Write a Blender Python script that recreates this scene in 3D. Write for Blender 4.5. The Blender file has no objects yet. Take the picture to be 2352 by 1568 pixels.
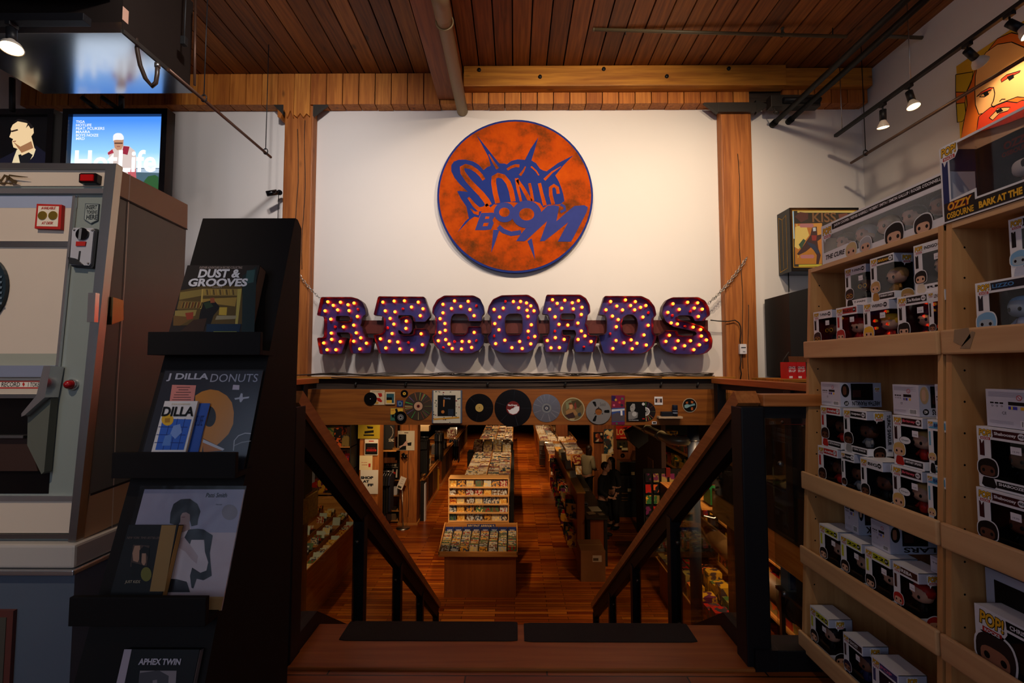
import bpy, bmesh, math, random
from mathutils import Vector, Matrix, Euler
random.seed(7)
S = bpy.context.scene
C = S.collection
PI = math.pi
# ---------------------------------------------------------------- camera, world, exposure, big lights
F = 1045.0                       # focal length in pixels of the 2352x1568 frame (16 mm)
CAMZ = 1.33
cam_d = bpy.data.cameras.new('camera'); cam = bpy.data.objects.new('camera', cam_d); C.objects.link(cam)
cam_d.sensor_width = 36.0; cam_d.lens = 36.0 * F / 2352; cam_d.clip_start = 0.05; cam_d.clip_end = 100
cam.location = (0, 0, CAMZ); cam.rotation_euler = (PI/2 + math.atan(56/F), 0, math.atan(6/F))
S.camera = cam
CR = cam.rotation_euler.to_matrix()
S.view_settings.view_transform = 'Standard'; S.view_settings.look = 'None'
S.view_settings.gamma = 1; S.view_settings.use_curve_mapping = False
S.view_settings.exposure = 0.0
w = bpy.data.worlds.new('world'); S.world = w; w.use_nodes = True
w.node_tree.nodes['Background'].inputs[0].default_value = (0.5, 0.6, 0.8, 1)
w.node_tree.nodes['Background'].inputs[1].default_value = 0.02

def lamp(kind, name, loc, target, power, color, size=0.1, angle=60, blend=0.6, sy=None):
    d = bpy.data.lights.new(name, kind); d.energy = power; d.color = color
    if kind == 'SPOT':
        d.spot_size = math.radians(angle); d.spot_blend = blend; d.shadow_soft_size = size
    elif kind == 'AREA':
        d.size = size
        if sy: d.shape = 'RECTANGLE'; d.size_y = sy
    else: d.shadow_soft_size = size
    o = bpy.data.objects.new(name, d); C.objects.link(o); o.location = loc
    if target is not None:
        o.rotation_euler = (Vector(target) - Vector(loc)).to_track_quat('-Z', 'Y').to_euler()
    return o
WARM = (1.0, 0.77, 0.54); WARM2 = (1.0, 0.66, 0.36); COOL = (0.62, 0.76, 1.0)
# upper floor: unseen ceiling spots aimed at wall, machine, shelves and landing
lamp('SPOT', 'unseen_spot', (1.3, 2.0, 4.35), (0.85, 5.1, 3.0), 375, WARM, 0.07, 84, 1.0)
lamp('SPOT', 'unseen_spot', (-0.2, 2.0, 4.35), (0.0, 5.1, 2.4), 195, (1.0, 0.80, 0.64), 0.07, 84, 1.0)
lamp('SPOT', 'unseen_spot', (-1.7, 2.0, 4.35), (-1.4, 5.1, 2.3), 155, (1.0, 0.84, 0.74), 0.07, 88, 1.0)
lamp('SPOT', 'unseen_spot', (2.3, 2.4, 4.3), (2.4, 5.1, 2.5), 190, WARM, 0.07, 84, 1.0)
lamp('SPOT', 'unseen_spot', (-1.5, 2.3, 4.4), (-3.4, 5.1, 2.9), 150, (1.0, 0.92, 0.88), 0.07, 110, 1.0)  # extra lamp added to brighten the left wall
lamp('SPOT', 'unseen_spot', (-1.5, -0.9, 4.4), (-2.0, 1.6, 1.65), 290, (1.0, 0.80, 0.62), 0.06, 38, 1.0)  # unseen warm lamp added to brighten the vending machine front
lamp('SPOT', 'unseen_spot', (-0.1, 0.2, 4.4), (1.45, 1.7, 1.8), 110, (1.0, 0.76, 0.54), 0.06, 32, 1.0)  # unseen warm lamp added to brighten the upper wooden shelves
lamp('SPOT', 'unseen_spot', (0.0, 0.6, 4.4), (0.0, 2.4, 0.2), 18, WARM, 0.06, 60, 1.0)
# daylight from the shop windows behind the camera
lamp('AREA', 'window_daylight', (-2.4, -2.6, 2.4), (-0.6, 3.0, 1.6), 27, COOL, 2.2, sy=2.0)
lamp('AREA', 'window_daylight', (1.4, -2.6, 2.2), (1.5, 3.0, 1.2), 15, COOL, 2.0, sy=1.6)
# lower floor: rows of spots under the lower ceiling, plus unseen fill lamps added (z about 0.75)
LZ = -2.67                       # the lower floor
for (x, y, tx, ty, tz, p, a) in [
    (-0.6, 7.2, -0.55, 8.72, -1.3, 170, 50), (-0.5, 6.4, -0.55, 8.0, -1.5, 30, 56),
    (-0.7, 11.6, -0.8, 12.8, -1.7, 190, 76), (-0.7, 14.4, -0.8, 15.2, -1.7, 190, 76), (-0.6, 18.0, -0.6, 19.0, -1.8, 280, 80), (-0.6, 22.0, -0.6, 23.0, -1.8, 300, 80),
    (-1.7, 8.2, -1.8, 9.4, LZ, 150, 54), (0.6, 10.0, 0.55, 11.4, LZ, 110, 44), (0.5, 14.5, 0.4, 16.0, LZ, 140, 60), (0.9, 20.5, 0.6, 22.0, LZ, 160, 70),
    (-2.1, 9.3, -3.0, 11.2, -1.0, 130, 66), (-3.0, 13.0, -2.8, 14.0, -1.6, 110, 80), (-2.6, 17.5, -2.4, 18.6, -1.6, 130, 80),
    (1.7, 13.4, 1.5, 15.2, -1.3, 190, 70), (1.9, 17.5, 1.6, 19.0, -1.5, 220, 80), (1.7, 11.8, 2.0, 13.2, -1.3, 50, 44), (2.35, 6.2, 2.05, 6.9, 0.2, 9, 100), (2.6, 12.0, 2.9, 14.2, -0.5, 110, 74), (2.1, 8.6, 1.7, 9.6, -1.9, 14, 40), (2.5, 5.5, 2.8, 6.9, -1.7, 130, 80), (3.0, 6.6, 3.9, 7.8, -0.8, 110, 100), (2.6, 7.3, 3.0, 8.5, -1.0, 50, 80), (0.1, 5.9, 0.3, 7.0, LZ, 14, 60), (2.95, 4.6, 3.2, 5.2, -1.3, 14, 90), (2.75, 5.5, 3.15, 6.9, -1.4, 120, 70),  # several added to brighten the person, posters, pipes and merchandise
    (-3.7, 6.0, -3.8, 8.0, -1.6, 140, 90), (-2.8, 7.9, -3.6, 11.0, -0.8, 60, 50)]:
    lamp('SPOT', 'lower_spot', (x, y, 0.62), (tx, ty, tz), p, WARM2, 0.05, a, 0.7)

# ---------------------------------------------------------------- pixels to points
def ray(px, py):
    return (CR @ Vector(((px-1176)/F, -(py-784)/F, -1))).normalized()
def hit(px, py, p0, n):
    d = ray(px, py); o = Vector((0, 0, CAMZ)); n = Vector(n)
    return o + d * ((Vector(p0) - o).dot(n) / d.dot(n))
def atY(px, py, Y): return hit(px, py, (0, Y, 0), (0, 1, 0))
def atX(px, py, X): return hit(px, py, (X, 0, 0), (1, 0, 0))
def atZ(px, py, Z): return hit(px, py, (0, 0, Z), (0, 0, 1))
class Fr:                        # a flat frame: origin, right, up; the normal looks at the viewer
    def __init__(s, o, u=(1,0,0), v=(0,0,1)):
        s.o = Vector(o); s.u = Vector(u).normalized(); s.v = Vector(v).normalized(); s.n = s.u.cross(s.v)
    def px(s, x, y):
        p = hit(x, y, s.o, s.n) - s.o
        return (p.dot(s.u), p.dot(s.v))
    def P(s, a, b, d=0): return s.o + s.u*a + s.v*b + s.n*d
    def pts(s, L): return [s.px(x, y) for x, y in L]
    def rot(s, deg, d=0):        # the same plane turned about its normal
        c, k = math.cos(math.radians(deg)), math.sin(math.radians(deg))
        return Fr(s.o + s.n*d, s.u*c + s.v*k, s.v*c - s.u*k)
# ---------------------------------------------------------------- materials
def lin(c):
    if max(c) > 1.0: c = [x/255 for x in c]
    return tuple((x/12.92 if x <= 0.04045 else ((x+0.055)/1.055)**2.4) for x in c) + (1,)
MATS = {}
def nt(name):
    m = bpy.data.materials.new(name); m.use_nodes = True
    t = m.node_tree; b = t.nodes['Principled BSDF']
    return m, t, b
def mat(name, c, r=0.5, metal=0, var=0.12, scale=6, spec=0.5, emit=None, es=0, bump=0, coat=0):
    if name in MATS: return MATS[name]
    m, t, b = nt(name); N = t.nodes; L = t.links
    col = lin(c)
    tc = N.new('ShaderNodeTexCoord'); no = N.new('ShaderNodeTexNoise'); no.inputs['Scale'].default_value = scale; no.inputs['Detail'].default_value = 3
    L.new(tc.outputs['Object'], no.inputs['Vector'])
    mx = N.new('ShaderNodeMix'); mx.data_type = 'RGBA'
    mx.inputs[6].default_value = tuple(x*(1-var) for x in col[:3]) + (1,)
    mx.inputs[7].default_value = tuple(min(1, x*(1+var)) for x in col[:3]) + (1,)
    L.new(no.outputs['Fac'], mx.inputs[0]); L.new(mx.outputs[2], b.inputs['Base Color'])
    b.inputs['Roughness'].default_value = r; b.inputs['Metallic'].default_value = metal
    b.inputs['Specular IOR Level'].default_value = spec
    if coat: b.inputs['Coat Weight'].default_value = coat
    if emit:
        b.inputs['Emission Color'].default_value = lin(emit); b.inputs['Emission Strength'].default_value = es
    if bump:
        bp = N.new('ShaderNodeBump'); bp.inputs['Strength'].default_value = bump; bp.inputs['Distance'].default_value = 0.004
        L.new(no.outputs['Fac'], bp.inputs['Height']); L.new(bp.outputs[0], b.inputs['Normal'])
    MATS[name] = m; return m
def glow(name, c, s, c2=None):
    if name in MATS: return MATS[name]
    m, t, b = nt(name); b.inputs['Base Color'].default_value = (0.02, 0.02, 0.02, 1)
    b.inputs['Emission Color'].default_value = lin(c); b.inputs['Emission Strength'].default_value = s
    MATS[name] = m; return m
def wood(name, c1, c2, axis=0, r=0.5, grain=1.0, coord='Object', knots=0.0, spec=0.4, coat=0):
    """straight grain along axis 0, 1 or 2; optional knots"""
    if name in MATS: return MATS[name]
    m, t, b = nt(name); N = t.nodes; L = t.links
    tc = N.new('ShaderNodeTexCoord'); mp = N.new('ShaderNodeMapping')
    sc = [16*grain]*3; sc[axis] = 0.9*grain; mp.inputs['Scale'].default_value = sc
    L.new(tc.outputs[coord], mp.inputs['Vector'])
    no = N.new('ShaderNodeTexNoise'); no.inputs['Scale'].default_value = 2.2; no.inputs['Detail'].default_value = 6; no.inputs['Distortion'].default_value = 0.6
    L.new(mp.outputs[0], no.inputs['Vector'])
    cr = N.new('ShaderNodeValToRGB'); cr.color_ramp.elements[0].position = 0.33; cr.color_ramp.elements[1].position = 0.68
    cr.color_ramp.elements[0].color = lin(c1); cr.color_ramp.elements[1].color = lin(c2)
    L.new(no.outputs['Fac'], cr.inputs[0]); out = cr.outputs[0]
    if knots:
        mp2 = N.new('ShaderNodeMapping'); s2 = [5.0]*3; s2[axis] = 2.2; mp2.inputs['Scale'].default_value = s2
        L.new(tc.outputs[coord], mp2.inputs['Vector'])
        vo = N.new('ShaderNodeTexVoronoi'); vo.inputs['Scale'].default_value = 1.0; L.new(mp2.outputs[0], vo.inputs['Vector'])
        r2 = N.new('ShaderNodeValToRGB'); r2.color_ramp.elements[0].position = 0.05; r2.color_ramp.elements[1].position = 0.12
        r2.color_ramp.elements[0].color = (1-knots,)*3 + (1,); r2.color_ramp.elements[1].color = (1,1,1,1)
        L.new(vo.outputs['Distance'], r2.inputs[0])
        mu = N.new('ShaderNodeMix'); mu.data_type = 'RGBA'; mu.blend_type = 'MULTIPLY'; mu.inputs[0].default_value = 1
        L.new(out, mu.inputs[6]); L.new(r2.outputs[0], mu.inputs[7]); out = mu.outputs[2]
    L.new(out, b.inputs['Base Color']); b.inputs['Roughness'].default_value = r
    b.inputs['Specular IOR Level'].default_value = spec
    if coat: b.inputs['Coat Weight'].default_value = coat; b.inputs['Coat Roughness'].default_value = 0.15
    bp = N.new('ShaderNodeBump'); bp.inputs['Strength'].default_value = 0.12; bp.inputs['Distance'].default_value = 0.003
    L.new(no.outputs['Fac'], bp.inputs['Height']); L.new(bp.outputs[0], b.inputs['Normal'])
    MATS[name] = m; return m
def planks(name, cols, bw, bh, rot=0, r=0.3, mortar=0.004, mc=(20, 8, 4), bump=0.3, spec=0.5):
    """floor boards: brick pattern with a random tint per board"""
    m, t, b = nt(name); N = t.nodes; L = t.links
    tc = N.new('ShaderNodeTexCoord'); mp = N.new('ShaderNodeMapping'); mp.inputs['Rotation'].default_value = (0, 0, rot)
    L.new(tc.outputs['Object'], mp.inputs['Vector'])
    br = N.new('ShaderNodeTexBrick'); br.offset = 0.37; br.inputs['Scale'].default_value = 1
    br.inputs['Brick Width'].default_value = bw; br.inputs['Row Height'].default_value = bh
    br.inputs['Mortar Size'].default_value = mortar; br.inputs['Mortar Smooth'].default_value = 0.2; br.inputs['Bias'].default_value = 0
    br.inputs['Color1'].default_value = (0,0,0,1); br.inputs['Color2'].default_value = (1,1,1,1); br.inputs['Mortar'].default_value = (0.5,0.5,0.5,1)
    L.new(mp.outputs[0], br.inputs['Vector'])
    cr = N.new('ShaderNodeValToRGB'); el = cr.color_ramp.elements
    for i, c in enumerate(cols):
        e = el[i] if i < 2 else el.new(1)
        e.position = i/(len(cols)-1); e.color = lin(c)
    for i, c in enumerate(cols): el[i].color = lin(c)
    L.new(br.outputs['Color'], cr.inputs[0])
    m2 = N.new('ShaderNodeMapping'); m2.inputs['Scale'].default_value = (1.5, 26, 1); L.new(mp.outputs[0], m2.inputs['Vector'])
    no = N.new('ShaderNodeTexNoise'); no.inputs['Scale'].default_value = 2.5; no.inputs['Detail'].default_value = 5; L.new(m2.outputs[0], no.inputs['Vector'])
    mr = N.new('ShaderNodeMapRange'); mr.inputs[1].default_value = 0.3; mr.inputs[2].default_value = 0.7; mr.inputs[3].default_value = 0.72; mr.inputs[4].default_value = 1.18
    L.new(no.outputs['Fac'], mr.inputs[0])
    mu = N.new('ShaderNodeMix'); mu.data_type = 'RGBA'; mu.blend_type = 'MULTIPLY'; mu.inputs[0].default_value = 1
    L.new(cr.outputs[0], mu.inputs[6]); L.new(mr.outputs[0], mu.inputs[7])
    mm = N.new('ShaderNodeMix'); mm.data_type = 'RGBA'; L.new(br.outputs['Fac'], mm.inputs[0]); L.new(mu.outputs[2], mm.inputs[6]); mm.inputs[7].default_value = lin(mc)
    L.new(mm.outputs[2], b.inputs['Base Color']); b.inputs['Roughness'].default_value = r; b.inputs['Specular IOR Level'].default_value = spec
    bp = N.new('ShaderNodeBump'); bp.inputs['Strength'].default_value = bump; bp.inputs['Distance'].default_value = 0.003; bp.invert = True
    L.new(br.outputs['Fac'], bp.inputs['Height']); L.new(bp.outputs[0], b.inputs['Normal'])
    MATS[name] = m; return m
def printed(name, sets, r=0.35, scale=5.0, seedmul=37.0, coat=0.0):
    """busy printed paper: blotches of a few inks, different on every object"""
    m, t, b = nt(name); N = t.nodes; L = t.links
    tc = N.new('ShaderNodeTexCoord'); oi = N.new('ShaderNodeObjectInfo')
    ma = N.new('ShaderNodeMath'); ma.operation = 'MULTIPLY'; ma.inputs[1].default_value = seedmul; L.new(oi.outputs['Random'], ma.inputs[0])
    ad = N.new('ShaderNodeVectorMath'); L.new(tc.outputs['Object'], ad.inputs[0]); L.new(ma.outputs[0], ad.inputs[1])
    no = N.new('ShaderNodeTexNoise'); no.inputs['Scale'].default_value = scale*3; no.inputs['Detail'].default_value = 2; L.new(ad.outputs[0], no.inputs['Vector'])
    base = N.new('ShaderNodeValToRGB'); base.color_ramp.interpolation = 'CONSTANT'
    ink = N.new('ShaderNodeValToRGB'); ink.color_ramp.interpolation = 'CONSTANT'
    for cr, off in ((base, 0), (ink, 5)):
        el = cr.color_ramp.elements; n = len(sets)
        for i in range(n):
            e = el[i] if i < 2 else el.new(i/n)
            e.position = i/n
        for i in range(n): el[i].color = lin(sets[(i*3+off) % n])
    L.new(oi.outputs['Random'], base.inputs[0])
    fr = N.new('ShaderNodeMath'); fr.operation = 'FRACT'; L.new(ma.outputs[0], fr.inputs[0]); L.new(fr.outputs[0], ink.inputs[0])
    st = N.new('ShaderNodeMapRange'); st.inputs[1].default_value = 0.50; st.inputs[2].default_value = 0.54; L.new(no.outputs['Fac'], st.inputs[0])
    mx = N.new('ShaderNodeMix'); mx.data_type = 'RGBA'
    L.new(st.outputs[0], mx.inputs[0]); L.new(base.outputs[0], mx.inputs[6]); L.new(ink.outputs[0], mx.inputs[7])
    L.new(mx.outputs[2], b.inputs['Base Color']); b.inputs['Roughness'].default_value = r
    if coat: b.inputs['Coat Weight'].default_value = coat; b.inputs['Coat Roughness'].default_value = 0.08
    MATS[name] = m; return m
def clear(name, tint=(1,1,1), refl=0.6, rough=0.02):
    """thin clear sheet: what lies behind shows through, with a glossy sheen by angle"""
    if name in MATS: return MATS[name]
    m, t, b = nt(name); N = t.nodes; L = t.links; N.remove(b)
    out = N['Material Output']; tr = N.new('ShaderNodeBsdfTransparent'); tr.inputs[0].default_value = tint + (1,)
    gl = N.new('ShaderNodeBsdfGlossy'); gl.inputs['Roughness'].default_value = rough
    fr = N.new('ShaderNodeLayerWeight'); fr.inputs[0].default_value = 0.5
    pw = N.new('ShaderNodeMath'); pw.operation = 'POWER'; pw.inputs[1].default_value = 4; L.new(fr.outputs['Facing'], pw.inputs[0])
    mu = N.new('ShaderNodeMath'); mu.operation = 'MULTIPLY_ADD'; mu.inputs[1].default_value = refl; mu.inputs[2].default_value = 0.05*refl+0.01; L.new(pw.outputs[0], mu.inputs[0])
    mx = N.new('ShaderNodeMixShader'); L.new(mu.outputs[0], mx.inputs[0]); L.new(tr.outputs[0], mx.inputs[1]); L.new(gl.outputs[0], mx.inputs[2])
    L.new(mx.outputs[0], out.inputs[0]); MATS[name] = m; return m
# ---------------------------------------------------------------- mesh builder
_txt = {}
def glyphs(s, bold=0, align='LEFT', shear=0, spacing=1.0):
    k = (s, bold, shear, spacing)
    if k not in _txt:
        cu = bpy.data.curves.new('t', 'FONT'); cu.body = s; cu.offset = bold; cu.shear = shear; cu.space_character = spacing; cu.resolution_u = 3; cu.fill_mode = 'FRONT'
        ob = bpy.data.objects.new('t', cu); C.objects.link(ob)
        dg = bpy.context.evaluated_depsgraph_get(); me = bpy.data.meshes.new_from_object(ob.evaluated_get(dg))
        V = [(v.co.x, v.co.y) for v in me.vertices]; Fc = [tuple(p.vertices) for p in me.polygons]
        bpy.data.objects.remove(ob); bpy.data.curves.remove(cu); bpy.data.meshes.remove(me)
        if V:
            x0 = min(v[0] for v in V); x1 = max(v[0] for v in V); y0 = min(v[1] for v in V); y1 = max(v[1] for v in V)
        else: x0 = y0 = 0; x1 = y1 = 1
        _txt[k] = (V, Fc, x0, x1 or 1, y0, y1)
    return _txt[k]
def filled(loops):
    """triangulated 2-D region from outlines with holes"""
    cu = bpy.data.curves.new('f', 'CURVE'); cu.dimensions = '2D'; cu.fill_mode = 'BOTH'
    for lp in loops:
        sp = cu.splines.new('POLY'); sp.points.add(len(lp)-1)
        for i, (x, y) in enumerate(lp): sp.points[i].co = (x, y, 0, 1)
        sp.use_cyclic_u = True
    ob = bpy.data.objects.new('f', cu); C.objects.link(ob)
    dg = bpy.context.evaluated_depsgraph_get(); me = bpy.data.meshes.new_from_object(ob.evaluated_get(dg))
    V = [(v.co.x, v.co.y) for v in me.vertices]; Fc = [tuple(p.vertices) for p in me.polygons]
    bpy.data.objects.remove(ob); bpy.data.curves.remove(cu); bpy.data.meshes.remove(me)
    return V, Fc
def area(P): return sum(P[i][0]*P[(i+1) % len(P)][1] - P[(i+1) % len(P)][0]*P[i][1] for i in range(len(P)))/2
def soft(P, r=0.18, n=2):
    for _ in range(n):
        Q = []
        for i in range(len(P)):
            a, b = P[i], P[(i+1) % len(P)]
            Q.append((a[0]*(1-r)+b[0]*r, a[1]*(1-r)+b[1]*r)); Q.append((a[0]*r+b[0]*(1-r), a[1]*r+b[1]*(1-r)))
        P = Q
    return P
def soft_d(P, d, n=2):           # round the corners by a fixed distance
    for k in range(n):
        Q = []; dd = d/(1+k*1.2)
        for i in range(len(P)):
            a, b = Vector(P[i]), Vector(P[(i+1) % len(P)]); l = (b-a).length or 1; r = min(dd/l, .3)
            Q.append(tuple(a.lerp(b, r))); Q.append(tuple(a.lerp(b, 1-r)))
        P = Q
    return P
def circ(x, y, r, n=24, ry=None): return [(x + r*math.cos(2*PI*i/n), y + (ry or r)*math.sin(2*PI*i/n)) for i in range(n)]
def rect(x0, y0, x1, y1): return [(x0, y0), (x1, y0), (x1, y1), (x0, y1)]
class MB:
    def __init__(s): s.V = []; s.F = []; s.M = []; s.mats = []; s.sm = []
    def mi(s, m):
        if m not in s.mats: s.mats.append(m)
        return s.mats.index(m)
    def add(s, V, Fs, m, smooth=False):
        k = len(s.V); s.V += [Vector(v) for v in V]; i = s.mi(m)
        for f in Fs: s.F.append(tuple(k+j for j in f)); s.M.append(i); s.sm.append(smooth)
        return s
    def box(s, x0, x1, y0, y1, z0, z1, m, bev=0):
        if x0 > x1: x0, x1 = x1, x0
        if y0 > y1: y0, y1 = y1, y0
        if z0 > z1: z0, z1 = z1, z0
        if bev:
            bev = min(bev, (x1-x0)*.45, (y1-y0)*.45, (z1-z0)*.45)
            bm = bmesh.new(); bmesh.ops.create_cube(bm, size=1)
            for v in bm.verts: v.co = ((x0+x1)/2 + v.co.x*(x1-x0), (y0+y1)/2 + v.co.y*(y1-y0), (z0+z1)/2 + v.co.z*(z1-z0))
            bmesh.ops.bevel(bm, geom=bm.edges[:], offset=bev, segments=2, affect='EDGES', profile=0.6)
            bm.verts.index_update()
            s.add([v.co.copy() for v in bm.verts], [[v.index for v in f.verts] for f in bm.faces], m); bm.free(); return s
        V = [(x, y, z) for z in (z0, z1) for y in (y0, y1) for x in (x0, x1)]
        return s.add(V, [(0,2,3,1), (4,5,7,6), (0,1,5,4), (2,6,7,3), (0,4,6,2), (1,3,7,5)], m)
    def hexa(s, P, m):           # 8 corners, bottom 4 ccw from above then top 4
        return s.add(P, [(3,2,1,0), (4,5,6,7), (0,1,5,4), (1,2,6,5), (2,3,7,6), (3,0,4,7)], m)
    def slab(s, fr, P, d0, d1, m, side=None):   # outline in a frame, from depth d0 (back) to d1 (front)
        if area(P) < 0: P = P[::-1]
        n = len(P); V = [fr.P(a, b, d0) for a, b in P] + [fr.P(a, b, d1) for a, b in P]
        s.add(V, [tuple(range(n, 2*n))], m)
        s.add(V, [tuple(range(n-1, -1, -1))] + [(i, (i+1) % n, n+(i+1) % n, n+i) for i in range(n)], side or m)
        return s
    def flat(s, fr, P, d, m):    # print on a surface
        if area(P) < 0: P = P[::-1]
        return s.add([fr.P(a, b, d) for a, b in P], [tuple(range(len(P)))], m)
    def loops(s, fr, L, d0, d1, m, side=None):  # region with holes, given thickness
        V, Fc = filled(L); k = len(V)
        s.add([fr.P(a, b, d1) for a, b in V], Fc, m)
        if d0 is not None:
            s.add([fr.P(a, b, d0) for a, b in V], [f[::-1] for f in Fc], side or m)
            for lp in L:
                n = len(lp); s.add([fr.P(a, b, d0) for a, b in lp] + [fr.P(a, b, d1) for a, b in lp], [(i, (i+1) % n, n+(i+1) % n, n+i) for i in range(n)], side or m)
        return s
    def stroke(s, fr, P, w, d, m, w2=None):     # a painted brush line
        n = len(P); L = []; R = []
        for i in range(n):
            a = Vector(P[max(0, i-1)]); b = Vector(P[min(n-1, i+1)]); t = (b-a).normalized() if (b-a).length else Vector((1, 0))
            ww = (w + ((w2 if w2 is not None else w) - w)*i/(n-1))/2
            q = Vector((-t.y, t.x))*ww; c = Vector(P[i]); L.append(c+q); R.append(c-q)
        return s.add([fr.P(p.x, p.y, d) for p in L+R], [(i, n+i, n+i+1, i+1) for i in range(n-1)], m)
    def text(s, fr, t, x0, y0, x1, y1, d, m, bold=0.0, shear=0, keep=False, th=0, spacing=1.0):
        V, Fc, a0, a1, b0, b1 = glyphs(t, bold, shear=shear, spacing=spacing)
        if not V: return s
        sx = (x1-x0)/(a1-a0); sy = (y1-y0)/(b1-b0 or 1)
        if keep: k = min(sx, sy); sx = sy = k
        s.add([fr.P(x0+(x-a0)*sx, y0+(y-b0)*sy, d) for x, y in V], Fc, m); return s
    def tube(s, P, r, m, n=10, r2=None, cap=True, smooth=True):
        P = [Vector(p) for p in P]; k = len(P); V = []; up = None
        for i in range(k):
            t = ((P[min(k-1, i+1)] - P[i]).normalized() + (P[i] - P[max(0, i-1)]).normalized()).normalized() if k > 2 and 0 < i < k-1 else (P[min(k-1, i+1)] - P[max(0, i-1)]).normalized()
            if up is None: up = Vector((0, 0, 1)) if abs(t.z) < 0.9 else Vector((1, 0, 0))
            a = t.cross(up).normalized(); b = a.cross(t); up = b
            rr = r if r2 is None else r + (r2-r)*i/(k-1)
            V += [P[i] + (a*math.cos(2*PI*j/n) + b*math.sin(2*PI*j/n))*rr for j in range(n)]
        Fs = [(i*n+j, (i+1)*n+j, (i+1)*n+(j+1) % n, i*n+(j+1) % n) for i in range(k-1) for j in range(n)]
        s.add(V, Fs, m, smooth)
        if cap:
            o = len(s.V)-len(V); i = s.mi(m)
            s.F.append(tuple(o+j for j in range(n))); s.M.append(i); s.sm.append(False)
            s.F.append(tuple(o+(k-1)*n+j for j in range(n-1, -1, -1))); s.M.append(i); s.sm.append(False)
        return s
    def lathe(s, prof, o, m, ax=(0,0,1), n=20, smooth=True):   # prof: (radius, height)
        z = Vector(ax).normalized(); x = z.cross(Vector((0.31, 0.77, 0.13))).normalized(); y = z.cross(x); o = Vector(o); V = []
        for r, h in prof: V += [o + z*h + (x*math.cos(2*PI*j/n) + y*math.sin(2*PI*j/n))*max(r, 1e-5) for j in range(n)]
        k = len(prof)
        return s.add(V, [(i*n+j, i*n+(j+1) % n, (i+1)*n+(j+1) % n, (i+1)*n+j) for i in range(k-1) for j in range(n)], m, smooth)
    def ball(s, c, rx, ry, rz, m, n=14, h=9, sq=1.0):
        V = []; c = Vector(c)
        pw = lambda v: math.copysign(abs(v)**sq, v)
        for i in range(h+1):
            t = PI*i/h
            for j in range(n):
                p = 2*PI*j/n; V.append(c + Vector((rx*pw(math.sin(t))*pw(math.cos(p)), ry*pw(math.sin(t))*pw(math.sin(p)), rz*pw(math.cos(t)))))
        return s.add(V, [(i*n+j, (i+1)*n+j, (i+1)*n+(j+1) % n, i*n+(j+1) % n) for i in range(h) for j in range(n)], m, True)
    def build(s, name, parent=None, local=False, base=None):
        V = s.V
        if parent is not None and not local: off = parent['_w'] if '_w' in parent else (0, 0, 0); off = Vector(off)
        elif parent is None and not local:
            if base is None:
                xs = [v.x for v in V]; ys = [v.y for v in V]; zs = [v.z for v in V]
                base = ((min(xs)+max(xs))/2, (min(ys)+max(ys))/2, min(zs))
            off = Vector(base)
        else: off = Vector((0, 0, 0))
        me = bpy.data.meshes.new(name); me.from_pydata([v-off for v in V], [], s.F)
        for m in s.mats: me.materials.append(m)
        me.polygons.foreach_set('material_index', s.M); me.polygons.foreach_set('use_smooth', s.sm); me.update()
        ob = bpy.data.objects.new(name, me); C.objects.link(ob)
        ob['_w'] = tuple(off)
        if parent is not None: ob.parent = parent
        if parent is None: ob.location = off
        elif not local: ob['_w'] = tuple(off); ob.location = (0, 0, 0)
        return ob
def thing(name, label, cat, loc=(0,0,0), rz=0, group=None):
    o = bpy.data.objects.new(name, None); C.objects.link(o); o.empty_display_size = 0.05
    o.location = loc; o.rotation_euler = (0, 0, rz); o['_w'] = tuple(loc)
    o['label'] = label; o['category'] = cat
    if group: o['group'] = group
    return o
def tag(o, label, cat, group=None, kind=None):
    o['label'] = label; o['category'] = cat
    if group: o['group'] = group
    if kind: o['kind'] = kind
    return o
def struct(o): o['kind'] = 'structure'; return o
def copy_tree(o, loc, rot=None, label=None, group=None):
    r = o.copy(); C.objects.link(r); r.location = loc
    if rot is not None: r.rotation_euler = rot
    if label: r['label'] = label
    if group: r['group'] = group
    for ch in list(o.children):
        c = ch.copy(); C.objects.link(c); c.parent = r
        for g in list(ch.children):
            d = g.copy(); C.objects.link(d); d.parent = c
    return r
_ON = ['first','second','third','fourth','fifth','sixth','seventh','eighth','ninth','tenth','eleventh','twelfth','thirteenth','fourteenth','fifteenth','sixteenth','seventeenth','eighteenth','nineteenth']
def ordn(n):                     # 0 -> first
    if n < 19: return _ON[n]
    t_, u_ = divmod(n+1, 10); T_ = ['twent','thirt','fort','fift'][t_-2]
    return T_+'ieth' if u_ == 0 else T_+'y-'+_ON[u_-1]
ORD = ['first', 'second', 'third', 'fourth', 'fifth', 'sixth', 'seventh', 'eighth', 'ninth', 'tenth', 'eleventh', 'twelfth', 'thirteenth', 'fourteenth']
# palette
WHITE = mat('white_plaster', (226, 222, 218), 0.85, var=0.03, scale=1.5, bump=0.05)
PINE = [wood('pine_%d' % i, a, b, 1, 0.6, 1.0, knots=0.6) for i, (a, b) in enumerate([((104,54,16),(142,82,28)), ((90,46,12),(130,72,23)), ((112,62,18),(150,90,33)), ((80,40,11),(118,66,20))])]
PINEV = [wood('pine_v_%d' % i, a, b, 2, 0.6, 1.0, knots=0.5) for i, (a, b) in enumerate([((158,88,30),(198,122,48)), ((146,78,26),(184,110,40)), ((166,96,36),(204,132,54))])]
BEAMW = wood('beam_wood', (150, 92, 26), (194, 132, 44), 0, 0.55, 0.8, knots=0.55)
POSTW = wood('post_wood', (138, 76, 28), (184, 112, 50), 2, 0.55, 0.8, knots=0.35)
LBEAM = wood('record_beam_wood', (118, 64, 20), (152, 90, 32), 0, 0.5, 0.7, knots=0.4)
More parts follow.
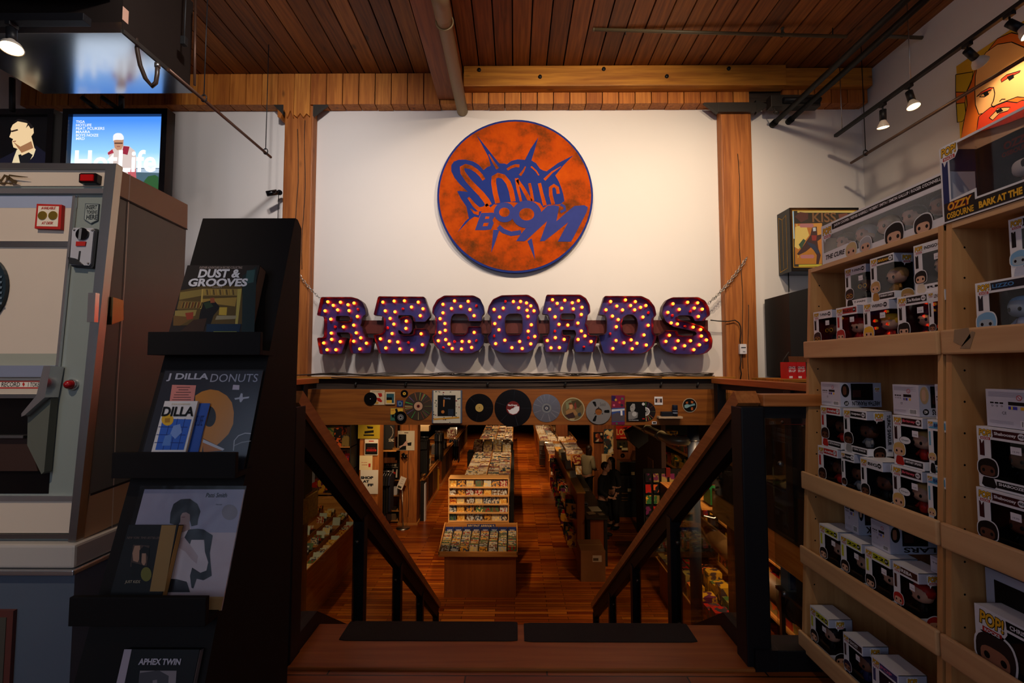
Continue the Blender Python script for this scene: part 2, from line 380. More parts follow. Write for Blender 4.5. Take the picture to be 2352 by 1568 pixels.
OAK = wood('handrail_oak', (168, 98, 46), (196, 124, 66), 1, 0.4, 1.2)
OAKX = wood('handrail_oak_x', (168, 98, 46), (196, 124, 66), 0, 0.4, 1.2)
BIRCH = wood('birch_ply', (194, 146, 100), (220, 176, 126), 1, 0.5, 0.5)
BIRCHZ = wood('birch_ply_upright', (182, 128, 76), (208, 158, 102), 2, 0.5, 0.6)
BINW = wood('bin_ply', (176, 112, 52), (206, 144, 76), 0, 0.5, 0.6)
BINY = wood('bin_ply_y', (170, 104, 46), (200, 134, 66), 1, 0.5, 0.6)
BLKSTEEL = mat('black_steel', (16, 17, 21), 0.5, var=0.1, spec=0.3)
BLK = mat('matt_black', (14, 14, 15), 0.6, var=0.1)
BLKG = mat('gloss_black', (9, 9, 11), 0.2, var=0.1)
CHROME = mat('chrome', (205, 205, 208), 0.2, 0.85, var=0.03)
DKC = mat('dark_chrome', (96, 94, 92), 0.3, 0.9)
STEEL = mat('brushed_steel', (170, 168, 164), 0.32, 1.0, var=0.08)
GALV = mat('galvanised_sheet', (168, 174, 182), 0.17, 1.0, var=0.10, scale=3, bump=0.03)
PWHITE = mat('print_white', (226, 226, 232), 0.4, var=0.02)
PBLACK = mat('print_black', (12, 12, 13), 0.55, var=0.05, spec=0.2)
GLASS = clear('rail_glass', (0.80, 0.84, 0.80), 0.35)
PANE = clear('clear_window', (0.90, 0.90, 0.92), 0.25)
def K(r, g, b, rough=0.5): return mat('ink_%d_%d_%d' % (r, g, b), (r, g, b), rough, var=0.05, spec=0.25)
# ================================================================ THE SETTING
UF = planks('upper_floor_boards', [(124,60,20), (152,80,28), (108,50,16), (140,70,24)], 0.95, 0.085, 0, 0.42)
LF = planks('lower_floor_boards', [(140,56,12), (186,92,24), (118,42,10), (206,112,32), (160,70,16)], 0.85, 0.075, 0, 0.30)
STAIR = wood('stair_tread_wood', (136, 72, 26), (166, 96, 38), 0, 0.45, 0.6)
XL, XR, YB, YW = -5.6, 3.98, -3.2, 5.1       # upper room
WELL = (-2.15, 2.15, 2.38)                   # the stair well: left, right, front
m = MB(); m.box(XL, XR, YB, 2.06, -0.25, 0, UF); m.box(XL, WELL[0], 2.06, YW-0.05, -0.25, 0, UF); m.box(WELL[1], XR, 2.06, YW-0.05, -0.25, 0, UF)
m.box(WELL[0], -1.02, 2.06, 2.12, -0.25, 0, UF); m.box(1.07, WELL[1], 2.06, 2.12, -0.25, 0, UF)
struct(m.build('floor'))
m = MB(); m.box(-6.0, 6.0, 2.6, 34, LZ-0.1, LZ, LF); struct(m.build('floor_lower'))
# upper walls
m = MB(); m.box(XL, -2.3, YW, YW+0.2, 0, 4.63, WHITE); m.box(-2.3, 2.3, YW, YW+0.2, 1.2, 4.63, WHITE); m.box(2.3, XR, YW, YW+0.2, 0, 4.63, WHITE)
struct(m.build('wall_front'))
m = MB(); m.box(XR, XR+0.2, YB, YW+0.2, 0, 4.8, WHITE); struct(m.build('wall_right'))
m = MB(); m.box(XL-0.2, XL, YB, YW+0.2, 0, 4.8, WHITE); struct(m.build('wall_left'))
m = MB(); m.box(XL-0.2, XR+0.2, YB-0.2, YB, 0, 4.8, WHITE); struct(m.build('wall_back'))
# ceiling of planks, each board its own box, one mesh
m = MB(); x = XL; i = 0; rr = random.Random(3)
while x < XR:
    wd = 0.186; y = YB
    m.box(x+0.007, min(x+wd-0.007, XR), YB, YW, 4.63 + rr.random()*0.006, 4.70, PINE[rr.randrange(4)]); x += wd
m.box(XL, XR, YB, YW+0.1, 4.70, 4.78, PBLACK)
struct(m.build('ceiling'))
# lower shell
DK = mat('dark_brown_wall', (58, 30, 16), 0.75); LWALL = wood('lower_wall_wood', (96, 46, 18), (130, 70, 30), 2, 0.6)
m = MB(); m.box(-5.2, -5.05, 2.6, 34, LZ, 1.0, DK); struct(m.build('wall_lower_left'))
m = MB(); m.box(4.75, 4.9, 2.6, 34, LZ, 1.0, DK); struct(m.build('wall_lower_right'))
m = MB(); m.box(-5.2, 4.9, 33.8, 34, LZ, 1.0, DK); struct(m.build('wall_lower_back'))
m = MB(); m.box(-5.2, 4.9, 2.6, 2.75, LZ, -0.26, DK); struct(m.build('wall_lower_front'))
m = MB(); m.box(-5.2, 4.9, YW+0.2, 34, 1.0, 1.1, DK); struct(m.build('ceiling_lower'))
# beam over the opening, dark header, ledge
m = MB(); m.box(-2.27, 2.31, 4.98, 5.22, 0.69, 1.075, LBEAM); tag(m.build('wooden_beam'), 'long brown wooden beam hung with records, over the stair opening', 'beam')
m = MB(); rr = random.Random(5); x = -2.6
CHAR = wood('charred_wood', (34, 26, 22), (66, 52, 42), 0, 0.7, 0.8)
m.box(-2.6, 2.6, 5.02, 5.14, 1.075, 1.19, CHAR)
for xx in (-1.75, -1.2, -0.3, 0.55, 1.6, 2.0): m.tube([(xx, 5.02, 1.10), (xx, 5.0, 1.12), (xx+.01, 5.01, 1.15)], 0.012, BLK, 6)
struct(m.build('trim_1'))
m = MB(); m.box(-2.58, 2.40, 4.97, 5.12, 1.19, 1.212, BEAMW); struct(m.build('trim_2'))
# timber posts
def post(name, x0, x1, split, label, ztop):
    m = MB(); m.box(x0, x1, 4.99, 5.10, LZ, ztop, POSTW, 0.012)
    for (sx, z0, z1) in split:      # drying cracks
        pts = [(sx + 0.012*math.sin(z*5+sx*9), 4.9885, z) for z in [z0+(z1-z0)*k/9 for k in range(10)]]
        m.tube(pts, 0.004, CHAR, 5)
    return tag(m.build('timber_post'), label, 'post')
post('p', -2.60, -2.275, [(-2.44, 1.3, 4.0), (-2.36, 2.4, 4.1)], 'square timber post at the left edge of the white wall panel', 4.28)
post('p', 2.32, 2.66, [(2.50, 1.3, 3.7), (2.56, 0.9, 2.0)], 'square timber post with a chain and cable, right edge of the wall panel', 4.28)
# boards along the top of the wall
m = MB(); rr = random.Random(11); x = XL; k = 0
while x < XR-0.05:
    x1 = min(x+0.183, XR-0.02); xm = (x+x1)/2
    zb = 4.27
    if -2.62 < xm < -2.26: zb = 4.10 + rr.random()*0.04
    if zb < 4.2:                 # ragged splintered ends over the left post
        n = 5; pts = [(x+0.003, 4.63), (x1-0.003, 4.63)] + [(x1-0.003 - (x1-x-0.006)*j/n, zb + (0.09 if j % 2 else -0.02)*rr.random()) for j in range(n+1)]
        m.slab(Fr((0, 4.97, 0)), [(a, b) for a, b in pts], -0.13, 0.004, PINEV[rr.randrange(3)])
    elif 2.62 < xm < 2.95: pass
    else: m.box(x+0.005, x1-0.005, 4.965+rr.random()*0.004, YW, zb + rr.random()*0.006, 4.63, PINEV[rr.randrange(3)])
    x = x1
m.box(XL, XR-0.02, 5.0, YW, 4.30, 4.63, CHAR)
struct(m.build('trim_3'))
m = MB(); m.box(-0.56, 2.98, 4.84, 4.964, 4.40, 4.63, BEAMW, 0.008)
b = m.build('bolted_beam'); tag(b, 'long horizontal timber beam with round bolts under the ceiling, right of the pipe', 'beam')
m = MB()
for x, z in ((0.28, 4.50), (-0.39, 4.58), (0.98, 4.585), (1.67, 4.50), (2.35, 4.585)): m.lathe([(0, 0.012), (0.02, 0.012), (0.022, 0), (0.022, -0.01)], (x, 4.84, z), BLKSTEEL, (0, -1, 0), 12)
m.build('bolt_heads', b)['kind'] = 'stuff'
m = MB(); m.box(2.98, XR-0.03, 4.88, 4.964, 4.42, 4.62, BEAMW, 0.008); tag(m.build('timber_beam'), 'short dark timber beam in the corner beside the right wall', 'beam')
m = MB(); m.box(-0.86, -0.58, 1.5, 4.96, 4.32, 4.628, wood('joist_wood', (112, 56, 22), (150, 84, 36), 1, 0.6, 0.8, knots=0.4), 0.006); tag(m.build('ceiling_joist'), 'dark ceiling joist running back beside the tan pipe', 'joist')
# steel post caps
IRON = mat('dark_iron_plate', (62, 58, 54), 0.5, 0.5, var=0.2)
m = MB(); m.box(2.27, 2.70, 4.945, 4.985, 4.16, 4.27, IRON, 0.004)
fr = Fr((0, 4.96, 0)); m.slab(fr, [(2.12, 4.27), (2.27, 4.27), (2.27, 4.15)], -0.03, 0.01, IRON); m.slab(fr, [(2.70, 4.30), (2.84, 4.24), (2.70, 4.14)], -0.03, 0.01, IRON)
tag(m.build('post_bracket'), 'dark steel bracket capping the right timber post', 'bracket')
m = MB(); m.slab(fr, [(-2.72, 4.27), (-2.605, 4.27), (-2.605, 4.15)], -0.04, -0.005, IRON); tag(m.build('post_bracket'), 'dark triangular steel gusset on the left side of the left timber post', 'bracket')
m = MB(); m.slab(fr, [(-2.27, 4.27), (-2.11, 4.27), (-2.27, 4.14)], -0.04, -0.005, IRON); tag(m.build('post_bracket'), 'dark triangular steel gusset on the right side of the left timber post', 'bracket')
# cables lying on the ledge
CAB = mat('grey_cable', (72, 64, 58), 0.5); CABB = mat('black_cable', (16, 15, 15), 0.5)
m = MB(); rr = random.Random(2)
for k in range(7):
    ph = rr.random()*6; y = 4.985+rr.random()*0.07
    m.tube([(-2.5+i*0.12, y+0.01*math.sin(i*0.9+ph), 1.222+0.012*k/3+0.011*math.sin(i*(0.5+0.12*k)+ph)) for i in range(40)], 0.0045, CAB if k % 3 else CABB, 5)
m.tube([(-2.0+i*0.2, 4.965, 1.205-0.05*math.sin(PI*i/18)) for i in range(19)], 0.004, CAB, 5)
for x0 in (0.7, -0.75): m.tube([(x0+0.05*math.cos(a*0.8)*(1+a*.05), 5.0+0.02*math.sin(a*.8), 1.235+0.008*(a % 3)) for a in range(22)], 0.004, CAB, 5)
tag(m.build('cable_bundle'), 'tangle of thin cables lying along the ledge under the white wall', 'cables', kind='stuff')
# ================================================================ STAIRS
m = MB(); m.box(-1.0, 1.05, 2.06, 2.40, -0.045, 0.012, STAIR, 0.006)
top = m.build('stair_landing_board'); tag(top, 'wide brown wooden board at the top of the stairs', 'step')
GRIP = mat('grip_mat', (32, 26, 22), 0.95, bump=0.6, scale=300)
for (a, b, c, d, lab) in (((805,1427),(1189,1430),(1189,1475),(777,1471), 'dark rectangular grip strip on the left of the top step'), ((1203,1431),(1563,1434),(1618,1475),(1204,1474), 'dark rectangular grip strip on the right of the top step')):
    P = [atZ(*q, 0.012) for q in (a, b, c, d)]; x0 = (P[0].x+P[3].x)/2; x1 = (P[1].x+P[2].x)/2; y1 = P[0].y; y0 = P[3].y
    q = soft(rect(x0, y0, x1, y1), 0.04, 2)
    m = MB(); m.slab(Fr((0, 0, 0.012), (1,0,0), (0,1,0)), q, 0.0, 0.003, GRIP); tag(m.build('grip_strip'), lab, 'grip strip', 'grip strips on the top step')
NS = 15; rise = -LZ/NS; run = 0.252
for k in range(1, NS):
    m = MB(); y0 = 2.40+(k-1)*run
    m.box(-0.98, 1.03, y0-0.02, y0+run+0.02, -k*rise-0.045, -k*rise, STAIR, 0.005)
    m.box(-0.96, 1.01, y0-0.02, y0-0.005, -k*rise, -(k-1)*rise-0.045, STAIR)
    struct(m.build('trim_stair_%d' % k))
# black curbs / stringers
sl = rise/run
def curb(x0, x1, name, label):
    m = MB(); fr = Fr((x0, 0, 0), (0,1,0), (0,0,1))      # normal +x
    pts = [(2.06, 0.0), (2.06, 0.09), (2.37, 0.09), (2.40+(NS-0.6)*run, 0.09-(NS-0.6)*rise), (2.40+(NS-0.2)*run, LZ), (2.40+(NS-1.6)*run, LZ), (2.36, -0.25), (2.06, -0.25)]
    m.slab(fr, pts, 0, x1-x0, BLKSTEEL); return tag(m.build(name), label, 'stringer')
curb(-1.10, -1.0, 'stair_stringer', 'black steel stringer along the left side of the stairs')
curb(1.05, 1.15, 'stair_stringer', 'black steel stringer along the right side of the stairs')
for x0, x1, lab in ((-2.2, -1.1, 'low black curb left of the stairs along the well edge'), (1.15, 2.2, 'low black curb right of the stairs along the well edge')):
    m = MB(); m.box(x0, x1, 2.06, 2.18, 0.0, 0.09, BLKSTEEL, 0.004); tag(m.build('floor_curb'), lab, 'curb')
# handrails: oak cap on a black steel channel, square steel posts, glass panels
def railside(sx, xc, side):
    t = thing('stair_handrail', 'sloping oak-capped black handrail going down the %s side of the stairs' % side, 'handrail', (xc, 2.14, 0))
    A = Vector((xc, 2.12, 1.185)); B = Vector((xc, 6.28, -1.88)); d = (B-A).normalized(); up = Vector((0, -d.z, d.y)); hw = 0.045
    def beam(lo, hi, hw, mt, a=A, b=B):
        m = MB(); P = []
        for off in (lo, hi):
            for (p, s) in ((a, -1), (a, 1), (b, 1), (b, -1)): P.append(p + up*off + Vector((s*hw, 0, 0)))
        m.hexa(P, mt); return m
    beam(-0.03, 0.035, hw+.006, OAK).build('rail_cap', t)
    beam(-0.14, -0.03, 0.030, mat('rail_black', (9,9,10), .55, spec=.2), A+d*0.15, B).build('steel_channel', t)
    m = MB(); m.box(xc-0.052, xc+0.052, 2.075, 2.175, 0.0, 1.145, BLKSTEEL, 0.006); nw = m.build('newel_post', t)
    ys = [3.14, 4.16, 5.16, 6.2]
    for y in ys:
        zt = A.z + (y-A.y)*(B.z-A.z)/(B.y-A.y) - 0.12; zb = max(LZ, -math.floor((y-2.40)/run+1)*rise)
        m = MB(); m.box(xc-0.038, xc+0.038, y-0.038, y+0.038, zb, zt, BLKSTEEL, 0.004); p = m.build('rail_post', t)
        for dz in (0.18, 0.70):
            for s in (-1, 1):
                m = MB(); m.lathe([(0, 0.05), (0.012, 0.05), (0.014, 0.035), (0.007, 0.03), (0.007, 0)], (xc, y+s*0.03, zb+dz), DKC, (0, s, 0), 10); m.build('glass_clamp', p)
    prev = 2.17
    for y in ys:
        za = A.z + (prev-A.y)*(B.z-A.z)/(B.y-A.y) - 0.2; zb_ = A.z + (y-A.y)*(B.z-A.z)/(B.y-A.y) - 0.2
        la = 0.13 if prev < 2.3 else -(prev-2.4)*sl - 0.02; lb = -(y-2.4)*sl-0.02
        m = MB(); f2 = Fr((xc, 0, 0), (0,1,0), (0,0,1)); m.slab(f2, [(prev+0.05, la), (y-0.05, lb), (y-0.05, zb_), (prev+0.05, za)], -0.005, 0.005, GLASS); m.build('glass_panel', t)
        prev = y
    return t
railside(-1, -1.045, 'left'); railside(1, 1.075, 'right')
def guard(a, b, label, posts, capw=0.09, z=1.2, kick=0.0, gx=None):
    a = Vector(a); b = Vector(b); t = thing('guard_rail', label, 'railing', ((a.x+b.x)/2, (a.y+b.y)/2, 0))
    alongx = abs(b.x-a.x) > abs(b.y-a.y); h = capw/2
    m = MB()
    if alongx: m.box(a.x, b.x, a.y-h, a.y+h, z-0.055, z, OAKX, 0.005)
    else: m.box(a.x-h, a.x+h, a.y, b.y, z-0.055, z, OAK, 0.005)
    m.build('rail_cap', t)
    m = MB()
    if alongx: m.box(a.x, b.x, a.y-.02, a.y+.02, z-0.11, z-0.055, BLKSTEEL)
    else: m.box(a.x-.02, a.x+.02, a.y, b.y, z-0.11, z-0.055, BLKSTEEL)
    m.build('steel_channel', t)
    for p in posts:
        x, y = (p, a.y) if alongx else (a.x, p)
        m = MB(); m.box(x-0.045, x+0.045, y-0.045, y+0.045, 0, z-0.06, BLKSTEEL, 0.005); m.build('rail_post', t)
    P = list(posts); segs = zip(P[:-1], P[1:])
    for p, q in segs:
        m = MB()
        if alongx: m.box(p+0.1, q-0.1, a.y-.005, a.y+.005, 0.12, z-0.14, GLASS)
        else: m.box(a.x-.005, a.x+.005, p+0.1, q-0.1, 0.12, z-0.14, GLASS)
        g = m.build('glass_panel', t)
        for zz in (0.3, z-0.32):
            for s, pp in ((1, p), (-1, q)):
                m = MB(); c = (pp+s*0.13, a.y-0.006, zz) if alongx else (a.x-0.006, pp+s*0.13, zz)
                m.lathe([(0, 0.012), (0.012, 0.012), (0.014, 0), (0.0, 0)], c, DKC, (0,-1,0) if alongx else (-1,0,0), 12); m.build('glass_clamp', g)
    if kick:
        m = MB(); m.box(a.x-0.03, a.x-0.005, a.y, b.y, -0.02, kick, BLKSTEEL) if not alongx else None
        if not alongx: m.build('kick_board', t)
    return t
guard((1.13, 2.13, 0), (2.13, 2.13, 0), 'oak-capped glass railing right of the stair top, running behind the wooden shelves', [1.09, 2.08])
guard((-2.13, 2.13, 0), (-1.10, 2.13, 0), 'oak-capped glass railing left of the stair top, beside the black display stand', [-2.08, -1.06])
guard((2.15, 2.2, 0), (2.15, 4.9, 0), 'far oak-capped railing along the right side of the stair well', [2.3, 3.55, 4.8], kick=0.34)
guard((-2.15, 2.2, 0), (-2.15, 4.9, 0), 'far oak-capped railing along the left side of the stair well', [2.3, 3.5, 4.6], kick=0.34)
m = MB(); m.box(2.13, 2.17, 2.2, 5.0, -0.27, -0.02, wood('edge_joist', (190, 122, 44), (220, 156, 70), 1, 0.6, 0.7, knots=0.4)); tag(m.build('edge_beam'), 'pale yellow timber edging the upper floor, seen through the right railing', 'beam')
m = MB(); m.box(-2.17, -2.13, 2.2, 5.0, -0.27, -0.02, BEAMW); tag(m.build('edge_beam'), 'timber edging the upper floor left of the stair well', 'beam')
# ================================================================ WALL ART: the disc and the marquee
dfr = Fr((0, 5.03, 0))
cxy = dfr.px(1183, 449); rad = (dfr.px(1362, 449)[0]-dfr.px(1004, 449)[0])/2
BLUE = mat('painted_blue', (22, 44, 120), 0.7, var=0.12, scale=14, spec=0.15); BLUE2 = mat('painted_blue_light', (44, 56, 128), 0.7, var=0.12, scale=14, spec=0.15)
m, t, b = nt('orange_sponged_paint'); ORG = m; N = t.nodes; L = t.links
tc = N.new('ShaderNodeTexCoord'); n1 = N.new('ShaderNodeTexNoise'); n1.inputs['Scale'].default_value = 2.3; n1.inputs['Detail'].default_value = 9; n1.inputs['Roughness'].default_value = 0.68
L.new(tc.outputs['Object'], n1.inputs['Vector']); r1 = N.new('ShaderNodeValToRGB'); e = r1.color_ramp.elements
e[0].position = 0.33; e[0].color = lin((70, 44, 20)); e[1].position = 0.72; e[1].color = lin((200, 84, 4)); q = e.new(0.42); q.color = lin((120, 54, 12)); q = e.new(0.52); q.color = lin((176, 66, 4))
L.new(n1.outputs['Fac'], r1.inputs[0]); L.new(r1.outputs[0], b.inputs['Base Color']); b.inputs['Roughness'].default_value = 0.8; b.inputs['Specular IOR Level'].default_value = 0.1
t = thing('round_wall_painting', 'large round orange wall painting with a blue comic-style shop logo', 'painting', (cxy[0], 5.05, cxy[1]-rad))
mb = MB(); mb.slab(dfr, circ(cxy[0], cxy[1], rad, 72), -0.045, 0.0, BLUE); mb.build('blue_rim', t)
mb = MB(); mb.slab(dfr, circ(cxy[0], cxy[1], rad*0.975, 72), 0.0, 0.002, ORG)
def c6(P): return dfr.pts([(980+x/3.92, 250+y/3.92) for x, y in P])
cloud = [(222,560),(222,510),(245,475),(290,458),(350,458),(420,475),(470,505),(512,552),(545,525),(578,512),(555,430),(450,237),(600,425),(655,493),(700,493),(722,500),(760,470),(820,455),(885,460),(935,360),(1005,258),(975,360),(943,465),(985,490),(1020,540),(1050,556),(1080,563),(1180,490),(1318,420),(1230,510),(1158,600),(1190,655),(1215,720),(1232,780),(1240,830),(1205,855),(1165,862),(1095,862),(1050,890),(1020,850),(980,835),(900,830),(840,850),(790,840),(700,840),(640,862),(608,858),(560,900),(500,915),(490,935),(470,980),(430,970),(385,1000),(280,1110),(345,1015),(380,985),(358,880),(310,810),(275,742),(300,740),(372,748),(300,680),(250,620)]
mb.flat(dfr, c6(cloud), 0.0030, BLUE)
for P, w0, w1 in [([(515,640),(490,600),(450,560),(400,528),(350,515),(318,530),(325,575),(370,640),(430,705),(490,765),(540,830),(560,870)], 30, 60),
                  ([(560,870),(520,900),(470,905),(430,870),(400,830),(375,798)], 55, 20),
                  ([(640,850),(618,760),(603,670),(606,618),(640,598),(690,610),(735,665),(762,740),(780,835)], 46, 46),
                  ([(810,625),(822,720),(850,835)], 34, 22), ([(815,640),(870,720),(935,835)], 26, 40), ([(925,670),(940,740),(955,830)], 26, 30),
                  ([(1015,670),(1035,760),(1065,870)], 30, 34), ([(1185,765),(1175,710),(1145,690),(1115,710),(1118,780),(1140,860)], 30, 34),
                  ([(725,548),(760,525),(800,512),(835,515)], 22, 30), ([(560,410),(600,480),(640,540)], 8, 30), ([(890,520),(870,560),(840,600)], 10, 26), ([(940,520),(985,560),(1010,600)], 16, 12), ([(1210,520),(1130,570),(1060,640)], 6, 26),
                  ([(395,900),(430,935),(470,940)], 10, 36)]:
    mb.stroke(dfr, c6(P), w0/3.92*5.03/F, 0.0040, ORG, w1/3.92*5.03/F)
for P in ([(490,938),(600,935),(622,960),(592,1000),(604,1030),(580,1085),(520,1092),(436,1092)], [(600,1090),(655,1088),(618,1200),(582,1292)], [(908,1192),(945,1165),(962,1250),(976,1356)],
          [(1090,872),(1150,868),(1192,878),(1168,1012),(1250,940),(1330,875),(1420,868),(1450,885),(1440,930),(1300,1196),(1180,1195),(1275,1020),(1150,1120),(1060,1190),(1020,1192),(1085,1010),(900,1180),(880,1192),(805,1190),(870,1100),(980,980)]):
    mb.flat(dfr, c6(P), 0.0036 if P[0][0] == 1 else 0.0046, BLUE2)
mb.stroke(dfr, c6([(645,1060),(690,1100),(760,1125),(850,1112)]), 0.052, 0.0044, BLUE2)
mb.stroke(dfr, c6([(1205,860),(1240,880),(1245,910),(1205,930)]), 0.03, 0.0044, BLUE2)
for (x, y, a1, b1, a2, b2) in ((700, 932, 95, 90, 48, 42), (900, 950, 134, 124, 68, 56)):
    mb.flat(dfr, c6(circ(x, y, a1, 30, b1)), 0.0050+x*1e-6, BLUE2); mb.flat(dfr, c6(circ(x, y, a2, 24, b2)), 0.0062, ORG)
mb.flat(dfr, c6([(530,970),(565,970),(560,990),(525,992)]), 0.0052, ORG); mb.flat(dfr, c6([(515,1028),(560,1026),(548,1056),(505,1058)]), 0.0052, ORG)
mb.build('painted_disc', t)
# marquee letters
c7 = lambda P: [(640+x/4.2, 560+y/4.2) for x, y in P]
c8 = lambda P: [(1180+x/4.055, 560+y/4.055) for x, y in P]
LT = [('R', c7([(410,515),(700,515),(760,530),(808,565),(832,620),(840,678),(812,695),(800,720),(797,765),(783,787),(805,805),(818,845),(832,890),(845,905),(908,908),(885,1050),(700,1055),(683,1000),(680,950),(692,905),(690,870),(672,852),(560,850),(562,880),(590,903),(657,908),(605,1058),(400,1060),(373,908),(430,905),(440,885),(442,720),(432,695),(372,687)]),
       [c7([(552,692),(670,692),(690,706),(692,735),(672,750),(552,750)])],
       c7([(474,558),(596,562),(727,570),(527,592),(669,586),(569,636),(679,643),(448,645),(759,699),(503,725),(724,783),(625,799),(508,860),(748,857),(791,905),(511,920),(724,938),(594,942),(435,955),(846,957),(467,1020),(552,1020),(782,1012)]), c7([(764,628),(542,798)])),
      ('E', c7([(962,508),(1405,512),(1462,690),(1415,748),(1305,748),(1300,704),(1280,686),(1152,686),(1152,728),(1178,714),(1200,700),(1262,700),(1286,745),(1286,830),(1264,862),(1200,862),(1176,836),(1152,825),(1152,862),(1180,880),(1288,880),(1303,860),(1306,818),(1420,818),(1462,888),(1405,1058),(970,1055),(915,878),(985,868),(1008,850),(1016,820),(1016,720),(1006,700),(985,688),(918,685)]), [],
       c7([(1005,561),(1114,551),(1213,548),(1346,561),(1281,608),(1392,625),(1028,645),(1122,654),(1366,691),(1075,718),(1231,744),(1111,773),(1227,814),(1094,864),(1374,866),(981,915),(1068,937),(1149,945),(1386,971),(1033,1003),(1169,1012),(1285,1021)]), c7([(1197,625),(1048,807),(1250,949)])),
      ('C', c7([(1600,500),(1880,500),(1940,530),(1975,600),(1983,670),(1960,690),(1957,742),(1830,742),(1825,700),(1800,672),(1690,672),(1665,700),(1655,770),(1660,850),(1685,878),(1790,878),(1818,855),(1828,797),(1950,797),(1956,870),(1983,885),(1975,960),(1935,1020),(1860,1052),(1620,1050),(1540,1010),(1490,940),(1484,890),(1510,870),(1518,780),(1514,700),(1484,665),(1490,610),(1530,540)]), [],
       c7([(1696,549),(1828,553),(1585,582),(1756,602),(1667,622),(1845,632),(1585,664),(1885,691),(1557,720),(1603,767),(1607,833),(1555,853),(1886,853),(1611,922),(1540,933),(1769,940),(1838,941),(1643,965),(1861,998),(1674,1008),(1763,1013)]), c7([(1908,595),(1697,940),(1908,931),(1586,1000)])),
      ('O', c7([(2015,662),(2030,600),(2070,535),(2150,498)]) + c8([(130,475),(190,510),(226,570),(242,640),(222,665),(218,720),(222,810),(242,838),(226,910),(190,975),(130,1010)]) + c7([(2150,1048),(2070,1010),(2025,940),(2016,885),(2050,850),(2055,780),(2050,700)]),
       [c7([(2180,770),(2186,700),(2218,672)]) + c8([(40,645),(72,655),(83,690),(83,805),(70,836),(40,845)]) + c7([(2220,877),(2190,855)])],
       c7([(2265,555),(2078,631),(2167,618),(2131,704),(2085,768),(2125,827),(2182,928),(2093,961),(2250,1000)]) + c8([(64,535),(119,549),(159,576),(46,594),(124,617),(189,622),(133,674),(164,752),(135,812),(196,861),(55,908),(159,930),(79,973)]), c7([(2187,552),(2078,887)]) + c8([(136,872)])),
      ('R', c8([(308,475),(620,475),(672,508),(705,570),(711,638),(685,662),(680,715),(668,742),(690,770),(698,838),(715,855),(780,857),(745,1005),(575,1005),(558,950),(565,885),(585,840),(572,800),(450,797),(450,835),(468,853),(530,857),(495,1005),(300,1005),(268,857),(322,850),(335,820),(335,690),(322,655),(268,650)]),
       [c8([(440,645),(560,645),(577,658),(577,695),(560,706),(440,704)])],
       c8([(362,519),(476,524),(603,528),(405,553),(546,547),(448,598),(556,604),(636,589),(334,608),(386,678),(630,656),(422,748),(504,755),(598,736),(630,810),(664,856),(388,872),(470,888),(600,889),(313,899),(721,908),(347,967),(426,965)]), c8([(384,810),(655,960)])),
      ('D', c8([(848,487),(1190,488),(1260,520),(1310,585),(1327,660),(1300,690),(1300,820),(1327,860),(1305,940),(1250,1000),(1190,1020),(840,1018),(788,850),(848,843),(868,820),(870,700),(853,660),(795,655)]),
       [c8([(1003,740),(1020,685),(1055,655),(1110,655),(1147,690),(1160,750),(1147,820),(1110,850),(1060,850),(1020,820)])],
       c8([(903,536),(1041,521),(1133,537),(961,578),(1089,573),(1231,573),(1182,590),(860,613),(1014,614),(1127,613),(920,671),(1204,680),(974,704),(1253,757),(956,771),(1214,847),(1094,893),(954,900),(1027,920),(1148,924),(1235,941),(925,973),(1104,975)]), c8([(1258,639),(899,835)])),
      ('S', c8([(1480,500),(1720,498),(1780,530),(1815,590),(1827,660),(1785,692),(1780,714),(1690,717),(1665,672),(1620,662),(1540,664),(1520,682),(1542,708),(1640,732),(1760,768),(1825,825),(1850,900),(1842,965),(1800,1010),(1740,1027),(1500,1022),(1420,1000),(1368,950),(1346,855),(1390,830),(1410,805),(1522,808),(1536,850),(1580,858),(1690,856),(1710,838),(1690,812),(1600,792),(1490,770),(1420,722),(1383,650),(1393,580),(1430,522)]), [],
       c8([(1484,557),(1620,543),(1713,548),(1542,609),(1682,597),(1756,607),(1436,637),(1720,675),(1467,735),(1525,745),(1672,774),(1741,797),(1450,850),(1748,857),(1795,894),(1418,907),(1531,901),(1647,901),(1592,948),(1730,939),(1503,970),(1678,984)]), c8([(1647,629),(1481,664),(1597,766)]))]
SHEET = mat('letter_plate_blue', (34, 42, 112), 0.42, 0.3, var=0.3, scale=9); RIM = mat('letter_rim', (62, 18, 20), 0.4, 0.3, var=0.4, scale=9)
BARW = mat('sign_board_red_brown', (92, 26, 14), 0.5, var=0.15)
BULB = glow('lit_bulb_core', (255, 178, 44), 3.0); BULBR = glow('lit_bulb_skirt', (255, 40, 10), 17.0); DEAD = mat('unlit_red_bulb', (190, 24, 18), 0.25)
mfr = Fr((0, 4.88, 0))           # front edge of the letters
a = mfr.px(740, 735); b2 = mfr.px(1634, 767)
sign = thing('marquee_sign', 'wall sign of seven blue metal letters dotted with glowing bulbs, hung on chains', 'sign', ((a[0]+b2[0])/2, 5.0, mfr.px(1180, 812)[1]))
mb = MB(); mb.box(a[0], b2[0]+0.01, 4.985, 5.02, mfr.px(1180, 764)[1], mfr.px(1180, 733)[1], BARW); bo = mb.build('backboard', sign)
b0 = MB(); b0.lathe([(0.0095, 0), (0.0140, 0.010), (0.0172, 0.022), (0.0160, 0.032), (0.0145, 0.036)], (0,0,0), BULBR, (0,-1,0), 12); b0.ball((0,-0.036,0), 0.0145, 0.013, 0.0145, BULB, 12, 8)
BLT = b0.build('bulb', local=True); BMESH = BLT.data; bpy.data.objects.remove(BLT)
b0 = MB(); b0.ball((0,-0.022,0), 0.0155, 0.019, 0.0155, DEAD, 10, 6)
q = b0.build('bulb', local=True); DMESH = q.data; bpy.data.objects.remove(q)
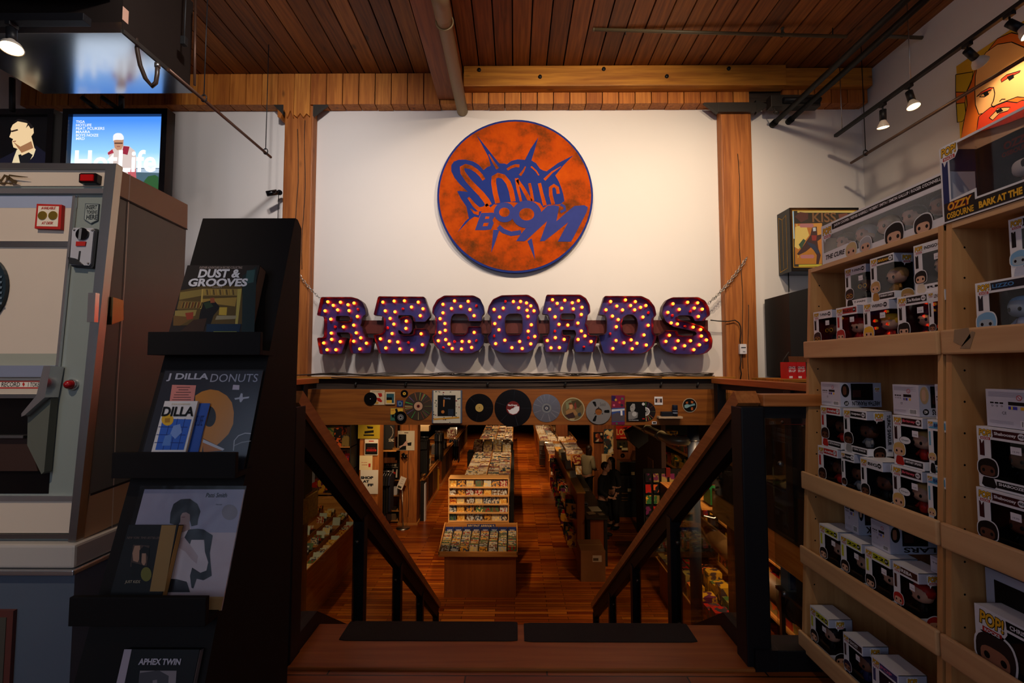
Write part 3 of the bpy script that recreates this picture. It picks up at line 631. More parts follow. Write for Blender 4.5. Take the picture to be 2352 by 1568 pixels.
for nm, out, holes, lit, dead in LT:
    o2 = soft_d(mfr.pts(out), 0.008, 2); h2 = [soft_d(mfr.pts(h), 0.010, 2) for h in holes]
    mb = MB(); mb.loops(mfr, [o2]+h2, -0.105, -0.075, SHEET, RIM)
    pl = mb.build('letter', sign); pl['label'] = 'blue metal letter %s with red-lit rim and bulbs' % nm
    mb = MB()
    for lp in [o2]+h2:
        n = len(lp); s_ = 1 if area(lp) > 0 else -1
        if lp is not o2: s_ = -s_
        nx = []
        for i in range(n):
            ax_, ay_ = lp[i-1]; bx_, by_ = lp[(i+1) % n]; dx, dy = bx_-ax_, by_-ay_; l = math.hypot(dx, dy) or 1; nx.append((lp[i][0]+s_*dy/l*0.004, lp[i][1]-s_*dx/l*0.004))
        V = [mfr.P(x_, y_, d_) for (ll, d_) in ((lp, -0.075), (lp, 0.0), (nx, 0.0), (nx, -0.075)) for x_, y_ in ll]
        mb.add(V, [(k*n+i, k*n+(i+1) % n, (k+1)*n+(i+1) % n, (k+1)*n+i) for k in range(3) for i in range(n)], RIM)
    mb.build('letter_rim', pl)
    for L_, me in ((lit, BMESH), (dead, DMESH)):
        for (x, y) in L_:
            aa, bb = mfr.px(x, y)
            aa *= 4.93/4.88*0.999 if False else 1.0
            p = hit(x, y, (0, 4.925, 0), (0, 1, 0)); p.y = 4.955
            o = bpy.data.objects.new('bulb', me); C.objects.link(o); o.parent = pl; o.location = p - Vector(sign['_w'])
            if me is DMESH: o['label'] = 'unlit red bulb'
# chains
def chain(p0, p1, label, double=False):
    p0 = Vector(p0); p1 = Vector(p1); n = int((p1-p0).length/0.034); mb = MB(); d = (p1-p0).normalized(); sd = d.cross(Vector((0,1,0))).normalized()
    for i in range(n):
        c = p0 + (p1-p0)*(i+0.5)/n; c.z -= 0.03*math.sin(PI*(i+.5)/n); w_ = sd if i % 2 else Vector((0,1,0))
        pts = [c + d*0.021*math.cos(2*PI*j/10) + w_*0.0115*math.sin(2*PI*j/10) for j in range(11)]
        mb.tube(pts, 0.0035, STEEL, 5, cap=False)
    return tag(mb.build('hanging_chain'), label, 'chain')
chain(atY(665, 598, 4.96), atY(738, 688, 4.94), 'steel chain from the left timber post to the first sign letter')
chain(atY(1716, 590, 4.96), atY(1627, 697, 4.94), 'steel chain from the right timber post to the last sign letter')
chain(atY(1715, 594, 4.93), atY(1640, 686, 4.93), 'second strand of steel chain beside the right timber post')
mb = MB(); P = [atY(x, y, 4.96) for x, y in ((1632,735),(1650,737),(1672,738),(1688,735),(1697,741),(1701,750),(1702,765),(1700,780),(1701,792))]; mb.tube(P, 0.006, CABB, 7)
P = [atY(x, y, 4.96) for x, y in ((1702,812),(1702,830),(1700,845),(1703,858),(1700,874))]; mb.tube(P, 0.006, CABB, 7)
tag(mb.build('power_cable'), 'black cable from the last sign letter down the right post', 'cable')
t = thing('power_adapter', 'small white power box on the cable on the right timber post', 'adapter', atY(1705, 813, 4.97))
p = atY(1698, 813, 4.97); q = atY(1713, 790, 4.97); mb = MB(); mb.box(p.x, q.x, 4.95, 4.988, p.z, q.z, PWHITE, 0.005); mb.build('case', t)
mb = MB(); mb.box(p.x+.012, q.x-.012, 4.947, 4.951, q.z-0.042, q.z-0.034, PBLACK); mb.box(p.x+.03, q.x-.02, 4.947, 4.951, p.z+0.024, p.z+0.028, PBLACK); mb.build('label_print', t)
# ================================================================ RECORDS ON THE BEAM
bf = Fr((0, 4.98, 0)); BY = 4.98
def bx(P): return bf.pts([(700+x/4.704, 860+y/4.704) for x, y in P])
def bxr(P): return bf.pts([(1180+x/4.704, 860+y/4.704) for x, y in P])
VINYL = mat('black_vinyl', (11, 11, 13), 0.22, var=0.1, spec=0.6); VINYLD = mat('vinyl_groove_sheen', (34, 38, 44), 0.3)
def disc(name, label, c, r, parts, th=0.004, base=VINYL, hole=None, rays=0, raymat=None, cat='record', d0=0.0, group=None):
    """flat disc pinned to the beam; parts = [(radius fraction, material, name)]"""
    t = thing(name, label, cat, (c[0], BY, c[1]-r)); mb = MB()
    if hole: mb.loops(bf, [circ(c[0], c[1], r, 48), circ(c[0], c[1], hole, 24)[::-1]], 0.002+d0, th+d0, base)
    else: mb.slab(bf, circ(c[0], c[1], r, 48), 0.002+d0, th+d0, base)
    for k in range(rays):  # radial wedges of colour painted on as sheen and rainbow glints
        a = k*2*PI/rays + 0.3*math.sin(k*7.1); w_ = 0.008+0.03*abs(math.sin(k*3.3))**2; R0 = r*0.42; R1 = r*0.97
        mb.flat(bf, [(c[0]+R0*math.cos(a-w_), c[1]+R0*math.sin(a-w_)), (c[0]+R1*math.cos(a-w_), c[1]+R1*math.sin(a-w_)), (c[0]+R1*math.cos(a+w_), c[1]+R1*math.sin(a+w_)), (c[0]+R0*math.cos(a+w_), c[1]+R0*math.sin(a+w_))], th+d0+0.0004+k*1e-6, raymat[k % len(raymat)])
    mb.build('disc', t)
    mb = MB(); 
    for i, (fr_, mt) in enumerate(parts): mb.flat(bf, circ(c[0], c[1], r*fr_, 28), th+d0+0.0008+i*0.0005, mt)
    if parts: mb.build('centre_label', t)
    return t
def card(name, label, P, d0, d1, face, prints, cat='record sleeve', pname='sleeve'):
    mb = MB(); mb.slab(bf, P, d0, d1, face)
    for i, q in enumerate(prints):
        if q[0] == 'T': mb.text(bf, q[1], *q[2], d1+0.001+i*3e-5, q[3], q[4] if len(q) > 4 else 0.0)
        else: mb.flat(bf, q[0], d1+0.0004+i*3e-5, q[1])
    return tag(mb.build(name), label, cat)
def R4(P): return rect(P[0][0], P[1][1], P[1][0], P[0][1])
CREAM = K(214, 194, 158); YEL = K(224, 176, 60); TEAL = K(62, 118, 104); RED = K(176, 34, 26); DBLUE = K(34, 50, 112)
def T(P): return (P[0][0], P[1][1], P[1][0], P[0][1])
card('record_sleeve', 'cream sleeve with red drawing, behind a black record at the beam\'s left end', R4(bx([(708,168),(865,326)])), 0.002, 0.006, CREAM, [('T', 'Every breaking love', T(bx([(730,178),(850,192)])), K(90,70,50)), (bx([(790,200),(835,200),(838,235),(810,245)]), RED), (bx([(775,250),(812,252),(840,285),(828,300),(790,285)]), RED), (bx([(770,290),(800,296),(795,318),(765,318)]), K(200,150,60))])
disc('small_record', 'small plain black record at the far left of the beam', bx([(712,261)])[0], 0.0675*1.04, [(0.1, K(60,58,56)), (0.05, PWHITE)], d0=0.006)
card('cassette_sleeve', 'small cream framed card with blue and yellow picture, second item from the left', R4(bx([(876,188),(976,320)])), 0.002, 0.016, CREAM, [(R4(bx([(888,205),(968,305)])), K(40,84,96)), (R4(bx([(888,245),(945,272)])), PBLACK), (R4(bx([(888,274),(945,305)])), YEL)], 'tape')
disc('small_record', 'tiny black record with a yellow label, top left of the striped disc', bx([(1077,205)])[0], 0.040, [(0.42, YEL), (0.15, PBLACK)])
card('mini_sleeve', 'tiny blue patterned square card left of the striped disc', R4(bx([(996,279),(1063,347)])), 0.002, 0.005, DBLUE, [(bx([(1005,290),(1030,284),(1055,300),(1050,335),(1020,342),(1008,325)]), K(90,120,150)), (circ(*bx([(1030,313)])[0], 0.012), K(30,60,60))], 'sleeve')
card('record_sleeve', 'yellow and green sleeve with a black figure, behind a small record', R4(bx([(928,362),(1063,496)])), 0.002, 0.006, K(60,110,90), [(R4(bx([(930,364),(1062,430)])), YEL), (bx([(975,372),(1000,366),(1010,400),(1004,430),(965,432),(985,404)]), PBLACK), (bx([(940,435),(965,425),(970,465),(945,462)]), PBLACK), ('T', 'LIVE', T(bx([(936,378),(966,392)])), RED)])
disc('small_record', 'small black record with silver label overlapping the yellow and green sleeve', bx([(1038,461)])[0], 0.066, [(0.52, K(120,118,116)), (0.42, K(40,40,42)), (0.34, K(150,148,146)), (0.16, PBLACK)], d0=0.006)
RB = [K(130,150,80,.3), K(150,90,60,.3), K(110,80,130,.3), K(70,170,80,.3), K(190,170,110,.3), K(170,70,50,.3)]
LDISC = mat('laserdisc_foil', (112, 98, 84), 0.22, 0.7, var=0.2, scale=4)
disc('laserdisc', 'large iridescent brown disc with coloured stripes', bx([(1228,341)])[0], 0.152, [(0.34, PBLACK), (0.31, K(190,150,120)), (0.12, K(120,40,34)), (0.06, PBLACK)], base=LDISC, rays=22, raymat=RB, cat='disc')
# framed album
t = thing('framed_album', 'album framed in grey-blue with floral mat and dark photo', 'frame', bf.P(*bx([(1540,520)])[0]))
P = R4(bx([(1380,168),(1700,522)])); mb = MB(); mb.slab(bf, P, 0, 0.016, K(84,96,116)); mb.build('frame', t)
P = R4(bx([(1394,172),(1684,522)])); mb = MB(); mb.slab(bf, P, 0.004, 0.018, K(206,200,180)); rr = random.Random(8)
for k in range(46):
    x = P[0][0] + rr.random()*(P[1][0]-P[0][0]); y = P[0][1]+rr.random()*(P[2][1]-P[0][1])
    mb.flat(bf, circ(x, y, 0.004+rr.random()*0.007, 6, 0.003+rr.random()*0.006), 0.0190+k*1e-6, [K(40,70,60), K(120,30,40), K(60,60,50), K(50,80,90)][k % 4])
mb.flat(bf, R4(bx([(1440,222),(1630,447)])), 0.0196, PBLACK); mb.flat(bf, bx([(1500,270),(1515,268),(1510,345),(1500,345)]), 0.020, K(210,130,60)); mb.flat(bf, circ(*bx([(1495,400)])[0], 0.018, 12), 0.020, K(180,110,50)); mb.flat(bf, R4(bx([(1550,370),(1610,440)])), 0.020, K(30,40,56))
mb.text(bf, 'Monday', *T(bx([(1506,244),(1578,270)])), 0.0203, K(130,150,180)); mb.flat(bf, bx([(1394,472),(1672,452),(1672,468),(1394,488)]), 0.0203, K(206,150,50)); mb.build('sleeve', t)
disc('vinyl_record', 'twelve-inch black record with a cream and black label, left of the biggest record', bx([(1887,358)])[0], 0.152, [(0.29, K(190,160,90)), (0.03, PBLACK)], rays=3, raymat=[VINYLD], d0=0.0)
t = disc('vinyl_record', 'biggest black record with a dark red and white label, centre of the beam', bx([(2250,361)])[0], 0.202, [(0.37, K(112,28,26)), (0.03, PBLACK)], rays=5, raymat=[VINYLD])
mb = MB(); mb.flat(bf, bx([(2188,372),(2215,382),(2245,362),(2290,340),(2318,345),(2316,385),(2290,418),(2250,430),(2212,415)]), 0.0053, PWHITE); mb.text(bf, 'MacGregor', *T(bx([(2195,318),(2298,346)])), 0.0056, PWHITE, 0.03); mb.build('label_print', t)
disc('silver_disc', 'shiny silver twelve-inch disc right of the biggest record', bxr([(355,362)])[0], 0.151, [(0.34, K(120,124,130,.3)), (0.22, K(60,64,80)), (0.10, K(170,172,178)), (0.04, PBLACK)], base=mat('spun_aluminium', (176,178,184), 0.25, 0.9, var=0.05), rays=12, raymat=[mat('aluminium_glint', (222,222,224), 0.18, 0.8)], cat='disc')
c = bxr([(640,374)])[0]; t = disc('picture_disc', 'picture disc with a seated figure in brown tones and cream rim', c, 0.126, [(0.93, K(110,92,60))], base=K(176,166,130), cat='record')
mb = MB()
for P, k in [([(560,300),(620,270),(625,330),(570,380)], K(120,124,90)), ([(620,290),(690,270),(735,320),(700,360),(640,340)], K(70,60,36)), ([(600,320),(625,312),(640,335),(632,372),(600,368)], K(196,140,96)), ([(588,315),(605,300),(635,308),(628,322),(600,325)], K(96,54,26)), ([(560,395),(600,372),(660,378),(690,420),(680,440),(570,440)], K(150,112,70)), ([(550,440),(640,405),(665,460),(600,478)], K(60,38,34)), ([(650,320),(670,295),(680,360),(655,380)], K(120,50,40)), ([(690,420),(720,405),(730,440),(700,455)], K(54,62,66)), ([(600,474),(660,474),(650,488),(610,488)], K(180,160,120))]: mb.flat(bf, bxr(P), 0.0053+len(mb.F)*3e-5, k)
mb.build('picture', t)
c = bxr([(915,398)])[0]; t = thing('tape_reel', 'grey metal tape reel with three dark slots', 'tape reel', (c[0], BY, c[1]-0.137)); mb = MB()
slots = [bxr([(845,292),(882,290),(893,340),(878,348)]), bxr([(975,384),(1032,380),(1032,415),(975,412)]), bxr([(846,502),(882,508),(896,442),(878,440)])]
mb.loops(bf, [circ(c[0], c[1], 0.137, 48), circ(c[0], c[1], 0.038, 24)[::-1]] + [soft(s, 0.15, 1) for s in slots], 0.002, 0.012, mat('reel_aluminium', (150,148,148), 0.4, 0.5)); mb.build('flange', t)
mb = MB(); 
for s in slots: mb.flat(bf, s, 0.0030, PBLACK)
for k in range(3):
    a = PI/2 + k*2*PI/3; mb.flat(bf, [(c[0]+0.042*math.cos(a-.2), c[1]+0.042*math.sin(a-.2)), (c[0]+0.042*math.cos(a+.2), c[1]+0.042*math.sin(a+.2)), (c[0]+0.054*math.cos(a), c[1]+0.054*math.sin(a))], 0.0125, PBLACK)
mb.build('hub_slots', t); mb = MB(); mb.text(bf, 'Scotch', *T(bxr([(930,300),(990,340)])), 0.0125, K(96,94,94), 0.02); mb.build('lettering', t)
# tall colourful box + black sleeve with disc + small bits
P = R4(bxr([(1055,224),(1196,540)])); card('longbox', 'tall colourful cardboard sleeve beside the tape reel', P, 0.002, 0.012, K(52,76,140),
    [(bxr([(1055,224),(1196,224),(1196,355),(1055,360)]), K(120,30,60)), (bxr([(1056,226),(1100,232),(1090,290),(1056,280)]), K(40,30,80)), (circ(*bxr([(1100,272)])[0], 0.013, 12), K(190,150,50)), (circ(*bxr([(1140,300)])[0], 0.013, 12), K(190,60,50)), (circ(*bxr([(1080,330)])[0], 0.012, 12), K(200,90,120)), (circ(*bxr([(1165,330)])[0], 0.015, 12), K(40,40,60)), (circ(*bxr([(1170,260)])[0], 0.013, 12), K(70,110,90)), (bxr([(1056,375),(1196,365),(1196,385),(1056,400)]), K(190,196,206)), (bxr([(1060,430),(1120,405),(1196,440),(1196,500),(1060,505)]), K(80,74,84)), (bxr([(1150,390),(1170,388),(1172,440),(1152,440)]), PWHITE), (bxr([(1055,512),(1196,506),(1196,540),(1055,540)]), K(110,30,70)), (circ(*bxr([(1110,526)])[0], 0.010, 10), K(50,110,70))], 'box')
c = bxr([(1424,398)])[0]
disc('laserdisc', 'dark disc sliding out from behind the black portrait sleeve', c, 0.107, [(0.42, PWHITE), (0.34, K(150,150,150)), (0.08, PBLACK)], base=mat('dark_foil', (60,52,58), 0.2, 0.6, var=0.2), rays=14, raymat=RB, cat='disc')
P = R4(bxr([(1213,293),(1420,502)])); card('record_sleeve', 'black sleeve with a pale portrait and flower, right of the tall colourful sleeve', P, 0.006, 0.010, PBLACK,
    [(bxr([(1255,345),(1280,312),(1305,315),(1310,360),(1296,395),(1268,400),(1255,380)]), K(150,150,150)), (bxr([(1235,400),(1300,395),(1340,410),(1335,465),(1290,480),(1235,482)]), K(120,120,122)), (circ(*bxr([(1300,425)])[0], 0.026, 12), K(176,176,178)), (circ(*bxr([(1275,350)])[0], 0.005, 8), PBLACK), ('T', 'revolutions', T(bxr([(1240,484),(1345,496)])), PWHITE), (circ(*bxr([(1398,318)])[0], 0.016, 14), K(200,200,200)), (R4(bxr([(1386,470),(1412,482)])), RED)])
card('photo_card', 'small white square photo card near the right end of the beam', R4(bxr([(1518,238),(1608,326)])), 0.002, 0.006, PWHITE, [(R4(bxr([(1527,258),(1600,302)])), K(60,44,50)), (bxr([(1545,262),(1582,262),(1576,284),(1582,300),(1545,300),(1550,284)]), K(190,160,150))], 'card')
card('tiny_sign', 'tiny white and black label at the lower edge of the beam', R4(bxr([(1492,506),(1543,535)])), 0.002, 0.006, PWHITE, [(R4(bxr([(1500,512),(1536,528)])), PBLACK)], 'label')
t = thing('wall_shelf', 'tiny pale shelf near the right end of the beam', 'shelf', bf.P(*bxr([(1670,470)])[0])); P = bxr([(1545,430),(1800,466)])
mb = MB(); mb.box(P[0][0], P[1][0], BY-0.075, BY, P[1][1], P[1][1]+0.02, K(196,170,140)); mb.build('board', t); mb = MB(); mb.box(P[0][0]+0.07, P[0][0]+0.15, BY-0.03, BY, P[1][1]-0.02, P[1][1], K(120,80,50)); mb.build('bracket', t)
z0 = P[1][1]+0.02; P = bxr([(1578,388),(1700,440)]); mb = MB(); mb.box(P[0][0], P[1][0], BY-0.06, BY-0.01, z0, z0+0.05, K(24,28,38), 0.006); tag(mb.build('cassette_tape'), 'dark blue cartridge lying on the tiny shelf', 'tape')
P = bxr([(1698,318),(1757,438)]); mb = MB(); x = (P[0][0]+P[1][0])/2; r = (P[1][0]-P[0][0])/2; mb.lathe([(0, 0), (r, 0), (r, 0.115), (r*0.97, 0.12), (0, 0.122)], (x, BY-0.04, z0), K(26,34,54), n=20)
mb.lathe([(r+.0005, 0.03), (r+.0005, 0.045)], (x, BY-0.04, z0), K(120,130,150), n=20); mb.lathe([(r+.0005, 0.06), (r+.0005, 0.066)], (x, BY-0.04, z0), K(120,130,150), n=20); tag(mb.build('phonograph_cylinder'), 'small dark blue cylinder standing on the tiny shelf', 'cylinder')
c = bxr([(1900,331)])[0]; t = disc('picture_disc', 'small black round picture disc with a pale guitar, right end of the beam', c, 0.077, [(0.93, PBLACK)], base=K(190,180,160), cat='record')
mb = MB()
for P, k in [([(1842,330),(1870,318),(1900,326),(1900,345),(1868,362),(1845,358)], K(130,170,176)), ([(1900,326),(1950,310),(1960,330),(1900,345)], K(110,150,160)), ([(1855,295),(1880,290),(1882,312),(1860,314)], K(170,90,44)), ([(1912,282),(1940,290),(1934,312),(1912,306)], K(170,90,44)), ([(1912,355),(1935,352),(1936,384),(1914,384)], K(170,90,44))]: mb.flat(bf, bxr(P), 0.0052+len(mb.F)*3e-5, k)
mb.build('picture', t)
# ================================================================ CEILING PIPES, RODS, TRACK
TAN = mat('tan_painted_pipe', (132, 112, 76), 0.55); PIPEG = mat('olive_pipe', (84, 74, 52), 0.5)
p1 = atY(1062, 254, 5.08); t = thing('ceiling_pipe', 'thick tan pipe running under the ceiling into the white wall', 'pipe', p1)
p0 = Vector((p1.x+0.0, 1.5, p1.z+0.02)); p1b = Vector((p1.x, 5.09, p1.z)); mb = MB(); mb.tube([p0, p1b], 0.062, TAN, 24); mb.build('pipe', t)
mb = MB(); y = 3.75; mb.tube([(p1.x+0.074*math.cos(a*PI/12), y, p1.z+0.015+0.074*math.sin(a*PI/12)) for a in range(25)], 0.007, TAN, 6, cap=False); mb.tube([(p1.x, y, p1.z+0.09), (p1.x, y, 4.63)], 0.006, TAN, 6); mb.build('hanger_ring', t)
mb = MB(); mb.tube([(p1.x, 3.3, p1.z+0.015), (p1.x, 3.68, p1.z+0.015)], 0.072, TAN, 24); mb.build('coupling', t)
def pipe(a, b, r, mt, name, label, cat='pipe', n=10): mb = MB(); mb.tube([a, b], r, mt, n); return tag(mb.build(name), label, cat)
def vert(x0, y0, Y, ztop, r, mt): p = atY(x0, y0, Y); return p, Vector((p.x, Y, ztop))
a = atY(1365, 68, 4.3); b = atY(1945, 84, 4.3); t = thing('sprinkler_pipe', 'thin olive sprinkler pipe across the ceiling right of centre', 'pipe', a)
mb = MB(); mb.tube([a, b], 0.016, PIPEG, 10); mb.tube([a + Vector((-0.005,0,0.05)), a + Vector((-0.005,0,0)), a], 0.018, PIPEG, 10); mb.build('pipe', t)
mb = MB(); c = atY(1797, 78, 4.3); mb.lathe([(0.02, -0.02), (0.024, 0.0), (0.012, 0.02), (0.012, 0.05), (0.02, 0.055), (0, 0.06)], c, PIPEG, n=12); mb.build('sprinkler_head', t)
for x in (1437, 1913):
    c = atY(x, 80, 4.3); mb = MB(); mb.tube([c, (c.x, c.y, 4.63)], 0.005, BLKSTEEL, 6); mb.build('hanger_rod', t)
mb = MB(); a = atY(2030, 83, 4.3); b = atY(2146, 88, 4.3); mb.tube([a, b], 0.017, PIPEG, 10); tag(mb.build('sprinkler_pipe'), 'short olive pipe between the black conduits and the right wall', 'pipe')
mb = MB(); a = atY(870, 128, 4.75); b = atY(1008, 132, 4.75); mb.tube([a, b], 0.014, PIPEG, 8); mb.ball(a, 0.035, 0.03, 0.02, PIPEG, 10, 6); tag(mb.build('sprinkler_pipe'), 'short brown pipe stub under the ceiling left of the joist', 'pipe')
# two black conduits to the wall
for (x, y, lab) in ((1777, 284, 'left of the two thick black conduits ending at the wall above the right post'), (1814, 277, 'right of the two thick black conduits ending at the wall above the right post')):
    e = atY(x, y, 5.07); mb = MB(); mb.tube([(e.x, 2.2, e.z), (e.x, 5.1, e.z)], 0.028, MATS['rail_black'], 14); mb.tube([(e.x, 5.03, e.z), (e.x, 5.1, e.z)], 0.036, MATS['rail_black'], 14); tag(mb.build('black_conduit'), lab, 'conduit', 'black conduits')
# bracket device under the beam
t = thing('motor_bracket', 'dark metal roller bracket under the beam, right of the timber post', 'bracket', atY(1825, 245, 4.95))
A = atY(1766, 222, 4.9); B = atY(1880, 248, 4.9); mb = MB(); mb.box(A.x, B.x, 4.86, 4.96, B.z, A.z, IRON, 0.008); mb.build('housing', t)
mb = MB(); mb.tube([(A.x+0.12, 4.84, (A.z+B.z)/2-.01), (B.x-0.02, 4.84, (A.z+B.z)/2-.01)], 0.03, BLKSTEEL, 12); mb.build('roller', t)
mb = MB(); q = atY(1783, 258, 4.88); mb.ball(q, 0.035, 0.025, 0.02, IRON, 8, 5); mb.tube([(A.x+0.03, 4.88, B.z), q], 0.006, IRON, 6); mb.build('weight', t)
# steel rods hung on wires
RODM = mat('rusty_rod', (84, 60, 48), 0.45, 0.6)
def hung_rod(e, y0, r, label, hangers, mt=RODM, square=False):
    t = thing('hanging_rod', label, 'rod', (e.x, (e.y+y0)/2, e.z))
    mb = MB(); mb.tube([(e.x, y0, e.z), (e.x, e.y, e.z)], r, mt, 12); mb.build('bar', t)
    for y in hangers:
        mb = MB(); mb.tube([(e.x, y, e.z+0.03), (e.x, y, 4.63)], 0.004, BLKSTEEL, 6); mb.build('wire', t)
        mb = MB(); mb.tube([(e.x+0.022*math.cos(j*PI/6), y, e.z+0.014+0.03*math.sin(j*PI/6)) for j in range(13)], 0.005, BLKSTEEL, 6, cap=False); mb.build('clip', t)
    return t
e = atY(622, 361, 4.6); hung_rod(e, 3.2, 0.013, 'thin brown rod hung from the ceiling along the metal duct, upper left', [4.5, 3.58])
e = atY(1955, 374, 4.75); hung_rod(e, 2.2, 0.014, 'thin brown rod hung on wires below the black light track', [4.55])
# light track
e = atY(1919, 313, 4.78); t = thing('light_track', 'black ceiling light track hung on wires before the right wall', 'track', (e.x, 3.8, e.z))
mb = MB(); mb.box(e.x-0.018, e.x+0.018, 2.3, e.y, e.z-0.012, e.z+0.02, BLKSTEEL, 0.003); mb.build('rail', t)
for y in (4.68, 3.85):
    mb = MB(); mb.tube([(e.x, y, e.z), (e.x, y, 4.63)], 0.004, STEEL, 6); mb.build('wire', t)
TRK = e
LAMPW = mat('lamp_white_housing', (200, 190, 176), 0.4); LENS = glow('lamp_lens_glow', (255, 214, 150), 16.0)
def spot_lamp(base, direction, label, r=0.05, blk=True, L=0.0, power=18, col=WARM, ang=100, stem=0.07):
    """small track spot: clip, yoke, black socket, flared white reflector, glowing lens"""
    d = Vector(direction).normalized(); base = Vector(base); t = thing('track_spotlight', label, 'spotlight', base, 0, 'track spotlights')
    mb = MB(); mb.box(base.x-0.016, base.x+0.016, base.y-0.03, base.y+0.03, base.z-0.025, base.z, BLKSTEEL, 0.003); mb.tube([base+Vector((0,0,-0.02)), base+Vector((0,0,-stem))], 0.006, BLKSTEEL, 8); mb.build('mount', t)
    s0 = base + Vector((0,0,-stem)); s1 = s0 + d*0.085; s2 = s1 + d*0.065
    mb = MB(); mb.tube([s0 - d*0.012, s1], 0.027, BLKSTEEL, 16); mb.build('socket', t)
    mb = MB(); mb.lathe([(0.022, 0), (0.026, 0.012), (r*0.8, 0.035), (r, 0.065), (r*0.96, 0.068), (r*0.9, 0.062)], s1, LAMPW, d, 22); mb.build('reflector', t)
    mb = MB(); mb.lathe([(r*0.9, 0.062), (r*0.55, 0.068), (0, 0.070)], s1, LENS, d, 22); mb.build('lens', t)
    lo = s1 + d*0.085; lamp('SPOT', 'track_lamp', lo, lo+d, power, col, 0.03, ang, 0.5)
    return t
def tr(x, y):
    p = hit(x, y, (TRK.x, 0, 0), (1, 0, 0)); return (TRK.x, p.y, TRK.z-0.012)
spot_lamp(tr(2027, 236), (0.05, 0.1, -1), 'lit track spotlight nearest the far end of the track', power=11)
spot_lamp(tr(2088, 205), (0.0, -0.25, -1), 'second lit spotlight from the far end of the track', power=11)
spot_lamp(tr(2222, 110), (1.0, 0.25, -0.55), 'track spotlight turned sideways towards the orange portrait', r=0.055, power=16, ang=85, stem=0.06)
spot_lamp(tr(2318, 30), (0.25, -0.35, -0.6), 'bright spotlight at the top right corner of the photo', r=0.055, power=9)
# lamp on the left track
lt = atY(35, 50, 2.9); t = thing('light_track', 'black light track at the upper left in front of the duct', 'track', (lt.x, 2.9, lt.z)); mb = MB(); mb.box(-5.0, -2.84, 2.86, 2.92, lt.z-0.02, lt.z+0.03, BLKSTEEL, 0.003); mb.build('rail', t)
spot_lamp((lt.x-0.01, 2.89, lt.z-0.02), (0.22, -0.15, -0.8), 'lit spotlight at the upper left below the dark duct', r=0.062, power=7, stem=0.05)
# ================================================================ DUCT, upper left
DDK = mat('dark_duct_side', (30, 22, 18), 0.7, spec=0.2); YI = mat('yellow_insulation', (150, 96, 20), 0.9, var=0.3)
c0 = atZ(274, 76, 3.73); c1 = atZ(443, 214, 3.73); dx = -2.84; y0, y1 = c0.y, c1.y; xl = atZ(113, 223, 3.73).x
t = thing('air_duct', 'large dark air duct with shiny sheet-metal underside mirroring a screen', 'duct', (-3.6, 3.6, 3.73))
mb = MB(); mb.box(xl, dx, y0, y1, 3.73, 3.735, GALV); mb.box(xl, dx, y0-0.004, y0, 3.73, 3.81, STEEL); mb.build('underside_sheet', t)
mb = MB(); mb.box(xl, dx-0.015, y0+0.02, 3.86, 3.74, 4.55, DDK); mb.build('duct_body', t)
mb = MB(); mb.box(dx-0.02, dx+0.012, y0+0.01, y1, 3.735, 3.765, IRON); mb.build('flange_edge', t)
mb = MB(); mb.box(-4.7, -2.92, 2.2, y0, 3.99, 4.5, BLK); mb.build('plenum_box', t)
mb = MB(); mb.box(-3.7, -3.02, 2.45, 2.9, 3.93, 3.985, mat('grey_filter_box', (110,110,118), 0.5)); mb.box(-3.55, -2.98, 2.9, 3.0, 3.92, 3.985, YI); mb.build('filter_frame', t)
mb = MB(); f2 = Fr((dx-0.013, 0, 0), (0,1,0), (0,0,1)); s = hit(286, 14, (dx,0,0), (1,0,0)); mb.slab(f2, rect(s.y, s.z-0.10, s.y+0.05, s.z), 0, 0.002, K(190,150,130)); mb.build('sticker', t)
mb = MB(); hp = [atY(x, y, 3.3) for x, y in ((300,58),(312,90),(316,120),(322,150),(334,180),(349,198),(358,190),(361,170),(362,146))]; mb.tube(hp, 0.015, mat('brown_hose', (50,36,28), 0.4), 12); mb.tube([hp[-1]+Vector((0,0,-0.03)), hp[-1]+Vector((0,0,0.0))], 0.02, STEEL, 12); tag(mb.build('drain_hose'), 'thick brown drain hose looping below the duct edge', 'hose')
pipe(atY(449, 0, 3.7), atY(447, 196, 3.7), 0.010, RODM, 'vertical_conduit', 'thin brown vertical conduit right of the duct', 'conduit')
mb = MB(); a = atY(423, 96, 3.6); mb.box(a.x-0.02, a.x+0.02, 3.58, 3.62, a.z-0.03, a.z+0.04, BLK, 0.004); mb.tube([a, (a.x, a.y, 4.63)], 0.006, BLK, 6); tag(mb.build('ceiling_hanger'), 'small black clamp on a hanging wire right of the duct', 'clamp')
# ================================================================ SCREENS
def screen(fr, P, label, art, arms):
    P = R4(P); t = thing('wall_screen', label, 'screen', fr.P((P[0][0]+P[1][0])/2, P[0][1])); bz = 0.055
    mb = MB(); mb.loops(fr, [rect(P[0][0], P[0][1], P[1][0], P[2][1]), rect(P[0][0]+bz, P[0][1]+bz, P[1][0]-bz, P[2][1]-bz)[::-1]], -0.10, 0.0, BLKG); mb.slab(fr, rect(P[0][0]+.01, P[0][1]+.01, P[1][0]-.01, P[2][1]-.01), -0.10, -0.05, BLK); mb.build('bezel', t)
    mb = MB(); art(mb, fr, rect(P[0][0]+bz, P[0][1]+bz, P[1][0]-bz, P[2][1]-bz)); mb.build('display', t)
    for a, b in arms: mb = MB(); mb.tube([a, b], 0.022, BLK, 8); mb.build('mount_arm', t)
    return t
sf = Fr((0, 4.15, 0))
m_, t_, b_ = nt('screen_sky'); N = t_.nodes; L = t_.links; SKY = m_
tc = N.new('ShaderNodeTexCoord'); sp = N.new('ShaderNodeSeparateXYZ'); L.new(tc.outputs['Generated'], sp.inputs[0]); cr = N.new('ShaderNodeValToRGB')
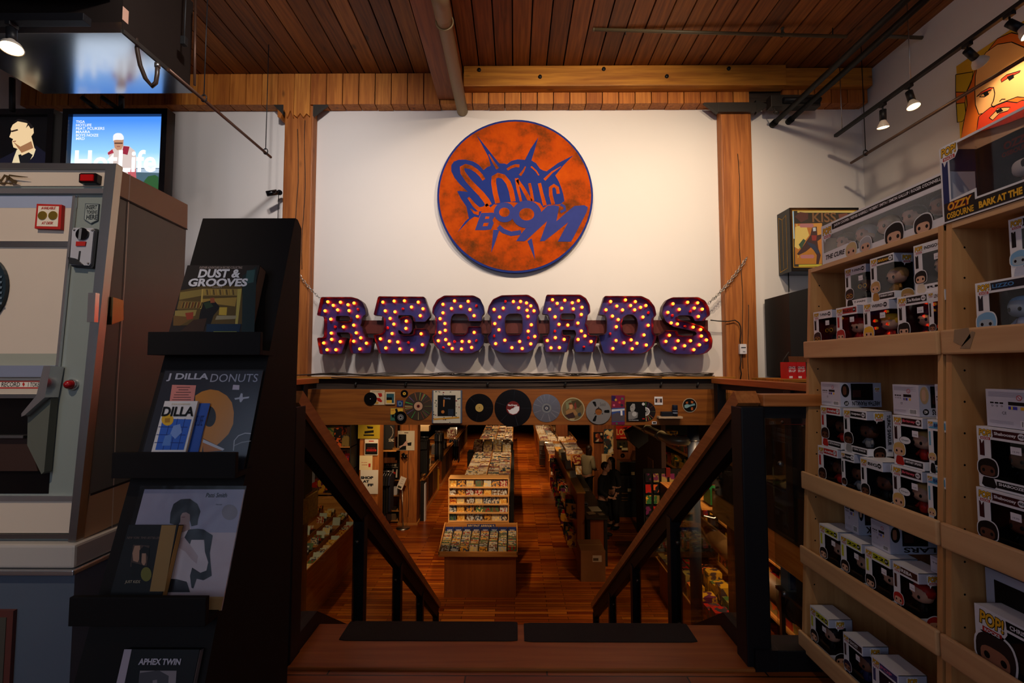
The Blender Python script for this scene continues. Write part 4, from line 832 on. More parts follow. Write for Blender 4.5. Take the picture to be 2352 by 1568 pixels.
cr.color_ramp.elements[0].color = lin((235,244,255)); cr.color_ramp.elements[0].position = 0.22; cr.color_ramp.elements[1].color = lin((62,122,216)); cr.color_ramp.elements[1].position = 0.95; q = cr.color_ramp.elements.new(0.55); q.color = lin((130,180,242))
L.new(sp.outputs['Z'], cr.inputs[0]); b_.inputs['Base Color'].default_value = (0,0,0,1); L.new(cr.outputs[0], b_.inputs['Emission Color']); b_.inputs['Emission Strength'].default_value = 1.6
def G(r, g, b): return glow('screen_%d_%d_%d' % (r, g, b), (r, g, b), 1.1)
def sp1(P): return sf.pts([(x/3.136, y/3.136) for x, y in P])
def art1(mb, fr, R):
    mb.flat(fr, R, -0.045, SKY)
    z = lambda P, c, d: mb.flat(fr, sp1(P), -0.044+d*1e-4, c)
    z([(880,1195),(1120,1195),(1120,1400),(880,1400)], G(70,96,110), 1); z([(920,1200),(1120,1200),(1120,1230),(920,1225)], G(170,190,210), 2)
    z([(1010,1290),(1040,1255),(1090,1245),(1115,1260),(1115,1400),(1010,1400)], G(40,84,44), 3)
    z([(745,1080),(790,1050),(850,1030),(900,1035),(945,1070),(955,1130),(950,1280),(870,1260),(790,1200),(770,1160)], G(214,196,190), 4)
    z([(860,1035),(905,1040),(890,1100),(850,1090)], G(150,40,60), 5); z([(745,1085),(780,1058),(790,1085),(750,1100)], G(170,50,70), 5); z([(890,1210),(950,1200),(955,1290),(900,1270)], G(190,90,96), 5)
    z([(788,985),(862,985),(860,1030),(845,1060),(815,1066),(795,1045)], G(190,140,110), 6); z([(795,1010),(855,1010),(855,1020),(795,1020)], G(90,60,50), 7)
    z(soft([(784,1000),(786,955),(810,940),(845,942),(863,965),(864,992),(800,990)], .2, 1), G(240,240,244), 8); z([(812,1035),(838,1035),(836,1042),(814,1042)], G(150,90,80), 8)
    for i, s in enumerate(('TIGA', 'HOTLIFE', 'FEAT. FCUKERS', 'MAARA', 'BOYS NOIZE', 'MRD')):
        x1 = (580, 628, 722, 618, 678, 578)[i]; y = 868 + i*24.6
        mb.text(fr, s, *T(sp1([(516, y-19), (x1, y)])), -0.0430, G(250,250,255), 0.012)
    mb.text(fr, 'HotLife', *T(sp1([(510, 1065), (1095, 1225)])), -0.0428, glow('screen_white', (255,255,255), 1.5), 0.02)
screen(sf, sp1([(453,782),(1180,1415)]), 'lit screen with blue sky poster of a seated man in a white cap', art1,
       [(atY(186, 222, 4.1), atY(225, 252, 4.2)), (atY(232, 222, 4.1), atY(275, 252, 4.2)), (atY(279, 222, 4.1), atY(279, 252, 4.2))])
def art2(mb, fr, R):
    mb.flat(fr, R, -0.045, glow('screen_black', (8,8,10), 0.3))
    z = lambda P, c, d: mb.flat(fr, sp1(P), -0.044+d*1e-4, c)
    z([(-60,1200),(-40,1130),(60,1080),(100,1040),(190,1080),(225,1030),(330,1110),(345,1250),(-60,1250)], G(16,16,30), 1)
    z([(85,1060),(205,1040),(222,1060),(205,1110),(150,1170),(90,1190),(40,1190),(62,1120)], G(220,200,160), 2); z([(95,1100),(170,1080),(200,1100),(165,1170),(110,1170)], G(20,20,24), 3)
    z([(55,880),(100,850),(160,870),(185,905),(205,900),(208,940),(190,965),(200,1000),(215,1060),(120,1105),(100,1060),(60,1045),(52,1015),(50,1000),(58,985),(30,970),(45,930),(40,910)], G(228,196,150), 4)
    z([(60,1005),(110,1040),(190,1000),(205,1050),(120,1085),(90,1045)], G(150,104,70), 5); z([(38,925),(90,912),(95,922),(50,935)], G(50,34,26), 6); z([(55,1000),(80,996),(76,1004),(56,1006)], G(130,70,56), 6)
    z([(55,862),(95,838),(150,845),(195,880),(205,905),(185,910),(170,885),(150,905),(165,870),(90,855)], G(24,20,20), 7)
screen(sf, sp1([(-370,784),(352,1420)]), 'lit dark screen showing a man in profile, partly cut by the left edge', art2, [(atY(28, 180, 4.15), atY(28, 255, 4.15))])
# security camera on the post
t = thing('security_camera', 'small black bullet camera on the left timber post', 'camera', atY(640, 441, 4.97))
a = atY(612, 445, 4.85); b = atY(636, 441, 4.9); mb = MB(); mb.tube([a, b], 0.03, BLKG, 16); mb.build('body', t); mb = MB(); mb.tube([a+(a-b)*0.02, a], 0.022, K(60,60,70,.1), 14); mb.build('lens', t)
mb = MB(); mb.tube([b, atY(641, 442, 4.98)], 0.012, BLKG, 8); mb.tube([atY(642, 442, 4.975), atY(642, 442, 4.99)], 0.03, BLKG, 14); mb.build('mount', t)
mb = MB(); mb.tube([atY(640, 445, 4.985), atY(639, 480, 4.985), atY(638, 520, 4.985)], 0.004, BLK, 5); mb.build('cable', t)
# ================================================================ VENDING MACHINE (left)
CRM = mat('cream_enamel', (206, 190, 172), 0.3, var=0.03, coat=0.3); GRN = mat('sage_grey_enamel', (132, 140, 134), 0.3, var=0.04, coat=0.3); SIDE = mat('side_grey_enamel', (104, 104, 96), 0.35, var=0.05)
TANP = mat('side_tan_panel', (186, 146, 108), 0.4, var=0.05); BASEP = mat('base_blue_grey', (84, 94, 108), 0.4, var=0.05)
XM = -1.455
q0 = hit(268, 388, (XM,0,0), (1,0,0)); q1 = hit(178, 1240, (XM,0,0), (1,0,0)); up = (q0-q1).normalized()
mf = Fr(q1, (1,0,0), up)         # leaning front plane, runs through the right front corner
zt = q0.z; zb = q1.z
MT = thing('vending_machine', 'vintage cream and grey coin machine with steel trim', 'machine', (-1.9, 1.75, 0))
p = lambda P: mf.pts(P)
xl = -2.6
bY = hit(428, 470, (XM,0,0), (1,0,0)).y; 
mb = MB(); fs = Fr((XM, 0, 0), (0,1,0), (0,0,1)); sp_ = lambda P: [fs.px(x, y) for x, y in P]
sideP = [(q1.y, zb), (q0.y, zt), (q0.y+0.05, zt-0.0), (bY, hit(428,470,(XM,0,0),(1,0,0)).z), (bY, zb)]
# carcass: side outline pushed left
V = [(XM-0.004, a, b) for a, b in sideP]; W = [(xl, a, b) for a, b in sideP]; n = len(V)
mb.add(V+W, [tuple(range(n)), tuple(range(2*n-1, n-1, -1))] + [(i, (i+1) % n, n+(i+1) % n, n+i)[::-1] for i in range(n)], GRN)
mb.build('cabinet', MT)
mb = MB(); mb.slab(fs, [(q1.y+.02, zb), (q0.y+0.02, zt-0.03), (bY, sideP[3][1]-0.01), (bY, zb)], 0, 0.003, SIDE)
mb.slab(fs, sp_([(268,388),(428,470),(427,527),(262,447)]), 0.003, 0.006, TANP); mb.slab(fs, sp_([(203,1135),(300,1100),(420,1060),(420,1130),(300,1185),(186,1238)]), 0.003, 0.006, TANP)
mb.stroke(fs, sp_([(262,447),(427,527)]), 0.006, 0.007, BLK); mb.stroke(fs, sp_([(203,1136),(420,1058)]), 0.008, 0.007, BLK); mb.stroke(fs, sp_([(295,400),(283,640),(265,900),(252,1240)]), 0.004, 0.0065, CRM)
mb.build('side_panel', MT)
mb = MB(); mb.slab(mf, p([(-420,378),(268,382),(262,428),(-420,428)]), -0.01, 0.004, CRM); mb.build('top_band', MT)
mb = MB(); mb.slab(mf, p([(-420,376),(276,380),(276,392),(-420,389)]), -0.01, 0.015, STEEL); mb.slab(mf, p([(-420,434),(247,436),(246,447),(-420,447)]), -0.01, 0.012, CHROME); mb.build('top_trim', MT)
mb = MB(); mb.slab(mf, p([(253,382),(277,382),(186,1240),(168,1240)]), -0.01, 0.018, STEEL); mb.build('corner_trim', MT)
mb = MB(); mb.slab(mf, p([(-420,450),(180,450),(134,885),(-420,885)]), 0.0, 0.003, CRM); mb.flat(mf, p([(-420,450),(180,450),(178,478),(-420,478)]), 0.0034, K(150,160,182,.3)); mb.flat(mf, p([(-420,812),(142,812),(139,840),(-420,840)]), 0.0034, K(150,152,138)); mb.build('display_panel', MT)
mb = MB(); mb.slab(mf, p([(-420,554),(166,556),(165,568),(-420,566)]), 0.003, 0.010, STEEL); mb.build('rail_trim', MT)
mb = MB(); mb.slab(mf, p([(174,452),(180,452),(137,885),(131,885)]), 0.003, 0.012, CHROME); mb.build('panel_edge', MT)
mb = MB(); c = mf.px(-40, 668); r_ = mf.px(24, 668)[0]-c[0]; mb.slab(mf, circ(c[0], c[1], r_, 40, r_*1.25), 0.004, 0.016, K(34,48,56,.3)); mb.slab(mf, circ(c[0], c[1], r_*0.86, 40, r_*1.08), 0.016, 0.018, K(20,28,34,.3))
for k in range(6): mb.flat(mf, p([(-60,640+k*12),(18,636+k*12),(17,641+k*12),(-60,645+k*12)]), 0.0185, K(96,112,124))
mb.build('speaker_dial', MT)
mb = MB(); mb.slab(mf, p([(-420,840),(140,840),(132,866),(-420,866)]), 0.003, 0.02, K(124,130,150,.3)); mb.build('coin_ledge', MT)
mb = MB(); mb.slab(mf, p([(-420,868),(128,868),(120,912),(-420,912)]), 0.003, 0.006, K(186,172,156)); mb.flat(mf, p([(-420,874),(106,874),(114,882),(106,892),(-420,892)]), 0.0065, RED); mb.flat(mf, p([(-420,877),(100,877),(106,882),(100,889),(-420,889)]), 0.0067, K(214,204,190))
mb.text(mf, '7" RECORD', *T(p([(-3,877),(50,888)])), 0.007, PBLACK, 0.01); mb.text(mf, '1 TOKEN', *T(p([(70,878),(100,888)])), 0.007, PBLACK, 0.01); mb.flat(mf, p([(56,882),(59,877),(62,882),(59,888)]), 0.007, RED); mb.build('price_strip', MT)
mb = MB(); mb.slab(mf, p([(134,842),(150,842),(137,912),(92,952),(85,955),(85,948),(118,908)]), 0.004, 0.05, CHROME); mb.build('chute_frame', MT)
mb = MB(); mb.slab(mf, p([(-420,914),(120,914),(88,950),(84,1020),(115,1085),(112,1133),(-420,1133)]), -0.004, 0.002, BLKG); mb.slab(mf, p([(-420,905),(118,905),(108,914),(-420,914)]), 0.002, 0.03, STEEL); mb.slab(mf, p([(-420,998),(75,998),(74,1004),(-420,1004)]), 0.002, 0.03, STEEL); mb.slab(mf, p([(-420,1004),(74,1004),(95,1080),(-420,1080)]), 0.002, 0.012, K(58,40,34,.4)); mb.build('dispensing_bay', MT)
mb = MB(); mb.slab(mf, p([(85,950),(137,914),(122,1080),(116,1085),(84,1020)]), 0.004, 0.03, K(90,92,82)); mb.build('chute_cheek', MT)
mb = MB(); mb.slab(mf, p([(-420,1135),(176,1137),(175,1148),(-420,1148)]), 0.0, 0.014, CHROME); mb.slab(mf, p([(-420,1222),(172,1224),(171,1234),(-420,1234)]), 0.0, 0.014, STEEL); mb.build('lower_trim', MT)
mb = MB(); mb.slab(mf, p([(-420,1149),(175,1149),(172,1222),(-420,1222)]), -0.004, 0.008, CRM); mb.build('lower_band', MT)
t = MT; mb = MB(); mb.slab(mf, soft(p([(195,404),(237,404),(235,427),(194,427)]), .1, 1), 0.004, 0.022, BLKG); bx_ = mb.build('indicator_light', t); mb = MB(); mb.slab(mf, p([(200,408),(229,408),(228,422),(199,422)]), 0.022, 0.026, mat('red_lens', (150,16,18), 0.2, emit=(200,10,10), es=0.15)); mb.build('red_lens', bx_)
BRS = mat('brass_script', (150, 124, 84), 0.3, 0.9)
mb = MB(); mb.stroke(mf, p([(-30,424),(-5,404),(6,414),(14,420),(22,408),(30,412),(40,420),(50,424)]), 0.012, 0.016, BRS); mb.stroke(mf, p([(28,418),(34,408),(60,411),(76,412)]), 0.010, 0.018, BRS, 0.002); mb.stroke(mf, p([(-60,422),(-30,410),(-10,424),(40,425)]), 0.006, 0.014, BRS); mb.build('script_emblem', t)
mb = MB(); mb.slab(mf, p([(95,472),(152,474),(149,530),(90,528)]), 0.004, 0.016, RED); mb.flat(mf, p([(99,477),(146,478),(143,524),(95,523)]), 0.0165, K(222,208,186)); GOLD = mat('gold_coin', (176, 146, 60), 0.3, 0.8)
for x in (109, 133): q = mf.px(x, 499); mb.slab(mf, circ(q[0], q[1], mf.px(x+10, 499)[0]-q[0], 20), 0.0165, 0.019, GOLD)
mb.text(mf, 'AVAILABLE', *T(p([(106,479),(138,485)])), 0.0172, RED, 0.02, 0.2); mb.text(mf, 'AT DESK', *T(p([(107,513),(133,519)])), 0.0172, RED, 0.02, 0.2); mb.build('token_sign', t)
mb = MB(); mb.slab(mf, p([(198,468),(230,469),(227,507),(211,515),(195,505)]), 0.001, 0.004, K(70,78,82)); mb.flat(mf, p([(200,470),(228,471),(225,506),(211,513),(197,504)]), 0.0045, K(150,158,152))
for s, y0, y1_ in (('INSERT', 472, 482), ('TOKENS', 484, 492), ('HERE', 494, 505)): mb.text(mf, s, *T(p([(202,y0),(225,y1_)])), 0.005, K(24,30,34), 0.02)
mb.build('token_decal', t)
mb = MB(); mb.slab(mf, soft(p([(176,526),(232,528),(222,618),(170,614)]), .06, 1), 0.002, 0.012, BLK); mb.slab(mf, soft(p([(177,527),(226,528),(218,613),(171,611)]), .06, 1), 0.012, 0.018, mat('polished_plate', (206,206,212), 0.25, 0.35)); sl_ = mb.build('coin_slot_plate', t)
q = mf.px(202, 542); mb = MB(); mb.slab(mf, circ(q[0], q[1], mf.px(216, 542)[0]-q[0], 24), 0.018, 0.024, BLKG); mb.flat(mf, p([(197,530),(203,530),(200,555),(194,555)]), 0.0245, K(120,120,122,.2)); mb.build('coin_slot', sl_)
mb = MB(); mb.slab(mf, p([(188,559),(210,559),(208,569),(187,569)]), 0.018, 0.022, RED); mb.build('reject_button', sl_)
mb = MB(); mb.slab(mf, p([(193,580),(197,580),(194,602),(190,602)]), 0.018, 0.019, BLK); mb.slab(mf, p([(172,595),(188,598),(204,612),(175,610)]), 0.018, 0.026, BLK); mb.build('return_slot', sl_)
for x, y in ((182,532),(223,533),(174,606),(214,608)): q = mf.px(x, y); mb = MB(); mb.lathe([(0.004, 0), (0.003, 0.003), (0, 0.004)], mf.P(q[0], q[1], 0.018), STEEL, mf.n, 8); mb.build('screw', sl_)
q = mf.px(169, 883); mb = MB(); mb.lathe([(0.019, 0), (0.020, 0.008), (0.016, 0.012)], mf.P(*q, 0.0), CHROME, mf.n, 20); bz_ = mb.build('button_ring', t); mb = MB(); mb.lathe([(0.015, 0.008), (0.014, 0.022), (0.008, 0.029), (0, 0.031)], mf.P(*q, 0.0), mat('red_button', (150,20,26), 0.2), mf.n, 18); mb.build('push_button', bz_)
mb = MB(); P = sp_([(246,682),(270,690),(270,735),(243,745)]); mb.slab(fs, P, 0.003, 0.022, BRS); mb.build('lock_plate', t); mb = MB(); a = hit(248, 710, (XM+0.03,0,0), (1,0,0)); mb.box(XM+0.005, XM+0.03, a.y-0.05, a.y-0.035, a.z-0.05, a.z+0.05, CHROME); mb.build('door_latch', t)
# base cabinet under the ledge
lz = hit(178, 1262, (XM+0.02,0,0), (1,0,0)); yb = lz.y-0.02
mb = MB(); mb.box(xl, XM+0.03, yb, bY+0.03, zb-0.075, zb-0.001, K(176,168,160,.3), 0.008); mb.build('ledge', t)
mb = MB(); mb.box(xl, XM+0.036, yb-0.008, bY+0.03, zb-0.095, zb-0.078, CHROME, 0.004); mb.build('ledge_trim', t)
mb = MB(); mb.box(xl, XM+0.02, yb+0.015, bY+0.02, 0.0, zb-0.095, BASEP); bs = mb.build('base_cabinet', t)
mb = MB(); bfz = Fr((0, yb+0.015, 0)); a = bfz.px(40, 1398); mb.slab(bfz, rect(-2.3, 0.1, a[0], a[1]), 0, 0.012, K(92,50,44)); mb.slab(bfz, rect(-2.28, 0.12, a[0]-0.02, a[1]-0.02), 0.012, 0.014, K(74,70,62)); mb.build('service_door', t)
# ================================================================ BLACK DISPLAY STAND (left)
tau = math.radians(17); ct, st = math.cos(tau), math.sin(tau)
SX0, SX1 = -1.175, -0.825
def panelY(z): return 1.545 + (z-1.44)*math.tan(tau)      # front face of the leaning panel
stand = thing('display_stand', 'tall black leaning display stand with ledges holding books and record sleeves', 'display stand', (-1.0, 1.4, 0))
STB = mat('stand_black', (22, 17, 15), 0.7, var=0.08, spec=0.2)
yb = panelY(1.885)+0.02
mb = MB(); fs2 = Fr((SX0, 0, 0), (0,1,0), (0,0,1)); mb.slab(fs2, [(panelY(0), 0), (panelY(0)+0.6, 0), (yb+0.03, 1.86), (panelY(1.88)+0.02, 1.885), (panelY(1.885), 1.885)], 0, SX1-SX0, STB); mb.build('leaning_panel', stand)
for zt, nm in ((1.44, 'a'), (1.075, 'b'), (0.715, 'c'), (0.355, 'd')):
    y = panelY(zt); mb = MB(); mb.box(SX0-0.01, SX1+0.005, y-0.085, y-0.07, zt-0.075, zt, STB, 0.002); mb.box(SX0-0.01, SX1+0.005, y-0.07, y+0.005, zt-0.075, zt-0.060, STB); mb.build('ledge', stand)
def sfr(z0, off=0.0):            # leaning frame just off the panel; origin above ledge z0
    zz = z0-0.058; return Fr((0, panelY(zz)-off, zz), (1,0,0), (0, st, ct))
# ---- book on the top ledge
f = sfr(1.44, 0.055); t = thing('hardcover_book', 'thick book with a photo of a record library on the top ledge', 'book', (-0.98, f.o.y, f.o.z))
A = f.px(430, 606)[0]; B = f.px(596, 612)[0]; H = f.px(500, 609)[1]; cv = rect(A+.002, 0.001, B, H)
q = lambda P: [f.px(200+x/2.614, 480+y/2.614) for x, y in P]
mb = MB(); mb.slab(f, cv, -0.044, 0.0, K(40,34,32), K(30,26,25)); 
for P, c in [([(560,490),(700,460),(930,460),(940,690),(530,700)], K(88,70,34)), ([(560,500),(700,480),(690,520),(555,545)], K(140,120,60)), ([(700,478),(915,480),(905,520),(695,520)], K(150,126,64)), ([(552,550),(680,556),(675,598),(540,600)], K(120,96,50)), ([(690,540),(900,530),(890,585),(690,560)], K(160,130,60)), ([(530,610),(660,605),(650,640),(520,690)], K(150,130,70)), ([(520,640),(650,650),(560,700),(518,700)], K(110,80,40)), ([(690,480),(700,480),(690,600),(680,600)], K(190,160,80)), ([(905,480),(930,478),(905,690),(890,690)], K(176,160,80)), ([(700,560),(760,545),(800,590),(760,640),(740,700),(665,700),(680,620)], K(18,18,22)), ([(740,535),(765,532),(768,562),(742,564)], K(150,80,50)), ([(700,565),(735,555),(760,585),(715,600)], K(40,60,40)), ([(795,590),(842,590),(838,638),(792,636)], K(190,160,60)), ([(780,640),(900,640),(890,660),(770,665)], K(150,140,110)), ([(720,690),(925,690),(915,738),(715,738)], K(20,46,70)), ([(640,665),(720,655),(700,735),(560,735)], K(60,40,30)), ([(935,400),(1020,345),(1005,740),(930,740)], K(26,44,46)), ([(960,370),(1010,365),(1000,440),(950,450)], K(50,84,84)), ([(590,625),(640,618),(636,660),(600,665)], K(150,60,40)), ([(760,735),(900,735),(898,742),(760,742)], K(150,160,70))]:
    mb.flat(f, q(P), 0.0006+len(mb.F)*2e-5, c)
for k in range(14):
    x = 565+k*9; mb.flat(f, q([(x+8,560),(x+13,560),(x+3,595),(x-2,595)]), 0.0015+k*1e-5, [K(150,110,50), K(70,50,30), K(160,140,80), K(120,50,30)][k % 4]); mb.flat(f, q([(705+k*13,484),(711+k*13,484),(715+k*13,516),(709+k*13,516)]), 0.0016+k*1e-5, [K(180,150,70), K(80,60,34), K(170,130,60)][k % 3])
mb.text(f, 'DUST &', *T(q([(680,362),(918,414)])), 0.0022, PWHITE, 0.04); mb.text(f, 'GROOVES', *T(q([(618,418),(960,466)])), 0.0022, PWHITE, 0.04); mb.text(f, 'VOLUME 2', *T(q([(755,466),(810,474)])), 0.0022, K(190,180,170)); mb.text(f, 'FURTHER ADVENTURES IN RECORD COLLECTING', *T(q([(680,346),(932,360)])), 0.0022, K(190,170,160))
mb.build('cover', t); mb = MB(); mb.box(A+0.004, B+0.0, -0.0, 0.0, 0, 0, K(150,130,100)) if False else None
mb.slab(f, rect(A+0.004, 0.004, B+0.001, H-0.003), -0.040, -0.004, K(120,96,80)); mb.build('page_block', t)
# ---- large sleeve on the second ledge
f = sfr(1.075, 0.010); t = thing('record_sleeve', 'large dark grey record sleeve with an orange ring, on the second ledge', 'record sleeve', (-1.0, f.o.y, f.o.z))
q = lambda P: [f.px(200+x/2.614, 480+y/2.614) for x, y in P]
A = f.px(380, 850)[0]; H = f.px(500, 851)[1]; B = f.px(603, 855)[0]
mb = MB(); mb.slab(f, rect(A, -0.002, B, H), -0.003, 0.0, K(40,40,46)); OR = K(206,132,34)
mb.flat(f, q([(650,1120),(690,1095),(740,1082),(790,1090),(840,1120),(870,1160),(882,1220),(878,1290),(850,1350),(800,1400),(775,1420),(700,1380),(690,1460),(640,1460),(650,1300)]), 0.0006, OR); mb.flat(f, q(circ(735,1245,40,20,62)), 0.0009, K(30,28,30))
mb.flat(f, q([(700,1380),(826,1440),(815,1450),(695,1400)]), 0.001, K(200,200,200)); mb.flat(f, q([(690,1372),(822,1438),(700,1382)]), 0.0011, K(90,40,24)); mb.flat(f, q([(695,1400),(820,1448),(700,1460)]), 0.0009, K(190,110,30))
mb.flat(f, q([(885,1135),(915,1130),(925,1105),(935,1108),(935,1130),(975,1125),(972,1135),(940,1140),(925,1160),(918,1158),(915,1140),(890,1145)]), 0.0009, K(190,190,196))
mb.flat(f, q([(878,1055),(916,1057),(914,1085),(873,1084)]), 0.0009, K(200,190,200)); mb.flat(f, q([(512,1055),(656,1058),(640,1165),(495,1165)]), 0.0010, K(226,140,124))
for k, (a, b) in enumerate(((540,620),(550,610),(535,625),(524,612),(520,625),(512,625))): mb.flat(f, q([(a,1068+k*15),(b,1068+k*15),(b,1072+k*15),(a,1072+k*15)]), 0.0012, K(90,50,44))
mb.text(f, 'J DILLA', *T(q([(488,986),(725,1034)])), 0.0012, K(190,190,198), 0.03); mb.text(f, 'DONUTS', *T(q([(750,990),(1022,1038)])), 0.0012, K(180,180,190))
mb.stroke(f, q([(880,1450),(885,1390),(910,1360),(950,1345),(985,1348)]), 0.003, 0.0012, K(170,170,170)); mb.stroke(f, q([(885,1420),(930,1400),(985,1392)]), 0.002, 0.0013, K(150,150,150))
mb.build('cover', t); mb = MB(); mb.slab(f, rect(A-0.004, -0.002, B+0.003, H+0.004), 0.0022, 0.0026, clear('plastic_sleeve', (0.96,0.96,0.98), 0.08, 0.2)); mb.build('plastic_wrap', t)
def small_book(z, P, th, off, spine_side, name, label, cover, pages, prints, px_scale):
    f = sfr(z, off); q = lambda L: [f.px(*px_scale(x, y)) for x, y in L]; t = thing(name, label, 'book', (f.P(*q(P)[0]).x, f.o.y, f.o.z))
    PP = q(P); x0 = min(PP[0][0], PP[3][0]) if False else (PP[0][0]+PP[3][0])/2; x1 = (PP[1][0]+PP[2][0])/2; h = PP[0][1]
    mb = MB(); mb.slab(f, rect(x0, 0.001, x1, h), -th, 0, cover); 
    for i, pr in enumerate(prints):
        if pr[0] == 'T': mb.text(f, pr[1], *T(q(pr[2])), 0.002+i*1e-5, pr[3], pr[4] if len(pr) > 4 else 0.0)
        else: mb.flat(f, q(pr[0]), 0.0006+i*4e-5, pr[1])
    mb.build('cover', t); mb = MB(); mb.slab(f, rect(x0+.003, 0.003, x1+0.0012, h-0.002), -th+0.003, -0.003, pages); mb.build('page_block', t); return t
c4 = lambda x, y: (200+x/2.614, 480+y/2.614); c5 = lambda x, y: (200+x/2.914, 1030+y/2.914)
BPAGE = K(190,140,90)
small_book(1.075, [(540,1165),(740,1168),(660,1460),(470,1460)], 0.012, 0.016, 1, 'paperback_book', 'blue paperback behind the white paperback on the second ledge', K(52,92,176), BPAGE,
    [([(690,1168),(740,1168),(660,1460),(610,1460)], K(48,84,166)), ('T', 'THE LIFE', [(640,1240),(690,1300)], K(20,40,100))], c4)
small_book(1.075, [(462,1152),(666,1168),(585,1458),(390,1458)], 0.010, 0.030, 1, 'paperback_book', 'white paperback with a blue grid picture, front of the second ledge', K(222,216,214), K(200,170,130),
    [([(455,1258),(628,1262),(580,1445),(410,1445)], K(50,96,190))] + [([(455+k*44,1258),(459+k*44,1258),(414+k*44,1445),(410+k*44,1445)], K(24,50,120)) for k in range(1, 4)] + [([(442-k*12,1258+k*47),(616-k*12,1260+k*47),(615-k*12,1264+k*47),(441-k*12,1262+k*47)], K(24,50,120)) for k in range(1, 4)] + [([(520,1300),(560,1290),(570,1340),(530,1380),(500,1350)], K(120,150,210)), ([(470,1360),(510,1350),(500,1420),(450,1420)], K(90,130,200)), (circ(484,1264,36,20,36), K(220,170,40)), ([(468,1256),(500,1254),(498,1280),(468,1282)], K(170,120,30)),
     ('T', 'DILLA', [(462,1186),(638,1244)], PBLACK, 0.03), ('T', 'DAN CHARNAS', [(512,1166),(620,1176)], K(200,180,130))], c4)
# ---- large sleeve on the third ledge
f = sfr(0.715, 0.010); t = thing('record_sleeve', 'large pale record sleeve with a black-haired figure in white shirt, in crinkled plastic', 'record sleeve', (-1.0, f.o.y, f.o.z))
q = lambda P: [f.px(*c5(x, y)) for x, y in P]; A = f.px(*c5(385, 272))[0]; B = f.px(*c5(1055, 290))[0]; H = f.px(*c5(700, 272))[1]
mb = MB(); mb.slab(f, rect(A, -0.004, B-0.002, H), -0.004, 0.0, K(186,166,166)); mb.flat(f, rect(A, H*0.62+.0, B-.002, H), 0.0003, K(150,144,160)); mb.flat(f, rect(A, -0.004, B-.002, 0.03), 0.0003, K(190,150,96))
for P, c in [([(540,860),(560,800),(590,700),(600,560),(640,520),(690,520),(720,600),(780,610),(810,700),(830,790),(780,830),(700,860),(690,900),(640,890)], K(196,178,176)), ([(545,870),(600,872),(668,890),(690,960),(530,960)], K(36,32,36)), ([(650,600),(680,540),(740,535),(780,540),(842,580),(822,700),(835,850),(780,880),(735,870),(712,935),(700,930),(690,850),(705,795),(760,830),(800,815),(812,760),(790,690),(785,610),(700,610),(690,640)], K(16,16,24)),
             ([(610,430),(625,400),(690,400),(700,450),(685,490),(690,540),(640,560),(610,540),(625,490)], K(150,120,112)), ([(555,500),(560,430),(580,370),(630,338),(690,335),(740,370),(760,420),(745,470),(740,510),(700,520),(690,480),(690,440),(665,425),(640,430),(628,450),(625,490),(610,515)], K(16,14,18)), ([(600,610),(650,590),(690,640),(745,720),(735,770),(700,740),(660,690),(610,660)], K(176,152,148)), ([(632,455),(660,455),(655,462),(636,462)], K(120,80,80))]:
    mb.flat(f, q(P), 0.0006+len(mb.F)*4e-5, c)
mb.text(f, 'Patti Smith', *T(q([(802,296),(935,326)])), 0.0014, PBLACK, 0.01, 0.1); mb.text(f, 'Horses', *T(q([(865,368),(905,378)])), 0.0014, PBLACK)
mb.flat(f, q(circ(955,425,52,24,52)), 0.0012, K(130,120,124)); mb.build('cover', t)
# crinkled plastic wrap
mb = MB(); nx, ny = 26, 26; rr = random.Random(4); x0, x1, y0_, y1_ = A-0.012, B+0.004, -0.003, H+0.010
mb.add([f.P(x0+(x1-x0)*i/nx, y0_+(y1_-y0_)*j/ny, 0.003+0.0016*rr.random()) for j in range(ny+1) for i in range(nx+1)], [(j*(nx+1)+i, j*(nx+1)+i+1, (j+1)*(nx+1)+i+1, (j+1)*(nx+1)+i) for j in range(ny) for i in range(nx)], clear('plastic_sleeve', (0.96,0.96,0.98), 0.08, 0.2), True); mb.build('plastic_wrap', t)
small_book(0.715, [(265,510),(598,512),(520,955),(175,955)], 0.022, 0.034, 1, 'paperback_book', 'black paperback with a photo of two people, front left of the third ledge', K(20,18,18), K(196,146,80),
    [([(500,512),(598,512),(520,955),(420,955)], K(150,112,60)), ([(310,642),(420,648),(400,790),(290,790)], K(70,52,44)), ([(320,650),(355,648),(360,720),(340,760),(310,750),(305,700)], K(160,120,96)), ([(370,690),(395,690),(395,760),(380,790),(365,760)], K(160,120,96)), ([(352,680),(380,652),(418,665),(415,740),(396,700),(365,700),(362,770),(350,740)], K(14,12,14)), ([(298,760),(340,770),(420,790),(400,870),(300,860)], K(14,12,12)), (circ(397,840,36,20,48), K(110,104,40)), ('T', 'JUST KIDS', [(262,880),(355,904)], K(190,170,140)), ('T', 'NEW YORK TIMES BESTSELLER', [(275,588),(488,604)], K(110,90,80))], c5)
# ---- box set on the bottom ledge
small_book(0.355, [(250,1342),(748,1328),(700,1640),(190,1640)], 0.02, 0.02, 1, 'hardcover_book', 'black book with a grey building picture and white spine on the lowest ledge', K(20,20,22), K(120,110,110),
    [([(250,1342),(300,1342),(245,1600),(190,1600)], K(176,160,168)), ([(355,1485),(600,1485),(590,1640),(340,1640)], K(140,128,130)), ([(355,1500),(480,1482),(548,1520),(540,1640),(340,1640)], K(74,70,74)), ([(440,1550),(470,1545),(470,1640),(440,1640)], K(130,120,124)), ('T', 'APHEX TWIN', [(355,1402),(625,1446)], K(186,176,184), 0.04)], c5)
